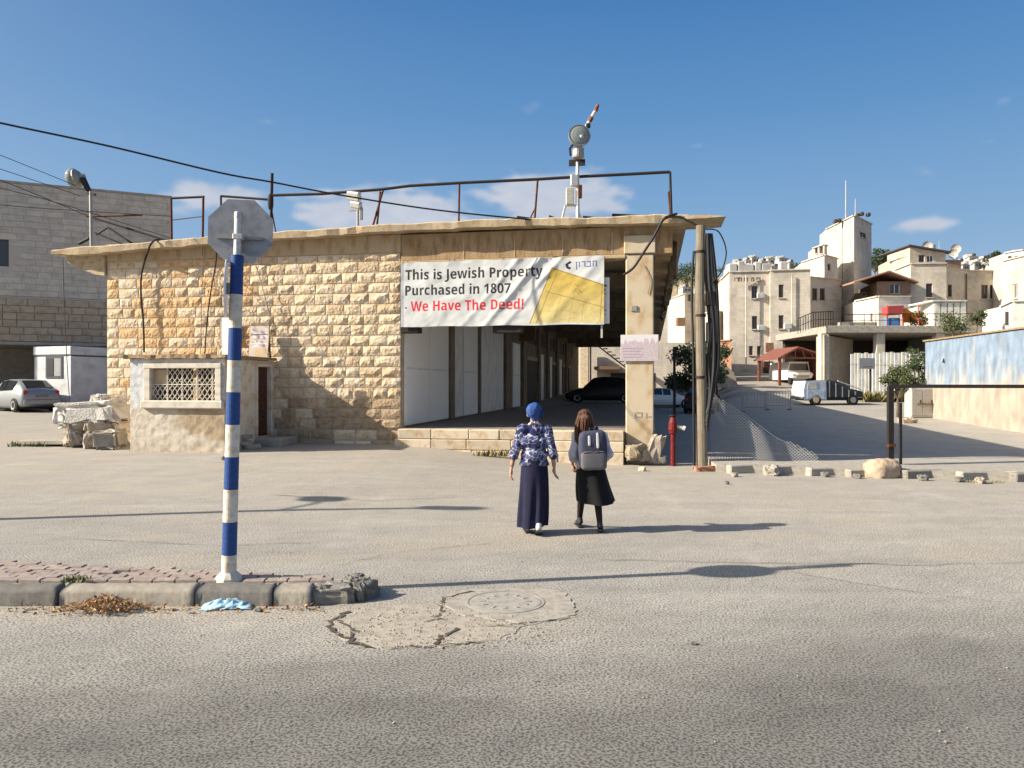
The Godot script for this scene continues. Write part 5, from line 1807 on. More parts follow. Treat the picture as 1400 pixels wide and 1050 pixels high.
	tree("shrub", "yellowish shrub beside the climbing frame on the deck", "shrub", at(1262, 447, 63), 1.1, 1.2, 500, 0.22, M.scrub, 38, "", 0.1)
	weeds("dry_bush", "dry yellow brush at the foot of the white sheet fence", foot(1205, 50), 2.6, 0.8, 0.8, 240, M.scrub)
	var ridge := [[1197, 372, 120, 5.0, 2.4], [1207, 374, 115, 5.2, 2.0], [1357, 368, 130, 4.6, 2.4], [1361, 360, 128, 3.5, 1.3], [1090, 372, 150, 3.5, 2.2], [940, 386, 170, 6, 4.0], [958, 390, 165, 6, 3.5], [926, 388, 172, 5, 4.0], [972, 386, 160, 5, 3.0], [1010, 376, 190, 4, 3.0]]
	var where := ["just right of the tower", "a little right of the tower beside the slanted roof", "behind the long house", "on the skyline left of the corner house", "left of the stepped pale house", "between eave and wooden pole, middle", "behind the wooden pole's right edge", "nearest the roof edge", "right of the wooden pole", "above the lettered house"]
	for i in ridge.size():
		var q: Array = ridge[i]
		tree("ridge_tree", "dark distant tree on the ridge, " + where[i], "tree", at(q[0], q[1] + 12, q[2]), q[3], q[4], 1100, 0.34, M.leaf2, 60 + i, "trees on the far ridge", 0.25)
	# white houses on the far slope
	var far := [[1001, 1018, 357, 190], [1016, 1027, 355, 200], [1023, 1039, 351.5, 205], [1037, 1050, 356, 195], [1045, 1063, 353, 202], [1060, 1078, 352.5, 198], [1076, 1086, 358, 190], [992, 1006, 364, 180], [1010, 1034, 363, 165], [1048, 1070, 364, 160], [1308, 1318, 357, 150], [1320, 1338, 350, 155], [1340, 1350, 353, 160], [1352, 1366, 354, 150], [1312, 1326, 361, 125], [1296, 1312, 359, 140], [1328, 1342, 358, 130], [1346, 1360, 360, 128], [1364, 1384, 350, 145], [1384, 1404, 344, 150], [928, 946, 392, 150], [950, 958, 386, 165], [964, 980, 398, 140]]
	var ordinal := ["first", "second", "third", "fourth", "fifth", "sixth", "seventh", "eighth", "ninth", "tenth", "eleventh", "twelfth", "thirteenth", "fourteenth", "fifteenth", "sixteenth", "seventeenth", "eighteenth", "nineteenth", "twentieth", "twenty-first", "twenty-second", "twenty-third"]
	var order := []
	for i in far.size():
		order.append(i)
	order.sort_custom(func(a, b): return far[a][0] < far[b][0])
	for k in order.size():
		var q: Array = far[order[k]]
		var h := thing("hillside_house", "small far white hillside house, %s from the left along the skyline" % ordinal[k], "house", Transform3D(), "white houses on the far slope")
		var wd: float = q[1] - q[0]
		block(h, "wall", [[q[0], q[3] + 3], [q[0] + wd * 0.3, q[3]], [q[1], q[3] + 1.5]], gh(0.3 * q[3], q[3]) - 6, q[2], 1, M.white_house, [[1, q[0] + wd * 0.5, q[2] + 3, q[0] + wd * 0.64, q[2] + 6, 0], [1, q[0] + wd * 0.74, q[2] + 3, q[0] + wd * 0.88, q[2] + 6, 0]], 5)
		part(h, "water_tank", lump(Vector3(0.7, 0.8, 0.7), 0.3), M.white_house if k % 2 else M.roof_dark, T(at(q[0] + wd * 0.6, q[2] - 0.8, q[3] + 3)))
		block(h, "roof_room", [[q[0] + wd * 0.1, q[3] + 2.5], [q[0] + wd * 0.5, q[3] + 2.2]], 8, q[2] - 2.6, 0, M.white_house, [], 2, false)
	# dishes and tanks on the roofs
	var dishes := [[1307, 340, "large white satellite dish on the roof right of the slanted roof"], [1303, 347, "small white satellite dish below the large one"], [1268, 336, "white satellite dish above the slanted roof room"]]
	for q in dishes:
		var d := thing("satellite_dish", q[2], "satellite dish", T(at(q[0], q[1], 84.0), -40, 20))
		part(d, "reflector", lathe([Vector2(0.0, -0.12), Vector2(0.25, -0.08), Vector2(0.45, 0.0), Vector2(0.52, 0.06)], 14), M.white_house, T(Vector3.ZERO, 0, 90))
		part(d, "mast", tube([Vector3(0, -0.1, -0.1), Vector3(0, -1.6, -0.2)], 0.05, -1, 5), M.grey_steel)
	one("water_tank", "white cylindrical water tank on the slanted roof room", "water tank", lathe([Vector2(0, 0), Vector2(0.45, 0), Vector2(0.45, 0.9), Vector2(0.3, 1.0), Vector2(0, 1.02)], 14), M.white_house, T(at(1273, 346, 86)))
	one("boiler_frame", "dark boiler and panel frame on the low roof beside the tall house", "boiler", box(Vector3(1.6, 1.1, 1.0), 0.1), M.brown_house, T(at(1301, 363, 83.5)))
	antenna("thin roof antenna right of the water tank", at(1284, 345, 85), 1.3, 0.04)
	# sign on a post by the lettered house
	t = thing("road_sign", "small reddish road sign on a post in front of the lettered house", "sign", T(foot(1052, 72), 0))
	part(t, "post", tube([Vector3(0, 0, 0), Vector3(0, 3.3, 0)], 0.05, -1, 6), M.dark_steel)
	part(t, "plate", span(Vector3(-0.38, 2.55, 0.05), Vector3(0.38, 3.45, 0.08)), M.red_brick)
	one("street_pole", "thin wooden pole standing at the right corner of the carport", "pole", tube([foot(1122, 64.5), at(1121, 452, 64.5)], 0.16, 0.12, 8), M.wood)


func rail_fence(label: String, pts: Array, h: float, step: float) -> void:
	var t := thing("railing", label, "railing")
	for i in pts.size() - 1:
		var a: Vector3 = pts[i]
		var b: Vector3 = pts[i + 1]
		part(t, "rail", bar(a + Vector3(0, h, 0), b + Vector3(0, h, 0), 0.06, 0.06), M.dark_steel)
		part(t, "rail", bar(a + Vector3(0, h * 0.5, 0), b + Vector3(0, h * 0.5, 0), 0.04, 0.04), M.dark_steel)
		var n := int(a.distance_to(b) / step)
		for k in n + 1:
			var p := a.lerp(b, float(k) / n)
			part(t, "baluster", bar(p, p + Vector3(0, h - 0.03, 0), 0.04, 0.04), M.dark_steel)


func pickup() -> void:
	var p := foot(1140, 47.0)
	var t := thing("utility_truck", "pale blue utility truck facing left with a dark sloping load behind its cab", "truck", T(p, 6))
	part(t, "cab", prism([Vector2(-1.9, 0.35), Vector2(-1.92, 0.95), Vector2(-1.8, 1.5), Vector2(-0.5, 1.52), Vector2(-0.46, 0.35)], -1.6, 0.0), M.pale_blue_car)
	part(t, "side_window", prism([Vector2(-1.72, 1.0), Vector2(-1.64, 1.4), Vector2(-1.12, 1.4), Vector2(-1.1, 1.0)], 0.0, 0.02), M.shed_white)
	part(t, "door", span(Vector3(-1.72, 0.42, 0.0), Vector3(-0.62, 0.96, 0.02), 0.01), M.pale_blue_car)
	part(t, "load", prism([Vector2(-0.44, 0.5), Vector2(-0.44, 1.55), Vector2(0.2, 1.48), Vector2(1.0, 1.05), Vector2(1.9, 0.85), Vector2(1.95, 0.5)], -1.5, -0.05), M.tarp)
	for i in 5:
		part(t, "load_rib", span(Vector3(-0.3 + i * 0.42, 0.5, -0.04), Vector3(-0.24 + i * 0.42, [1.48, 1.36, 1.15, 0.95, 0.86][i], 0.0)), M.grey_steel)
	part(t, "load_edge", bar(Vector3(0.25, 1.5, 0.0), Vector3(1.9, 0.92, 0.0), 0.08, 0.05), M.shed_white)
	part(t, "chassis", span(Vector3(-1.8, 0.3, -1.4), Vector3(1.95, 0.48, -0.1)), M.dark_steel)
	for x in [-1.15, 1.25]:
		var wh := part(t, "wheel", tube([Vector3(x, 0.33, -0.22), Vector3(x, 0.33, 0.02)], 0.33, -1, 18), M.rubber)
		part(wh, "rim", tube([Vector3(x, 0.33, 0.0), Vector3(x, 0.33, 0.035)], 0.18, -1, 14), M.grey_steel if x > 0 else M.stone_rust)
	part(t, "bumper", span(Vector3(-2.02, 0.35, -1.55), Vector3(-1.92, 0.55, 0.0), 0.02), M.grey_steel)


func blue_building() -> void:
	var t := thing("blue_building", "low building with flaking pale blue paint above worn beige plaster", "building")
	var a := Vector2(20.07, 37.3)
	var b := Vector2(18.2, 21.0)
	var st := new_st()
	var n := 90
	var m := 30
	var tone := func(s, y):
		var k := 1.75 + 0.18 * nz.get_noise_2d(s * 0.6, 3.0) + 0.25 * smoothstep(3.0, 9.0, s)
		var c := Color(0.41, 0.355, 0.295) * (1.0 + 0.2 * nz.get_noise_2d(s * 0.8, y * 0.8))
		var rust := smoothstep(0.25, 0.6, nz.get_noise_2d(s * 1.6 + 50.0, y * 0.15))
		c = c.lerp(Color(0.52, 0.36, 0.26), 0.45 * rust)
		var blue := Color(0.225, 0.30, 0.40) * (1.0 + 0.2 * nz.get_noise_2d(s * 1.2, y * 1.0) + 0.22 * nz.get_noise_2d(s * 5.0, y * 0.5))
		var worn := smoothstep(-0.1, 0.5, 0.7 * nz.get_noise_2d(s * 2.2 + 20.0, y * 0.35) + 0.4 * nz.get_noise_2d(s * 0.4, y * 0.5) + (2.6 - y) * 0.3)
		blue = blue.lerp(Color(0.42, 0.42, 0.41), worn * 0.8)
		return c.lerp(blue, smoothstep(k - 0.05, k + 0.05, y))
	for i in n:
		for j in m:
			var c := []
			for q in [[0, 0], [0, 1], [1, 1], [1, 0]]:
				var s := float(i + q[0]) / n
				var p := a.lerp(b, s)
				var y := lerpf(-0.3, 3.95, float(j + q[1]) / m)
				c.append([Vector3(p.x, y, -p.y), tone.call(s * a.distance_to(b), y)])
			for k in [0, 1, 2, 0, 2, 3]:
				st.set_color(c[k][1])
				st.add_vertex(c[k][0])
	part(t, "painted_wall", done(st), M.blue_wall)
	part(t, "end_wall", bar(Vector3(a.x + 0.02, 1.8, -a.y - 0.02), Vector3(a.x + 6.0, 1.8, -a.y - 1.0), 4.2, 0.3), M.plaster)
	part(t, "roof", prism([Vector2(20.0, 37.4), Vector2(18.12, 20.9), Vector2(24.0, 20.9), Vector2(26.0, 37.5)], 0, 0.07), M.kiosk_roof, Transform3D(Basis(Vector3(1, 0, 0), Vector3(0, 0, -1), Vector3(0, 1, 0)), Vector3(0, 3.96, 0)))
	part(t, "broken_bracket", bar(Vector3(19.75, 2.9, -35.2), Vector3(19.95, 3.2, -35.4), 0.04, 0.1), M.dark_steel)
	part(t, "door_gap", bar(Vector3(19.93, 0.95, -36.6), Vector3(19.95, 0.95, -36.35), 1.55, 0.06), M.planks)
	t = thing("utility_cabinet", "beige two-door utility cabinet at the corner of the blue building", "cabinet", T(foot(1261, 36.4), 8))
	part(t, "case", span(Vector3(-0.58, 0.02, -0.5), Vector3(0.58, 1.42, 0), 0.02), M.beige_box)
	for x in [-0.55, 0.02]:
		var d := part(t, "door", span(Vector3(x, 0.12, -0.01), Vector3(x + 0.53, 1.36, 0.025), 0.008), M.beige_box)
		part(d, "handle", span(Vector3(x + 0.42, 0.7, 0.026), Vector3(x + 0.46, 0.86, 0.05)), M.dark_steel)
	part(t, "plinth", span(Vector3(-0.62, -0.25, -0.52), Vector3(0.62, 0.0, 0.04)), M.concrete)
	one("rubble_block", "low rock on the ground beside the utility cabinet", "rubble", lump(Vector3(0.7, 0.32, 0.5), 0.6, 0.5, 2.0, 8.0, 7, true), M.boulder, T(foot(1240, 33.5) + Vector3(0, 0.08, 0)))
	# end of the arcade: a sunlit house wall with an outside stair
	t = thing("stair_house", "sunlit house wall with an outside iron stair seen through the far end of the arcade", "building", house)
	part(t, "wall", span(Vector3(-7, -0.5, -62), Vector3(14, 6.0, -58)), M.ashlar1)
	part(t, "rough_corner", span(Vector3(-0.4, 0.3, -57.4), Vector3(0.5, 5.6, -56.8), 0.05), M.stone_pale)
	part(t, "garage_door", span(Vector3(2.6, 0.3, -58.02), Vector3(7.0, 3.0, -57.97)), M.door_dark)
	part(t, "awning", span(Vector3(1.0, 3.35, -58.3), Vector3(3.6, 3.65, -57.2)), M.planks)
	part(t, "post", span(Vector3(0.75, 0.4, -55.1), Vector3(0.9, 6.0, -54.95)), M.dark_steel)
	part(t, "stringer", bar(Vector3(1.5, 5.6, -56), Vector3(5.2, 2.7, -56), 0.14, 0.3), M.dark_steel)
	for i in 9:
		var s := i / 9.0
		part(t, "tread", span(Vector3(1.6 + 3.6 * s, 5.62 - 2.82 * s, -56.5), Vector3(2.0 + 3.6 * s, 5.7 - 2.82 * s, -55.5)), M.dark_steel)


# ---------------------------------------------------------------- street furniture in front
func ribbon(pts: Array, w: float, lift: float, sd: int) -> ArrayMesh:
	var st := new_st()
	var r := RandomNumberGenerator.new()
	r.seed = sd
	var L0 := []
	var path := []
	for i in pts.size() - 1:
		for k in 7:
			path.append((pts[i] as Vector2).lerp(pts[i + 1], k / 7.0) + Vector2(r.randfn(), r.randfn()) * (0.026 if path.size() % 2 else 0.012))
	path.append(pts[-1])
	for i in path.size():
		var d: Vector2 = (path[mini(i + 1, path.size() - 1)] - path[maxi(i - 1, 0)]).orthogonal().normalized()
		var k := w * r.randf_range(0.25, 1.0) * (0.15 if i == 0 or i == path.size() - 1 else 1.0)
		var a: Vector2 = path[i] + d * k * 0.5
		var b: Vector2 = path[i] - d * k * 0.5
		L0.append([gp(a.x, a.y, lift), gp(b.x, b.y, lift)])
	for i in L0.size() - 1:
		quad(st, L0[i][0], L0[i + 1][0], L0[i + 1][1], L0[i][1])
	return done(st)


func patch(outline: Array, h: float) -> ArrayMesh:  # a thin slab with a ragged edge lying on the road, outline in (x, depth)
	var pts := []
	for i in outline.size():
		var a: Vector2 = outline[i]
		var b: Vector2 = outline[(i + 1) % outline.size()]
		for k in 9:
			var p := a.lerp(b, k / 9.0)
			pts.append(p + Vector2(nz.get_noise_2d(p.x * 9.0, p.y * 9.0), nz.get_noise_2d(p.x * 9.0 + 50.0, p.y * 9.0)) * 0.05)
	return prism(pts, -0.05, h)


var FLAT := Basis(Vector3(1, 0, 0), Vector3(0, 0, -1), Vector3(0, 1, 0))


func street() -> void:
	# traffic island with pavers and a painted kerb
	var top := 0.157
	var isl := thing("traffic_island", "low paved traffic island with a worn painted kerb", "traffic island")
	var core := [Vector2(-9.5, 6.72), Vector2(-1.55, 6.76), Vector2(-1.42, 6.9), Vector2(-1.7, 7.05), Vector2(-5.1, 7.66), Vector2(-9.5, 8.3)]
	part(isl, "bed", prism(core, -0.1, top - 0.03), M.dust, Transform3D(FLAT, Vector3.ZERO))
	var poly := PackedVector2Array(core)
	var pm := []
	for i in 3:
		pm.append(box(Vector3(0.19, 0.06, 0.092), 0.007))
	var d := 6.78
	var row := 0
	while d < 8.0:
		var x := -6.2 + 0.1 * (row % 2)
		while x < -1.4:
			var inside := true
			for c in [Vector2(-0.09, -0.04), Vector2(0.09, -0.04), Vector2(-0.09, 0.04), Vector2(0.09, 0.04)]:
				if not Geometry2D.is_point_in_polygon(Vector2(x, d) + c, poly):
					inside = false
			# a settled crack where pavers are missing
			var gap := absf(x - (-3.9 + (d - 6.78) * 0.75)) < 0.11 and rng.randf() < 0.75
			if inside and not gap and Vector2(x + 2.56, d - 6.93).length() > 0.13:
				part(isl, "paver", pm[0], M["paver%d" % rng.randi_range(0, 3)], T(Vector3(x, top - 0.03 + rng.randf_range(-0.006, 0.006), -d), rng.randf_range(-1, 1), rng.randf_range(-1.2, 1.2), rng.randf_range(-1.2, 1.2)))
			x += 0.2
		d += 0.1
		row += 1
	for q in [[-9.4, -8.2, "kerb_grey"], [-8.2, -7.1, "kerb_dark"], [-7.1, -5.95, "kerb_pale"], [-5.95, -4.98, "kerb_grey"], [-4.98, -3.9, "kerb_dark"], [-3.87, -2.72, "kerb_pale"], [-2.71, -2.05, "kerb_dark"], [-2.04, -1.72, "kerb_pale"]]:
		var st := new_st(true)
		var nx := int((q[1] - q[0]) / 0.055) + 1
		var prof := [Vector2(6.56, -0.1), Vector2(6.565, 0.11), Vector2(6.60, top), Vector2(6.715, top + 0.002)]
		var P := func(i, k):
			var xx: float = lerpf(q[0] + 0.004, q[1] - 0.004, float(i) / nx)
			var e := 0.018 * nz.get_noise_3d(xx * 6.0, k * 3.1, 2.0) + 0.014 * nz.get_noise_3d(xx * 19.0, k * 5.0, 9.0)
			var e2 := -absf(0.03 * nz.get_noise_2d(xx * 3.4, k * 7.0)) if k == 2 else 0.0
			return Vector3(xx, prof[k].y + (e if k > 0 else 0.0) * 0.6 + e2, -(prof[k].x + e))
		for i in nx:
			for k in 3:
				quad(st, P.call(i, k), P.call(i, k + 1), P.call(i + 1, k + 1), P.call(i + 1, k))
		for i in [0, nx]:
			quad(st, P.call(i, 0), P.call(i, 1), P.call(i, 2), P.call(i, 3))
			tri(st, P.call(i, 0), P.call(i, 3), Vector3(P.call(i, 3).x, -0.1, P.call(i, 3).z))
		part(isl, "kerb_stone", done(st), M[q[2]])
	for q in [[-1.56, 6.72, 0.34, 0.22, 10.0, "kerb_grey"], [-1.33, 6.83, 0.26, 0.21, 60.0, "kerb_dark"], [-1.4, 7.0, 0.26, 0.2, 120.0, "kerb_dark"]]:
		part(isl, "kerb_stone", lump(Vector3(q[2], 0.28, q[3]), 0.4, 0.3, 3.0, q[4], 13, true), M[q[5]], T(Vector3(q[0], 0.005, -q[1]), q[4]))
	part(isl, "pole_collar", lathe([Vector2(0, 0.05), Vector2(0.07, 0.05), Vector2(0.12, 0.0), Vector2(0.13, -0.05)], 12), M.paint_white, T(Vector3(-2.556, top, -6.93)))
	# striped pole and its two signs
	var base := Vector3(-2.556, top, -6.93)
	var lean := Transform3D(Basis(Vector3.BACK, deg_to_rad(-1.52)), base)
	var pole := thing("sign_pole", "blue and white striped round pole carrying traffic signs on the island", "sign pole", lean)
	var edges := [-0.12, 0.205, 0.50, 0.795, 1.085, 1.378, 1.668, 1.957, 2.245, 2.552, 2.905]
	for i in edges.size() - 1:
		var r0 := lerpf(0.066, 0.057, i / 9.0)
		part(pole, "white_band" if i % 2 == 0 else "blue_band", lathe([Vector2(0.0, edges[i]), Vector2(r0, edges[i] + 0.002), Vector2(r0 - 0.001, edges[i + 1] - 0.001), Vector2(0.0, edges[i + 1])], 24, false), M.paint_white if i % 2 == 0 else M.paint_blue)
	part(pole, "inner_tube", lathe([Vector2(0.0, 2.9), Vector2(0.034, 2.901), Vector2(0.033, 3.27), Vector2(0.0, 3.275)], 18), M.galvanised)
	part(pole, "end_cap", lathe([Vector2(0.036, 3.24), Vector2(0.036, 3.285), Vector2(0.03, 3.295), Vector2(0.0, 3.297)], 16), M.galvanised)
	var oct := []
	for i in 8:
		var a := TAU * (i + 0.5) / 8.0
		oct.append(Vector2(cos(a), sin(a)) * 0.312)
	var os := thing("stop_sign", "octagonal traffic sign seen from its grey metal back at the pole's top", "sign", lean * T(Vector3(0.0, 3.135, -0.065), 5))
	part(os, "plate", prism(oct, -0.004, 0.0), M.plate_back)
	part(os, "painted_face", prism(oct, -0.0065, -0.0045), M.sign_red)
	part(os, "bracket_bar", span(Vector3(-0.21, -0.075, 0.001), Vector3(0.21, -0.05, 0.026)), M.grey_steel)
	part(os, "clamp", span(Vector3(-0.045, -0.09, 0.01), Vector3(0.045, -0.035, 0.10), 0.008), M.galvanised)
	var rs := thing("round_sign", "round traffic sign seen almost edge-on left of the pole's blue band", "sign", lean * T(Vector3(-0.08, 2.60, 0.015), -73))
	part(rs, "plate", lathe([Vector2(0.0, 0.0), Vector2(0.255, 0.0), Vector2(0.262, 0.006), Vector2(0.262, 0.012), Vector2(0.0, 0.012)], 36), M.sign_white, T(Vector3.ZERO, 0, 90))
	part(rs, "blue_disc", lathe([Vector2(0.0, 0.014), Vector2(0.19, 0.014), Vector2(0.19, 0.013)], 36), M.sign_white, T(Vector3.ZERO, 0, 90))
	part(rs, "clamp", span(Vector3(-0.03, -0.05, -0.05), Vector3(0.03, 0.05, 0.0), 0.005), M.grey_steel)
	# manhole in a cement apron
	var mh := thing("manhole", "round iron manhole cover set in a rough cement apron in the road", "manhole")
	part(mh, "apron", patch([Vector2(-0.56, 7.02), Vector2(-0.6, 6.62), Vector2(-0.42, 6.32), Vector2(0.1, 6.08), Vector2(0.52, 6.24), Vector2(0.54, 6.7), Vector2(0.45, 7.05), Vector2(-0.1, 7.14)], 0.0065), M.apron, Transform3D(FLAT, Vector3.ZERO))
	part(mh, "rim", lathe([Vector2(0.345, -0.02), Vector2(0.345, 0.011), Vector2(0.32, 0.012), Vector2(0.318, -0.02)], 40), M.iron, T(Vector3(-0.06, 0.0, -6.68)))
	part(mh, "cover", lathe([Vector2(0.312, -0.02), Vector2(0.312, 0.010), Vector2(0.29, 0.0115), Vector2(0.22, 0.0105), Vector2(0.0, 0.0115)], 40), M.iron, T(Vector3(-0.06, 0.0, -6.68)))
	for i in 12:
		var a := TAU * i / 12.0
		part(mh, "stud", box(Vector3(0.05, 0.006, 0.03)), M.iron, T(Vector3(-0.06 + cos(a) * 0.2, 0.0125, -6.68 + sin(a) * 0.2), -rad_to_deg(a)))
	# broken road surface beside the island
	var pt := thing("road_patch", "crumbled gravelly patch of road between the island and the manhole", "road patch")
	part(pt, "gravel_bed", patch([Vector2(-1.35, 6.45), Vector2(-1.45, 6.1), Vector2(-1.3, 5.78), Vector2(-0.95, 5.5), Vector2(-0.5, 5.55), Vector2(-0.1, 5.7), Vector2(0.1, 6.03), Vector2(-0.44, 6.28), Vector2(-0.62, 6.6), Vector2(-0.9, 6.62)], 0.004), M.dust, Transform3D(FLAT, Vector3.ZERO))
	var cr := [[[Vector2(-1.36, 6.42), Vector2(-1.45, 6.1), Vector2(-1.3, 5.78), Vector2(-0.98, 5.5)], 0.055], [[Vector2(-0.62, 6.62), Vector2(-0.58, 6.3), Vector2(-0.62, 6.1)], 0.022], [[Vector2(-0.42, 5.95), Vector2(-0.52, 5.75), Vector2(-0.55, 5.6)], 0.05], [[Vector2(0.54, 6.3), Vector2(0.2, 6.08), Vector2(-0.25, 6.0)], 0.018], [[Vector2(-0.35, 7.02), Vector2(-0.62, 6.8), Vector2(-0.6, 6.6)], 0.03],
		[[Vector2(-1.42, 6.2), Vector2(-1.25, 5.95), Vector2(-1.2, 5.7)], 0.03], [[Vector2(-0.9, 5.52), Vector2(-0.55, 5.56), Vector2(-0.2, 5.66)], 0.02], [[Vector2(0.9, 8.3), Vector2(2.2, 8.15), Vector2(4.4, 8.05), Vector2(6.4, 8.25)], 0.014], [[Vector2(2.4, 8.1), Vector2(3.4, 7.2), Vector2(4.3, 6.6)], 0.012], [[Vector2(-5.4, 9.4), Vector2(-3.4, 9.0), Vector2(-2.3, 9.2)], 0.014], [[Vector2(-4.0, 12.6), Vector2(-2.2, 12.2), Vector2(-0.6, 13.0)], 0.02], [[Vector2(-1.9, 8.0), Vector2(-1.2, 8.7), Vector2(-0.2, 9.2)], 0.012]]
	for i in cr.size():
		part(pt, "crack", ribbon(cr[i][0], cr[i][1], 0.0105 if i < 7 else 0.009, 40 + i), M.crack)
	# loose grit on the road
	var st := new_st()
	for i in 900:
		var x := rng.randf_range(-1.4, 0.3) if i < 420 else rng.randf_range(-6.0, 8.0)
		var dd := rng.randf_range(5.5, 6.5) if i < 420 else rng.randf_range(4.0, 17.0)
		var s := rng.randf_range(0.005, 0.012) * (1.0 if i < 420 else 0.9)
		var p := gp(x, dd, s * 0.2 + 0.005)
		add_box(st, T(p, rng.randf() * 360.0, rng.randf_range(-25, 25), rng.randf_range(-25, 25)), Vector3(s, s * 0.7, s * 1.2))
	var grit := one("gravel", "loose gravel scattered over the road", "gravel", done(st), M.rubble)
	grit.set_meta("kind", "stuff")
	# kerb along the right-hand lot
	var kb := thing("kerb", "broken row of kerb stones along the edge of the right-hand lot", "kerb")
	var x := 4.75
	while x < 13.5:
		var w := rng.randf_range(0.7, 1.15)
		var dd := 17.15 - (x - 4.6) * 0.3
		if absf(x - 8.1) > 0.35 or true:
			part(kb, "kerb_stone", box(Vector3(w - rng.randf_range(0.01, 0.06), 0.3, 0.2), 0.025), M[["kerb_pale", "kerb_grey", "kerb_grey", "apron"][rng.randi_range(0, 3)]], T(gp(x + w / 2, dd, 0.02 + rng.randf_range(-0.015, 0.02)), 16.5 + rng.randf_range(-2, 2), rng.randf_range(-3, 3), rng.randf_range(-1.2, 1.2)))
		x += w
	part(kb, "paving_strip", prism([Vector2(4.6, 17.3), Vector2(13.5, 14.63), Vector2(13.7, 15.9), Vector2(4.7, 18.4)], -0.3, 0.0), M.apron, Transform3D(FLAT, Vector3(0, 0.09, 0)))
	one("boulder", "round pale boulder on the kerb at the foot of the gate post", "boulder", lump(Vector3(0.78, 0.52, 0.6), 0.75, 0.22, 1.3, 4.0, 14), M.boulder, T(gp(7.85, 16.25, 0.12), 20))
	var small := [[1010, 641, 0.32, "dark reddish stone on the kerb right of the wooden pole", "red_brick"], [1004, 648, 0.2, "little pale stone beside the dark reddish stone", "rubble"], [1055, 646, 0.5, "squared hollow block lying by the kerb", "concrete"], [1128, 648, 0.24, "small dark stone on the kerb left of the boulder", "kerb_dark"], [1172, 650, 0.22, "dark stone touching the boulder's left side", "kerb_dark"], [1262, 653, 0.26, "dark stone on the kerb right of the boulder", "kerb_dark"], [1312, 655, 0.24, "dark chip of kerb right of the pale corner stone", "kerb_dark"], [1340, 657, 0.28, "grey lump near the right end of the kerb", "rubble"], [1385, 652, 0.42, "pale broken block at the right edge of the picture", "kerb_pale"], [993, 658, 0.14, "tiny stone on the road in front of the wooden pole", "kerb_dark"], [878, 640, 0.22, "pale stone at the right end of the stone steps", "stone_pale"], [78 + 230, 625, 0.2, "little dark stone at the foot of the kiosk front", "kerb_dark"]]
	for i in small.size():
		var q: Array = small[i]
		var dq := 16.6 if q[0] > 950 else 18.0
		for k in 4:
			dq = (EYE - gh((q[0] - 700.0) / F * dq, dq)) * F / (q[1] + 4 - 525.0)
		one("stone", q[3], "stone", lump(Vector3(q[2], q[2] * 0.62, q[2] * 0.8) * 0.75, 0.6, 0.45, 2.4, i * 7.0, 10, true), M[q[4]], T(foot(q[0], dq) + Vector3(0, q[2] * 0.2, 0), 33.0 * i))
	# gate posts and bar
	var g := thing("gate_frame", "dark rusty steel gate frame with a long top bar on the right", "gate")
	var p1 := gp(8.62, 17.5)
	part(g, "post", bar(p1 + Vector3(0, -0.2, 0), Vector3(p1.x, 1.83, p1.z), 0.12, 0.1), M.dark_steel)
	part(g, "top_bar", bar(Vector3(p1.x - 0.05, 1.85, p1.z), Vector3(15.5, 1.84, -16.6), 0.09, 0.08), M.dark_steel)
	part(g, "hinge_clamp", span(p1 + Vector3(-0.07, 0.55, -0.02), p1 + Vector3(0.09, 0.62, 0.08)), M.rusty_steel)
	var p2 := gp(9.08, 17.95)
	one("thin_post", "thin dark post just right of the gate frame's thick post", "post", bar(p2 + Vector3(0, -0.2, 0), p2 + Vector3(0, 1.55, 0), 0.055, 0.055), M.dark_steel)
	var p3 := gp(15.4, 16.6)
	part(g, "post", bar(p3 + Vector3(0, -0.2, 0), Vector3(p3.x, 1.8, p3.z), 0.1, 0.1), M.dark_steel)
	# wooden utility pole with its cables
	var pb := gp(4.44, 18.1)
	var wp := thing("utility_pole", "weathered wooden utility pole in front of the roof's right corner", "utility pole", Transform3D(Basis(), pb))
	var ht := 5.72
	part(wp, "post", tube([Vector3(0.04, -0.2, 0), Vector3(0.03, 1.4, 0), Vector3(0.0, 2.8, 0), Vector3(-0.02, 4.3, 0), Vector3(0.01, ht, 0)], 0.135, 0.11, 14), M.wood)
	for q in [[2.15, 0.127], [3.6, 0.123], [5.1, 0.117]]:
		part(wp, "strap", lathe([Vector2(q[1], -0.03), Vector2(q[1] + 0.006, -0.03), Vector2(q[1] + 0.006, 0.03), Vector2(q[1], 0.03)], 16), M.dark_steel, T(Vector3(0, q[0], 0)))
	for i in 5:
		var off := 0.12 + 0.05 * i
		part(wp, "cable", tube(spline([Vector3(off * 0.7, ht - 0.2, 0.08), Vector3(off + 0.03 * sin(i * 2.0), 4.4, 0.06), Vector3(off + 0.08, 3.4, 0.04), Vector3(off + 0.05 + 0.04 * cos(i * 3.0), 2.5, 0.05), Vector3(0.19 + 0.02 * i, 1.8, 0.1), Vector3(0.12, 0.9 + 0.1 * i, 0.14)]), 0.034 + 0.012 * (i % 3), -1, 7), M.grey_cable if i == 3 else M.black_cable)
	part(wp, "conduit", tube(spline([Vector3(-0.16, ht - 0.6, 0.02), Vector3(-0.2, 4.2, 0.0), Vector3(-0.17, 2.6, 0.02), Vector3(-0.17, 1.2, 0.04), Vector3(-0.16, 0.0, 0.06)]), 0.028, -1, 7), M.black_cable)
	part(wp, "junction_box", box(Vector3(0.2, 0.34, 0.14), 0.015), M.dark_steel, T(Vector3(0.22, 4.0, 0.03)))
	part(wp, "junction_box", box(Vector3(0.24, 0.5, 0.16), 0.015), M.grey_steel, T(Vector3(0.27, 3.2, -0.02)))
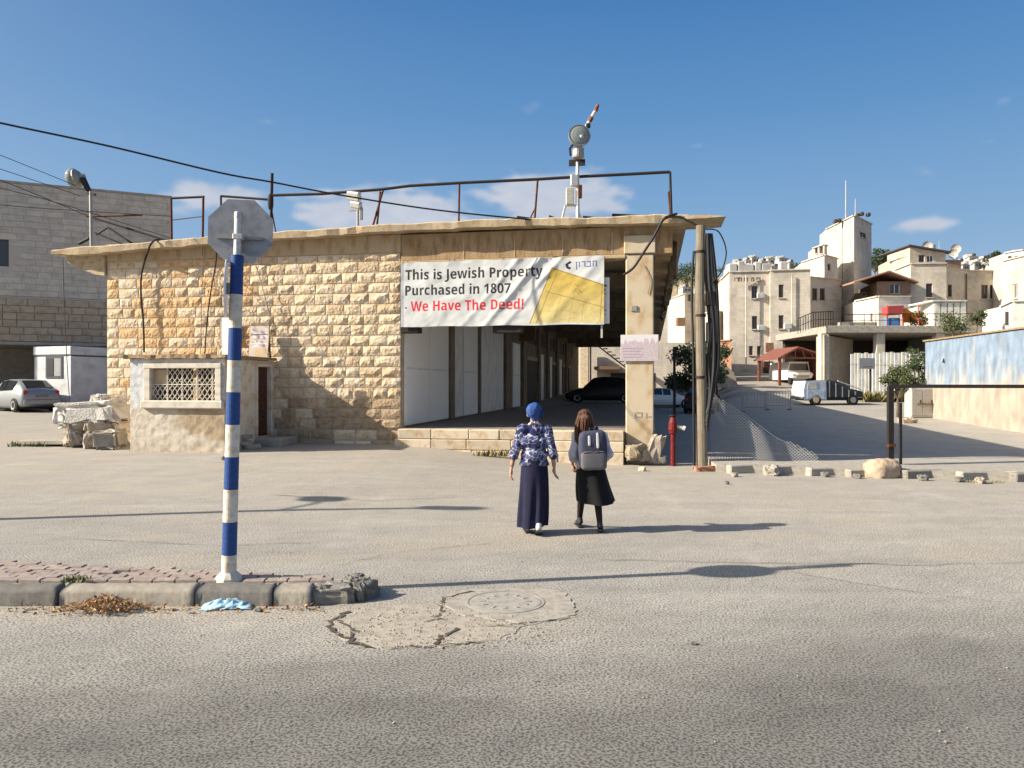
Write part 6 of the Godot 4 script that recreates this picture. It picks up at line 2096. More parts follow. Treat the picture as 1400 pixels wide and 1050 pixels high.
	part(wp, "loop_cable", tube(spline([Vector3(0.1, ht - 0.1, 0.1), Vector3(0.4, ht - 0.16, 0.1), Vector3(0.58, ht - 0.62, 0.1), Vector3(0.46, ht - 1.1, 0.1), Vector3(0.2, ht - 1.42, 0.1)]), 0.017, -1, 6), M.black_cable)
	one("brick_rubble", "reddish broken bricks at the foot of the wooden utility pole", "rubble", lump(Vector3(0.55, 0.16, 0.3), 0.5, 0.6, 2.5, 3.0, 8, true), M.red_brick, T(gp(4.42, 17.5, 0.03), 10))
	# red standpipe
	var hp := gp(3.92, 18.7)
	var hy := thing("hydrant", "red standpipe hydrant with a pale side outlet beside the wooden pole", "hydrant", Transform3D(Basis(), hp))
	part(hy, "standpipe", tube([Vector3(0, -0.2, 0), Vector3(0.0, 0.86, 0)], 0.066, 0.06, 12), M.red_paint)
	part(hy, "valve_head", lathe([Vector2(0.0, 0.78), Vector2(0.1, 0.8), Vector2(0.115, 0.9), Vector2(0.105, 1.05), Vector2(0.08, 1.14), Vector2(0.05, 1.2), Vector2(0.0, 1.21)], 16), M.red_paint)
	part(hy, "hand_wheel", lathe([Vector2(0.06, 1.21), Vector2(0.1, 1.22), Vector2(0.1, 1.24), Vector2(0.0, 1.25)], 14), M.dark_steel)
	part(hy, "outlet", tube([Vector3(0.08, 0.97, 0.02), Vector3(0.22, 0.93, 0.06)], 0.045, -1, 10), M.galvanised)
	part(hy, "coupling", tube([Vector3(0.22, 0.935, 0.06), Vector3(0.28, 0.915, 0.075)], 0.06, -1, 10), M.shed_white)
	# rubble under the pillar
	var rb := [[896, 612, Vector3(0.34, 0.62, 0.3), "leaning beige concrete slab at the foot of the pillar", "rubble", -22.0], [882, 622, Vector3(0.3, 0.25, 0.3), "chunk of stone against the leaning slab under the pillar", "rubble", 10.0], [868, 618, Vector3(0.45, 0.36, 0.4), "dark earth-covered rubble lump under the pillar's left edge", "soil", 0.0], [902, 628, Vector3(0.3, 0.2, 0.3), "flat grey piece of rubble right of the pillar's foot", "concrete", 6.0]]
	for i in rb.size():
		var q: Array = rb[i]
		one("rubble_block", q[3], "rubble", lump(q[2], 0.45, 0.5, 1.6, i * 9.0 + 2.0, 8, true), M[q[4]], T(at(q[0], q[1], 18.9), 25.0 * i, 0, q[5]), "rubble under the arcade pillar")
	# chain-link
	var cl := thing("chain_link_fence", "sagging chain-link fence from the wooden pole towards the gate posts", "fence")
	var a0 := gp(4.7, 18.3)
	var a1 := gp(7.2, 18.0)
	var hs := func(s): return lerpf(1.75, 0.2, pow(s, 1.0)) + 0.1 * sin(s * 9.0)
	st = new_st()
	var step := 0.07
	var ln := a0.distance_to(a1)
	var nn := int(ln / step)
	for dirn in [-1.0, 1.0]:
		for i in range(-34, nn + 34):
			var last = null
			for k in 34:
				var s: float = (i + dirn * k) * step / ln
				var yy := k * step
				if s < 0 or s > 1 or yy > hs.call(s):
					last = null
					continue
				var p := a0.lerp(a1, s) + Vector3(0, yy, 0.1 * sin(s * 14.0 + yy * 2.0) + 0.004 * dirn)
				if last != null:
					var w := Vector3(0.0042, 0, 0.0042)
					quad(st, last - w, p - w, p + w, last + w)
					var w2 := Vector3(0.0, 0.005, 0.0)
					quad(st, last - w2, p - w2, p + w2, last + w2)
				last = p
	var lk := part(cl, "wire_mesh", done(st), M.fence_wire)
	lk.set_meta("kind", "stuff")
	part(cl, "top_wire", tube([a0 + Vector3(0, 1.75, 0), a0.lerp(a1, 0.3) + Vector3(0, hs.call(0.3), 0), a0.lerp(a1, 0.6) + Vector3(0, hs.call(0.6), 0), a1 + Vector3(0, hs.call(1.0), 0)], 0.008, -1, 5), M.grey_steel)
	# thin post under the eave
	one("thin_post", "thin dark post in the shade between the arcade pillar and the wooden pole", "post", bar(foot(922, 27), foot(922, 27) + Vector3(0, 3.2, 0), 0.08, 0.08), M.dark_steel)
	# board on the pillar
	var im := Image.create_empty(160, 110, false, Image.FORMAT_RGB8)
	for yy in 110:
		for xx in 160:
			var k := 0.5 + 0.5 * nz.get_noise_2d(xx * 0.05, yy * 0.09)
			var sky_part := yy < 34.0 + 22.0 * nz.get_noise_1d(xx * 0.04) - xx * 0.1
			var c := L(0.60, 0.59, 0.62) if sky_part else L(0.42, 0.36, 0.40).lerp(L(0.58, 0.52, 0.54), k)
			if not sky_part and nz.get_noise_2d(xx * 0.3, yy * 0.3) > 0.3:
				c = L(0.3, 0.25, 0.3)
			im.set_pixel(xx, yy, c)
	for k in 4:
		im.fill_rect(Rect2i(8, 56 + k * 12, rng.randi_range(60, 140), 4), L(0.32, 0.26, 0.31))
	var pm2 := picture_mat("board_print", im)
	var bd := thing("notice_board", "sun-bleached photo board fixed across the arcade pillar", "notice board", house * T(Vector3(5.78, 2.47, 0.08)))
	part(bd, "panel", span(Vector3(0, 0, -0.035), Vector3(0.93, 0.66, 0.0), 0.006), M.cabin)
	part(bd, "print_sheet", cloth_sheet(0.92, 0.65, 2, 2, func(_u, _v, p): return p + Vector3(0.005, 0.005, 0.004)), pm2)
	# faint blue spray marks on the pillar
	var gm := new_st()
	for q in [[6.14, 1.05, 0.03, 0.14], [6.22, 1.02, 0.1, 0.03], [6.22, 1.13, 0.09, 0.03], [6.3, 1.08, 0.03, 0.12], [6.42, 1.06, 0.025, 0.13], [6.5, 1.03, 0.08, 0.025]]:
		add_box(gm, T(Vector3(q[0], q[1] + 0.05, 0.0335)), Vector3(q[2], q[3], 0.002))
	one("paint_mark", "faint blue spray-painted marks low on the arcade pillar", "paint mark", done(gm), M.plate_back, house)


# ---------------------------------------------------------------- things on the roof, and wires
func roof_things() -> void:
	var V := 0.9
	var q := func(px, py): return hw(px, py, V)
	var rl := thing("roof_railing", "bent rusty pipe railing along the front of the flat roof", "railing")
	var rail := []
	for p in [[369, 267], [440, 265], [520, 259], [560, 254], [628, 250], [735, 245], [800, 241], [860, 238], [916, 235]]:
		rail.append(q.call(p[0], p[1]))
	part(rl, "top_rail", tube(rail, 0.042, -1, 7), M.dark_steel)
	for p in [[372, 237, 370, 318, 0.045], [524, 259, 506, 316, 0.03], [520, 262, 514, 316, 0.03], [628, 251, 627, 309, 0.028], [735, 246, 730, 305, 0.03], [733, 282, 718, 306, 0.02], [916, 235, 918, 292, 0.035], [371, 285, 379, 322, 0.02], [914, 262, 917, 292, 0.03]]:
		part(rl, "post", tube([q.call(p[0], p[1]), q.call(p[2], p[3] + 6)], p[4], -1, 7), M.rusty_steel if p[4] < 0.032 else M.dark_steel)
	part(rl, "knot", lump(Vector3(0.16, 0.5, 0.14), 0.8), M.dark_steel, T(q.call(370, 276)))
	var f2 := thing("scaffold", "upright rectangular pipe scaffold on the roof's left part", "scaffold")
	for p in [[234, 270, 235, 334], [278, 269, 277, 332]]:
		part(f2, "post", tube([q.call(p[0], p[1]), q.call(p[2], p[3] + 6)], 0.035, -1, 7), M.rusty_steel)
	part(f2, "top_rail", tube([q.call(233, 271), q.call(279, 269)], 0.036, -1, 7), M.dark_steel)
	part(f2, "cross_wire", tube([q.call(235, 301), q.call(277, 296)], 0.015, -1, 5), M.rusty_steel)
	var f3 := thing("pipe_rail", "short level pipe rail behind the octagonal sign", "rail")
	part(f3, "top_rail", tube([q.call(302, 268), q.call(330, 270), q.call(370, 273)], 0.036, -1, 7), M.dark_steel)
	part(f3, "post", tube([q.call(302, 268), q.call(303, 336)], 0.03, -1, 7), M.dark_steel)
	var rods := [[128, 298, 232, 330, 0.035, "long dark steel bar slanting down the roof's left end"], [130, 318, 166, 333, 0.025, "short dark bar low on the roof's left corner"], [132, 321, 148, 311, 0.025, "dark bar rising to a bend above the roof's left corner"], [148, 311, 181, 333, 0.028, "dark bar falling from the bend above the roof's left corner"], [118, 296, 194, 294, 0.03, "level rusty bar sticking out past the lamp pole"], [108, 333, 122, 326, 0.05, "dark scrap of metal at the foot of the lamp pole"]]
	for r in rods:
		one("metal_bar", r[5], "metal bar", tube([q.call(r[0], r[1]), q.call(r[2], r[3])], r[4], -1, 6), M.rusty_steel if r[4] == 0.03 else M.dark_steel)
	# flood lamps
	var V0 := 0.5
	var lb := hw(125, 336, V0)
	var lamp := thing("floodlight", "round glass floodlight on a grey pole at the roof's left corner", "floodlight", Transform3D(Basis(), lb))
	var top := hw(124, 262, V0) - lb
	part(lamp, "pole", tube([Vector3(0, -0.2, 0), top], 0.045, -1, 8), M.grey_steel)
	part(lamp, "lens", lump(Vector3(0.42, 0.56, 0.5), 1.0), M.bulb_glass, T(hw(100, 243, V0) - lb, 0, 0, 10))
	part(lamp, "housing", lathe([Vector2(0.27, 0.0), Vector2(0.275, 0.04), Vector2(0.2, 0.12), Vector2(0.1, 0.18), Vector2(0.08, 0.26), Vector2(0.0, 0.26)], 16), M.grey_steel, T(hw(104, 244, V0) - lb, 0, 0, -76))
	part(lamp, "ballast", box(Vector3(0.13, 0.42, 0.16), 0.02), M.dark_steel, T(hw(117, 252, V0) - lb, 0, 0, 24))
	part(lamp, "bracket", bar(hw(118, 264, V0) - lb, hw(130, 266, V0) - lb, 0.08, 0.06), M.dark_steel)
	var mb := hw(489, 316, V0)
	var md := thing("floodlight", "pair of stacked square floodlights on a short pole at mid roof", "floodlight", Transform3D(Basis(), mb))
	part(md, "pole", tube([Vector3(0, -0.1, 0), hw(489, 284, V0) - mb], 0.035, -1, 8), M.grey_steel)
	for k in [[484, 268, 0.42, 0.24, -14], [487, 280, 0.34, 0.18, -14]]:
		part(md, "lamp_head", box(Vector3(k[2], k[3], 0.16), 0.03), M.galvanised, T(hw(k[0], k[1], V0) - mb, -30, 20, k[4]))
	part(md, "control_box", box(Vector3(0.08, 0.34, 0.08), 0.01), M.grey_steel, T(hw(494, 292, V0) - mb))
	part(md, "bracket", bar(hw(478, 288, V0) - mb, hw(496, 286, V0) - mb, 0.05, 0.05), M.grey_steel)
	var VB := 0.8
	var bb := hw(790, 304, VB)
	var big := thing("searchlight", "large round searchlight on a grey post above the banner", "searchlight", Transform3D(Basis(), bb))
	var P := func(px, py): return hw(px, py, VB) - bb
	part(big, "post", tube([Vector3(0, -0.25, 0), P.call(789.5, 222)], 0.055, 0.045, 10), M.galvanised)
	part(big, "cross_plate", bar(P.call(778, 223), P.call(800, 222), 0.06, 0.16), M.dark_steel)
	part(big, "neck", lathe([Vector2(0.0, 0.0), Vector2(0.15, 0.0), Vector2(0.16, 0.05), Vector2(0.15, 0.22), Vector2(0.17, 0.24), Vector2(0.0, 0.24)], 16), M.grey_steel, T(P.call(790.5, 216)))
	part(big, "yoke", tube([P.call(780, 213), P.call(779, 203), P.call(783, 198)], 0.03, -1, 6), M.dark_steel)
	var drum := part(big, "drum", lathe([Vector2(0.0, -0.28), Vector2(0.12, -0.27), Vector2(0.24, -0.18), Vector2(0.285, -0.05), Vector2(0.295, 0.02), Vector2(0.295, 0.07), Vector2(0.265, 0.07)], 28), M.plate_back, T(P.call(792, 186), 4, 84))
	part(drum, "lens", lathe([Vector2(0.268, 0.055), Vector2(0.2, 0.085), Vector2(0.1, 0.105), Vector2(0.0, 0.11)], 28), M.bulb_glass)
	part(drum, "lens_hub", lump(Vector3(0.1, 0.05, 0.1), 0.8), M.galvanised, T(Vector3(0.05, 0.1, 0.05)))
	part(big, "ballast_box", box(Vector3(0.2, 0.44, 0.2), 0.015), M.beige_box, T(P.call(779, 269)))
	part(big, "ballast_box", box(Vector3(0.2, 0.3, 0.18), 0.015), M.galvanised, T(P.call(785, 247)))
	part(big, "clamp", box(Vector3(0.1, 0.34, 0.14), 0.01), M.rusty_steel, T(P.call(793, 262)))
	for l in [[773, 281, 767, 303], [791, 284, 792, 303], [788, 281, 796, 302]]:
		part(big, "leg", tube([P.call(l[0], l[1]), P.call(l[2], l[3] + 3)], 0.028, -1, 6), M.galvanised)
	part(big, "leg_bar", tube([P.call(772, 281), P.call(790, 281)], 0.028, -1, 6), M.galvanised)
	var boom := thing("antenna_boom", "red and white slanting rod rising from behind the searchlight", "rod")
	part(boom, "rod", tube([hw(801, 174, VB + 0.2), hw(815, 150, VB + 0.2)], 0.05, 0.05, 8), M.galvanised)
	part(boom, "red_band", tube([hw(805.5, 166, VB + 0.2), hw(809, 160, VB + 0.2)], 0.066, -1, 8), M.carport_red)
	part(boom, "red_tip", tube([hw(814, 152, VB + 0.2), hw(817.5, 143, VB + 0.2)], 0.06, 0.045, 8), M.carport_red)
	part(boom, "clamp", box(Vector3(0.12, 0.12, 0.12), 0.02), M.dark_steel, T(hw(804, 172, VB + 0.2)))
	# dark sheets lying on the roof edge
	var sheets := [[706, 735, 297, "dark bitumen sheet on the roof left of the searchlight"], [750, 763, 296, "small dark sheet on the roof beside the searchlight's left leg"], [796, 836, 297, "dark tilted panel on the roof right of the searchlight"], [836, 896, 294, "long dark tilted panel near the roof's right end"]]
	for s in sheets:
		var a := hl(s[0], s[2], 1.2)
		var b := hl(s[1], s[2] + 3, 1.2)
		part_panel(s[3], a, b)
	# overhead wires
	var far_l := at(-120, 140, 15.0)
	one("overhead_wire", "thick dark overhead wire running from the upper left down to the roof", "wire", tube(spline([far_l, at(0, 168, 15.5), at(150, 200, 16.5), at(300, 236, 17.5), at(372, 249, 18.2), at(450, 264, 18.6), at(560, 282, 19.0), at(640, 292, 19.2), at(735, 301, 19.4)], 5), 0.021, -1, 6), M.black_cable)
	var wires := [[[-60, 190], [0, 212], [104, 254], "uppermost of the thin wires reaching the round floodlight from the left"], [[-60, 212], [0, 231], [110, 268], "middle thin wire reaching the round floodlight from the left"], [[-60, 228], [0, 246], [122, 296], "lowest thin wire reaching the lamp pole from the left"], [[-60, 262], [0, 280], [236, 296], "thin wire crossing the pale block building to the pipe frame"], [[-60, 245], [60, 272], [235, 326], "thin slack wire crossing the pale block building to the roof edge"]]
	for w in wires:
		one("overhead_wire", w[3], "wire", tube(spline([at(w[0][0], w[0][1], 19.0), at(w[1][0], w[1][1], 19.5), at(w[2][0], w[2][1], 21.0)], 6), 0.009, -1, 5), M.black_cable)
	# cables on the front wall
	var onw := func(pts: Array, v: float):
		var o := []
		for p in pts:
			o.append(hw(p[0], p[1], v))
		return spline(o, 6)
	var over: Array = [hw(222, 329, 0.3), hw(213, 328, -0.36), hw(206, 334, -0.44), hw(203, 342, -0.4)]
	var down: Array = onw.call([[200, 350], [197, 360], [193, 380], [193, 410], [196, 440], [197, 482]], -0.14)
	one("wall_cable", "thick black cable looping over the roof edge and down the stone wall's left part", "cable", tube(spline(over, 4) + down, 0.028, -1, 6), M.black_cable)
	one("wall_cable", "dark cable hanging slantwise down the stone wall left of the striped pole", "cable", tube(onw.call([[297, 332], [295, 360], [288, 400], [283, 440], [280, 484]], -0.16), 0.018, -1, 6), M.black_cable)
	one("wall_cable", "thin grey cable hanging straight down the stone wall under the pipe frame", "cable", tube(onw.call([[277, 333], [276, 400], [274, 484]], -0.15), 0.01, -1, 5), M.grey_cable)
	one("wall_cable", "thin cable running down the stone wall right of the striped pole", "cable", tube(onw.call([[344, 345], [355, 380], [366, 420], [374, 445]], -0.14), 0.011, -1, 5), M.grey_cable)
	one("wall_cable", "thin cable hanging free at the left end of the roof", "cable", tube(onw.call([[86, 352], [88, 420], [92, 500], [95, 545]], -0.3), 0.011, -1, 5), M.black_cable)
	one("wall_cable", "thick twisted cable dropping from the roof corner across the pillar", "cable", tube(onw.call([[926, 292], [908, 299], [893, 325], [880, 345], [866, 366], [852, 376]], -0.42), 0.032, -1, 7), M.black_cable)
	one("wall_cable", "cable lying over the roof's right lip toward the wooden pole", "cable", tube(onw.call([[905, 300], [925, 296], [945, 304], [955, 310]], -0.42), 0.024, -1, 6), M.black_cable)
	one("wall_cable", "thin forked cable on the face of the arcade pillar", "cable", tube(onw.call([[880, 362], [886, 374], [889, 384], [886, 402]], -0.05), 0.008, -1, 5), M.grey_cable)


func part_panel(label: String, a: Vector3, b: Vector3) -> void:
	var o := one("roof_sheet", label, "roof sheet", prism([Vector2(0, 0), Vector2(0.02, 0.14), Vector2(b.x - a.x, 0.04), Vector2(b.x - a.x, -0.02)], -0.7, 0.0), M.solar, house * T(Vector3(a.x, a.y - 0.1, a.z), 0, 3))
	o.set_meta("group", "dark sheets along the roof edge")


# ---------------------------------------------------------------- people
func hand_caps(wrist: Vector3, tip: Vector3, side: Vector3, thumb: Vector3) -> Array:
	# palm, four unequal bent fingers and a thumb from the palm's edge; side runs across the knuckles
	var y := (tip - wrist).normalized()
	var ln := wrist.distance_to(tip)
	var curl := side.cross(y).normalized()
	var o := []
	var k0 := wrist + y * ln * 0.12
	for s in [-0.026, -0.009, 0.009, 0.024]:
		o.append([k0 + side * s * 0.7, wrist + y * ln * 0.5 + side * s, 0.015, 0.012])
	var i := 0
	for s in [-0.03, -0.011, 0.009, 0.027]:
		var l: float = ln * [0.36, 0.44, 0.48, 0.4][i]
		var a: Vector3 = wrist + y * ln * 0.5 + side * s
		var b: Vector3 = a + y * l * 0.45 + curl * l * 0.1
		var c: Vector3 = b + y * l * 0.33 + curl * l * 0.22
		var e: Vector3 = c + y * l * 0.2 + curl * l * 0.24
		o.append([a, b, 0.0095, 0.009])
		o.append([b, c, 0.009, 0.0082])
		o.append([c, e, 0.0082, 0.007])
		i += 1
	var t0 := wrist + y * ln * 0.22 + thumb * 0.022
	var t1 := t0 + y * ln * 0.18 + thumb * 0.026
	o.append([t0, t1, 0.012, 0.0105])
	o.append([t1, t1 + y * ln * 0.19 + thumb * 0.006 + curl * 0.008, 0.0105, 0.0085])
	return o


func head_caps(c: Vector3, turn: Basis) -> Array:
	var P := func(x, y, z): return c + turn * Vector3(x, y, z)
	return [[P.call(0, 0.03, 0.02), P.call(0, 0.035, -0.03), 0.086, 0.08], [P.call(0, -0.02, -0.03), P.call(0, -0.075, -0.062), 0.068, 0.034], [P.call(0, 0.005, -0.1), P.call(0, -0.03, -0.118), 0.011, 0.015], [P.call(-0.03, 0.02, -0.093), P.call(0.03, 0.02, -0.093), 0.016, 0.016],
		[P.call(-0.018, -0.06, -0.092), P.call(0.018, -0.06, -0.092), 0.011, 0.011], [P.call(-0.08, 0.0, 0.0), P.call(-0.084, -0.03, -0.008), 0.018, 0.012], [P.call(0.08, 0.0, 0.0), P.call(0.084, -0.03, -0.008), 0.018, 0.012]]


func skirt(y0: float, y1: float, rx0: float, rz0: float, rx1: float, rz1: float, hip: float, shift: Vector3, pleats: int, amp: float, sd: float) -> ArrayMesh:
	var st := new_st(true)
	var ny := 26
	var na := 72
	var P := func(j, i):
		var t := float(j) / ny
		var a: float = TAU * (i % na) / na
		var b: float = smoothstep(0.0, 0.3, t) * hip * (1.0 - t)
		var fold: float = amp * smoothstep(0.05, 0.9, t) * (sin(a * pleats + sd + 0.8 * sin(a * 2.0 + t)) + 0.5 * sin(a * (pleats * 2 - 3) + sd * 2.0))
		var rx := lerpf(rx0, rx1, t) + b + fold
		var rz := lerpf(rz0, rz1, t) + b + fold
		return Vector3(cos(a) * rx, lerpf(y0, y1, t) + 0.012 * t * sin(a * 2.0 + sd), sin(a) * rz) + shift * t * t
	for j in ny:
		for i in na:
			quad(st, P.call(j, i), P.call(j, i + 1), P.call(j + 1, i + 1), P.call(j + 1, i))
	st.index()
	return done(st)


func shoe(at_p: Vector3, dir: Vector3, heel_up: float, m: Material, parent: Node3D) -> void:
	var b := Basis.looking_at(dir, Vector3.UP) * Basis(Vector3.RIGHT, -heel_up)
	var P := func(x, y, z): return at_p + b * Vector3(x, y, z)
	var mesh := sdf([[P.call(0, -0.02, 0.045), P.call(0, -0.045, -0.1), 0.036, 0.03], [P.call(0, 0.02, 0.03), P.call(0, -0.02, -0.04), 0.036, 0.036], [P.call(0, -0.05, -0.1), P.call(0, -0.053, -0.155), 0.032, 0.026]], 0.009, 0.02)
	var s := part(parent, "shoe", mesh, m)
	part(s, "sole", box(Vector3(0.078, 0.022, 0.27), 0.008), M.rubber, Transform3D(b, P.call(0, -0.078, -0.045)))


func people() -> void:
	# the taller woman: blue head wrap, patterned blouse, long navy skirt
	var p1 := gp(0.285, 9.78)
	var st := SurfaceTool.new()
	st.begin(Mesh.PRIMITIVE_TRIANGLES)
	var lw := Vector3(-0.29, 0.845, -0.03)
	var le := Vector3(-0.236, 1.075, 0.035)
	var rw := Vector3(0.25, 0.86, 0.0)
	var re := Vector3(0.222, 1.08, 0.05)
	var torso := [[Vector3(-0.065, 0.86, 0), Vector3(0.065, 0.86, 0), 0.088, 0.088], [Vector3(-0.045, 1.0, -0.01), Vector3(0.045, 1.0, -0.01), 0.076, 0.076], [Vector3(-0.07, 1.17, -0.01), Vector3(0.07, 1.17, -0.01), 0.076, 0.076], [Vector3(-0.13, 1.315, 0.012), Vector3(0.13, 1.315, 0.012), 0.042, 0.042], [Vector3(0, 0.9, 0), Vector3(0, 1.25, 0), 0.07, 0.07]]
	var arms := [[Vector3(-0.165, 1.305, 0.01), le, 0.042, 0.036], [le, lw, 0.036, 0.026], [Vector3(0.165, 1.305, 0.01), re, 0.042, 0.036], [re, rw, 0.04, 0.026]]
	var legs := [[Vector3(-0.075, 0.83, 0), Vector3(-0.085, 0.47, -0.08), 0.085, 0.055], [Vector3(-0.085, 0.47, -0.08), Vector3(-0.085, 0.1, -0.06), 0.055, 0.036], [Vector3(0.075, 0.83, 0), Vector3(0.06, 0.46, 0.04), 0.085, 0.055], [Vector3(0.06, 0.46, 0.04), Vector3(0.05, 0.12, 0.17), 0.055, 0.036]]
	var neck := [[Vector3(0, 1.33, 0.015), Vector3(0, 1.47, -0.005), 0.055, 0.05]]
	add_sdf(st, torso + arms + legs + neck, 0.014, 0.05)
	add_sdf(st, head_caps(Vector3(0.0, 1.525, 0), Basis()), 0.0065, 0.03)
	add_sdf(st, hand_caps(lw, lw + Vector3(-0.03, -0.175, -0.02), Vector3(0.15, 0, 0.98).normalized(), Vector3(0.3, 0, -0.95).normalized()), 0.0035, 0.006)
	add_sdf(st, hand_caps(rw, rw + Vector3(0.012, -0.175, -0.01), Vector3(-0.2, 0, 0.98).normalized(), Vector3(-0.3, 0, -0.95).normalized()), 0.0035, 0.006)
	st.index()
	var w1 := one("person", "taller woman in blue head wrap, patterned blouse and long navy skirt, walking away", "person", st.commit(), M.skin, Transform3D(Basis(), p1))
	part(w1, "blouse", sdf([[Vector3(-0.07, 0.85, 0), Vector3(0.07, 0.85, 0), 0.125, 0.125], [Vector3(-0.055, 1.0, -0.005), Vector3(0.055, 1.0, -0.005), 0.112, 0.112], [Vector3(-0.088, 1.17, -0.005), Vector3(0.088, 1.17, -0.005), 0.108, 0.108], [Vector3(-0.13, 1.325, 0.014), Vector3(0.13, 1.325, 0.014), 0.064, 0.064], [Vector3(0, 0.9, 0), Vector3(0, 1.3, 0.01), 0.11, 0.09], [Vector3(-0.168, 1.31, 0.012), le + Vector3(0, 0.0, 0), 0.062, 0.052], [le, le.lerp(lw, 0.42), 0.052, 0.05], [Vector3(0.168, 1.31, 0.012), re, 0.062, 0.052], [re, re.lerp(rw, 0.42), 0.052, 0.05]], 0.0115, 0.035, 0.014, 0.865), M.blouse)
	part(w1, "collar", tube([Vector3(-0.07, 1.385, 0.03), Vector3(-0.04, 1.41, 0.065), Vector3(0, 1.418, 0.075), Vector3(0.04, 1.41, 0.065), Vector3(0.07, 1.385, 0.03)], 0.016, -1, 7), M.white_shirt)
	part(w1, "skirt", skirt(0.935, 0.1, 0.166, 0.125, 0.178, 0.2, 0.012, Vector3(-0.03, 0.0, 0.02), 7, 0.02, 0.6), M.navy)
	var wrap := part(w1, "head_wrap", sdf([[Vector3(0, 1.565, 0.01), Vector3(0, 1.57, -0.03), 0.1, 0.094], [Vector3(-0.01, 1.545, 0.05), Vector3(-0.015, 1.565, 0.055), 0.08, 0.075], [Vector3(0.005, 1.49, 0.05), Vector3(-0.005, 1.46, 0.045), 0.055, 0.045]], 0.008, 0.03, 0.016), M.scarf)
	part(wrap, "knot", sdf([[Vector3(0.065, 1.55, 0.045), Vector3(0.09, 1.535, 0.06), 0.035, 0.028], [Vector3(0.08, 1.53, 0.06), Vector3(0.085, 1.46, 0.075), 0.024, 0.012]], 0.007, 0.02, 0.01), M.scarf_dark)
	shoe(Vector3(-0.085, 0.092, -0.06), Vector3(-0.1, 0, -1), 0.0, M.shoe_white, w1)
	shoe(Vector3(0.05, 0.115, 0.17), Vector3(0.06, 0, -1), 0.28, M.shoe_white, w1)
	part(w1, "bracelet", lathe([Vector2(0.028, -0.006), Vector2(0.033, 0), Vector2(0.028, 0.006)], 14), M.dark_steel, T(lw + Vector3(0.005, 0.02, 0), 0, 0, 12))
	# the shorter woman: long brown hair, black skirt
	var p2 := gp(1.02, 9.95)
	st = SurfaceTool.new()
	st.begin(Mesh.PRIMITIVE_TRIANGLES)
	lw = Vector3(-0.235, 0.885, -0.04)
	le = Vector3(-0.225, 1.0, 0.06)
	lw = Vector3(-0.232, 0.86, -0.1)
	rw = Vector3(0.19, 0.9, -0.16)
	re = Vector3(0.215, 1.0, 0.05)
	torso = [[Vector3(-0.075, 0.82, 0), Vector3(0.085, 0.82, 0), 0.11, 0.11], [Vector3(-0.06, 0.95, 0), Vector3(0.05, 0.95, 0), 0.095, 0.095], [Vector3(-0.09, 1.1, -0.01), Vector3(0.07, 1.1, -0.01), 0.095, 0.095], [Vector3(-0.155, 1.245, 0.01), Vector3(0.115, 1.24, 0.01), 0.052, 0.052], [Vector3(0, 0.86, 0), Vector3(-0.02, 1.18, 0), 0.095, 0.095]]
	arms = [[Vector3(-0.175, 1.235, 0.01), le, 0.047, 0.038], [le, lw, 0.038, 0.025], [Vector3(0.145, 1.23, 0.01), re, 0.047, 0.038], [re, rw, 0.038, 0.025]]
	legs = [[Vector3(-0.08, 0.8, 0), Vector3(-0.11, 0.44, -0.1), 0.08, 0.052], [Vector3(-0.11, 0.44, -0.1), Vector3(-0.12, 0.1, -0.28), 0.054, 0.034], [Vector3(0.08, 0.8, 0), Vector3(0.085, 0.44, 0.0), 0.08, 0.052], [Vector3(0.085, 0.44, 0.0), Vector3(0.105, 0.11, 0.12), 0.056, 0.035]]
	neck = [[Vector3(-0.02, 1.24, 0.01), Vector3(-0.06, 1.38, -0.01), 0.05, 0.047]]
	add_sdf(st, torso + arms + neck, 0.014, 0.05)
	add_sdf(st, head_caps(Vector3(-0.075, 1.445, -0.01), Basis(Vector3.UP, 0.15)), 0.0065, 0.03)
	add_sdf(st, hand_caps(lw, lw + Vector3(0.03, -0.14, -0.06), Vector3(0.3, 0.3, 0.9).normalized(), Vector3(0.6, 0, -0.8).normalized()), 0.0035, 0.006)
	add_sdf(st, hand_caps(rw, rw + Vector3(-0.02, -0.06, -0.15), Vector3(0.1, 0.9, -0.3).normalized(), Vector3(-0.5, 0.7, -0.3).normalized()), 0.0035, 0.006)
	st.index()
	var w2 := one("person", "shorter woman with long brown hair and black flared skirt wearing a backpack", "person", st.commit(), M.skin, Transform3D(Basis(), p2))
	part(w2, "stockings", sdf(legs, 0.012, 0.04), M.stocking)
	part(w2, "shirt", sdf([[Vector3(-0.075, 0.84, 0), Vector3(0.085, 0.84, 0), 0.122, 0.122], [Vector3(-0.09, 1.08, 0), Vector3(0.075, 1.08, 0), 0.115, 0.115], [Vector3(-0.15, 1.24, 0.012), Vector3(0.115, 1.235, 0.012), 0.07, 0.07], [Vector3(-0.01, 0.86, 0), Vector3(-0.02, 1.2, 0), 0.115, 0.1], [Vector3(-0.178, 1.23, 0.012), le, 0.068, 0.06], [le, le.lerp(lw, 0.45), 0.06, 0.05], [Vector3(0.15, 1.225, 0.012), re, 0.068, 0.058], [re, re.lerp(rw, 0.8), 0.058, 0.042]], 0.0125, 0.035, 0.016, 0.84), M.white_shirt)
	part(w2, "skirt", skirt(0.91, 0.375, 0.155, 0.115, 0.242, 0.25, 0.02, Vector3(0.07, 0, 0.0), 5, 0.014, 2.0), M.black_cloth)
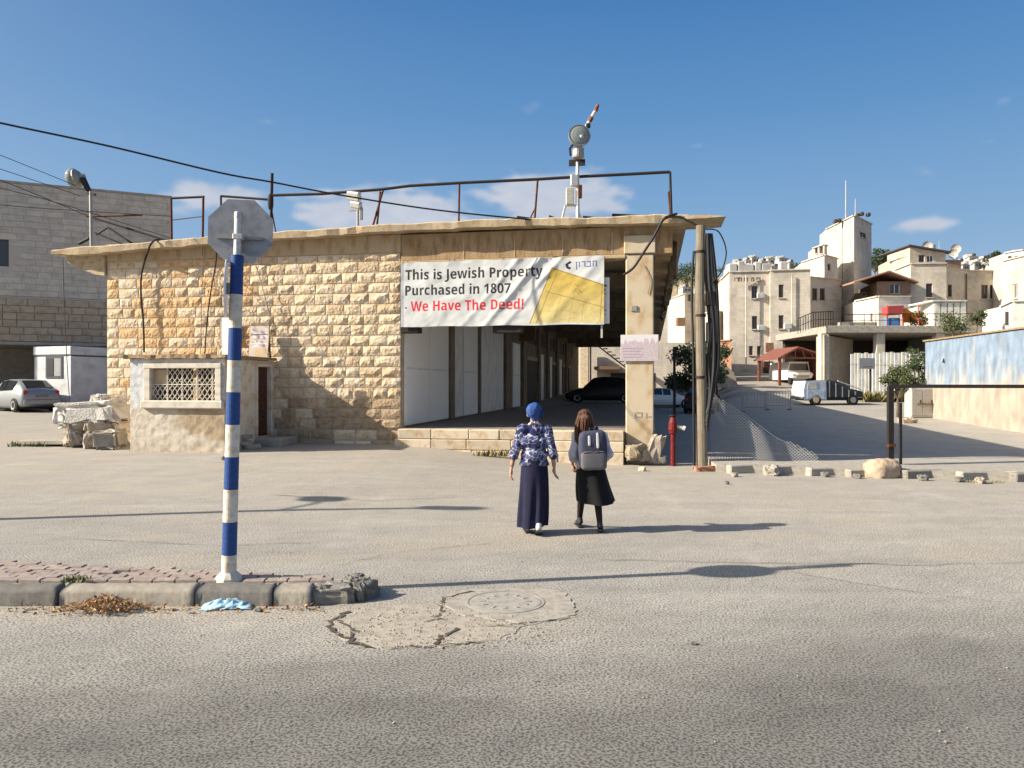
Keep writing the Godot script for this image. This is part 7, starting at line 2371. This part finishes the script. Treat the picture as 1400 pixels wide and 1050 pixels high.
	part(w2, "hair", sdf([[Vector3(-0.075, 1.475, 0.02), Vector3(-0.075, 1.482, -0.02), 0.1, 0.095], [Vector3(-0.078, 1.45, 0.05), Vector3(-0.085, 1.3, 0.085), 0.085, 0.062], [Vector3(-0.12, 1.42, 0.02), Vector3(-0.155, 1.22, 0.07), 0.05, 0.03], [Vector3(-0.03, 1.42, 0.03), Vector3(-0.02, 1.27, 0.085), 0.055, 0.035], [Vector3(-0.09, 1.3, 0.09), Vector3(-0.1, 1.19, 0.1), 0.05, 0.02]], 0.008, 0.03, 0.014), M.hair)
	var locks := new_st(true)
	var r := RandomNumberGenerator.new()
	r.seed = 77
	for i in 46:
		var a := r.randf_range(-1.5, 1.5)
		var top := Vector3(-0.076 + sin(a) * 0.085, 1.5 + 0.05 * cos(a) * r.randf(), 0.02 + cos(a) * 0.085)
		var ends := Vector3(-0.085 + sin(a) * 0.1 - r.randf_range(0.0, 0.03), r.randf_range(1.15, 1.25), 0.06 + cos(a) * 0.075 + r.randf_range(-0.01, 0.02))
		var mid := top.lerp(ends, 0.5) + Vector3(sin(a), 0, cos(a)) * 0.022 + Vector3(r.randfn(), 0, r.randfn()) * 0.008
		add_tube(locks, spline([top, mid, ends, ends + Vector3(r.randfn() * 0.012, -0.03, 0)], 4), 0.013, 0.003, 5)
	part(w2, "hair_lock", done(locks), M.hair)
	shoe(Vector3(-0.12, 0.092, -0.28), Vector3(-0.15, 0, -1), 0.0, M.shoe_dark, w2)
	shoe(Vector3(0.105, 0.105, 0.12), Vector3(0.2, 0, -1), 0.2, M.shoe_dark, w2)
	# backpack
	var bp := thing("backpack", "navy and grey backpack with pale stripes worn by the shorter woman", "backpack", Transform3D(Basis(Vector3.BACK, 0.03), p2 + Vector3(0.005, 1.06, 0.2)))
	part(bp, "bag", lump(Vector3(0.36, 0.5, 0.22), 0.45, 0.06, 2.0, 1.0, 16), M.pack_navy)
	part(bp, "front_pocket", lump(Vector3(0.32, 0.24, 0.12), 0.4, 0.05, 2.0, 5.0, 14), M.pack_grey, T(Vector3(0, -0.12, 0.09)))
	for x in [-0.05, 0.055]:
		part(bp, "pale_stripe", lump(Vector3(0.035, 0.2 if x > 0 else 0.13, 0.02), 0.5), M.pack_pale, T(Vector3(x, 0.13, 0.103), 0, -8))
	part(bp, "pocket_zip", tube([Vector3(-0.13, -0.02, 0.14), Vector3(0, 0.0, 0.152), Vector3(0.13, -0.02, 0.14)], 0.005, -1, 5), M.rubber)
	part(bp, "top_handle", tube([Vector3(-0.04, 0.23, 0.0), Vector3(-0.03, 0.28, 0.0), Vector3(0.03, 0.28, 0.0), Vector3(0.04, 0.23, 0.0)], 0.009, -1, 6), M.pack_navy)
	for x in [-0.12, 0.09]:
		part(bp, "shoulder_strap", tube(spline([Vector3(x, 0.18, -0.08), Vector3(x - 0.01, 0.275, -0.15), Vector3(x - 0.01, 0.24, -0.27), Vector3(x, 0.02, -0.33), Vector3(x, -0.16, -0.2), Vector3(x * 1.2, -0.2, -0.08)]), 0.016, -1, 6), M.pack_navy)


# ---------------------------------------------------------------- litter and weeds
func litter() -> void:
	var bag := cloth_sheet(0.42, 0.22, 18, 10, func(u, v, p): return Vector3(p.x + 0.03 * nz.get_noise_2d(u * 5.0, v * 5.0), 0.012 + 0.07 * pow(sin(u * PI), 0.6) * sin(v * PI) * (0.75 + 0.6 * nz.get_noise_2d(u * 9.0, v * 7.0)), -p.y + 0.03 * nz.get_noise_2d(u * 6.0 + 9.0, v * 6.0)))
	one("plastic_bag", "crumpled pale blue plastic bag lying below the kerb", "plastic bag", bag, M.blue_plastic, T(gp(-2.62, 6.42), 5))
	var st := new_st()
	for k in 2:
		st = new_st()
		for i in (330 if k == 0 else 260):
			var heap := i < 190
			var x := rng.randfn(-3.42, 0.17) if heap else rng.randf_range(-4.2, -1.6)
			var d := (rng.randfn(6.42, 0.08) if heap else 6.5 - absf(rng.randfn(0.0, 0.07)))
			var y := rng.randf_range(0.0, 0.11) * clampf(1.0 - absf(x + 3.42) / 0.4, 0.05, 1.0)
			var b := Basis.from_euler(Vector3(rng.randf_range(-1, 1), rng.randf() * TAU, rng.randf_range(-1, 1)))
			var s := rng.randf_range(0.02, 0.05)
			var p := gp(x, minf(d, 6.53), y + 0.012)
			quad(st, p, p + b * Vector3(s * 0.3, s * 0.2, s * 0.5), p + b * Vector3(0, 0, s), p + b * Vector3(-s * 0.3, s * 0.2, s * 0.5))
		for i in (40 if k == 0 else 30):
			var x := rng.randfn(-3.4, 0.16)
			var p := gp(x, rng.randf_range(6.3, 6.5), rng.randf_range(0.01, 0.08))
			var a := rng.randf() * TAU
			add_bar(st, p, p + Vector3(cos(a) * 0.12, rng.randf_range(0.0, 0.08), sin(a) * 0.06), 0.004, 0.004)
		var o := one("dry_leaves", ["heap of rusty brown dry leaves against the island kerb", "pale dry leaf litter scattered along the island kerb"][k], "dry leaves", done(st), M.dry_leaf if k == 0 else M.dry_leaf_pale)
		o.set_meta("kind", "stuff")
	weeds("weeds", "small green weed growing between the pavers of the island", Vector3(-3.86, 0.15, -6.8), 0.22, 0.18, 0.06, 80)
	weeds("weeds", "low green weeds at the foot of the stone steps", house * Vector3(2.6, 0.1, 0.75), 0.8, 0.25, 0.2, 90, M.scrub)
	weeds("weeds", "tuft of dry grass under the left end of the stone steps", house * Vector3(0.3, 0.18, 0.6), 0.5, 0.2, 0.1, 50, M.scrub)
	weeds("weeds", "dark weed patch on the road right of the boulder", gp(9.4, 15.3), 0.7, 0.25, 0.06, 110, M.scrub)
	weeds("weeds", "dry weeds along the front of the kiosk", house * Vector3(-5.0, 0.2, 2.62), 1.9, 0.15, 0.08, 90, M.scrub)
	for q in [[-2.12, 6.42, 0.07, "small dark scrap lying beside the dry leaf heap"], [1.32, 5.6, 0.05, "small dark pebble on the road right of the manhole"]]:
		one("pebble", q[3], "pebble", lump(Vector3(q[2], q[2] * 0.5, q[2] * 0.8), 0.7, 0.5, 2.0, 1.0, 6, true), M.kerb_dark, T(gp(q[0], q[1], 0.01)))
	# blocks by the kiosk door
	var bl := [[330, 597, Vector3(0.5, 0.1, 0.3), "uppermost flat block of the stack beside the kiosk step"], [332, 606, Vector3(0.56, 0.12, 0.34), "lower flat block of the stack beside the kiosk step"], [345, 612, Vector3(0.4, 0.18, 0.3), "squared block on the ground in front of the kiosk step"], [330, 616, Vector3(0.3, 0.14, 0.25), "small block at the kiosk's front right corner"]]
	for i in bl.size():
		var b: Array = bl[i]
		one("stone_block", b[3], "block", lump(b[2], 0.3, 0.25, 2.0, i * 4.0, 8, true), M.concrete if i != 2 else M.rubble, T(at(b[0], b[1], 19.4), 15.0 * i), "blocks by the kiosk door")
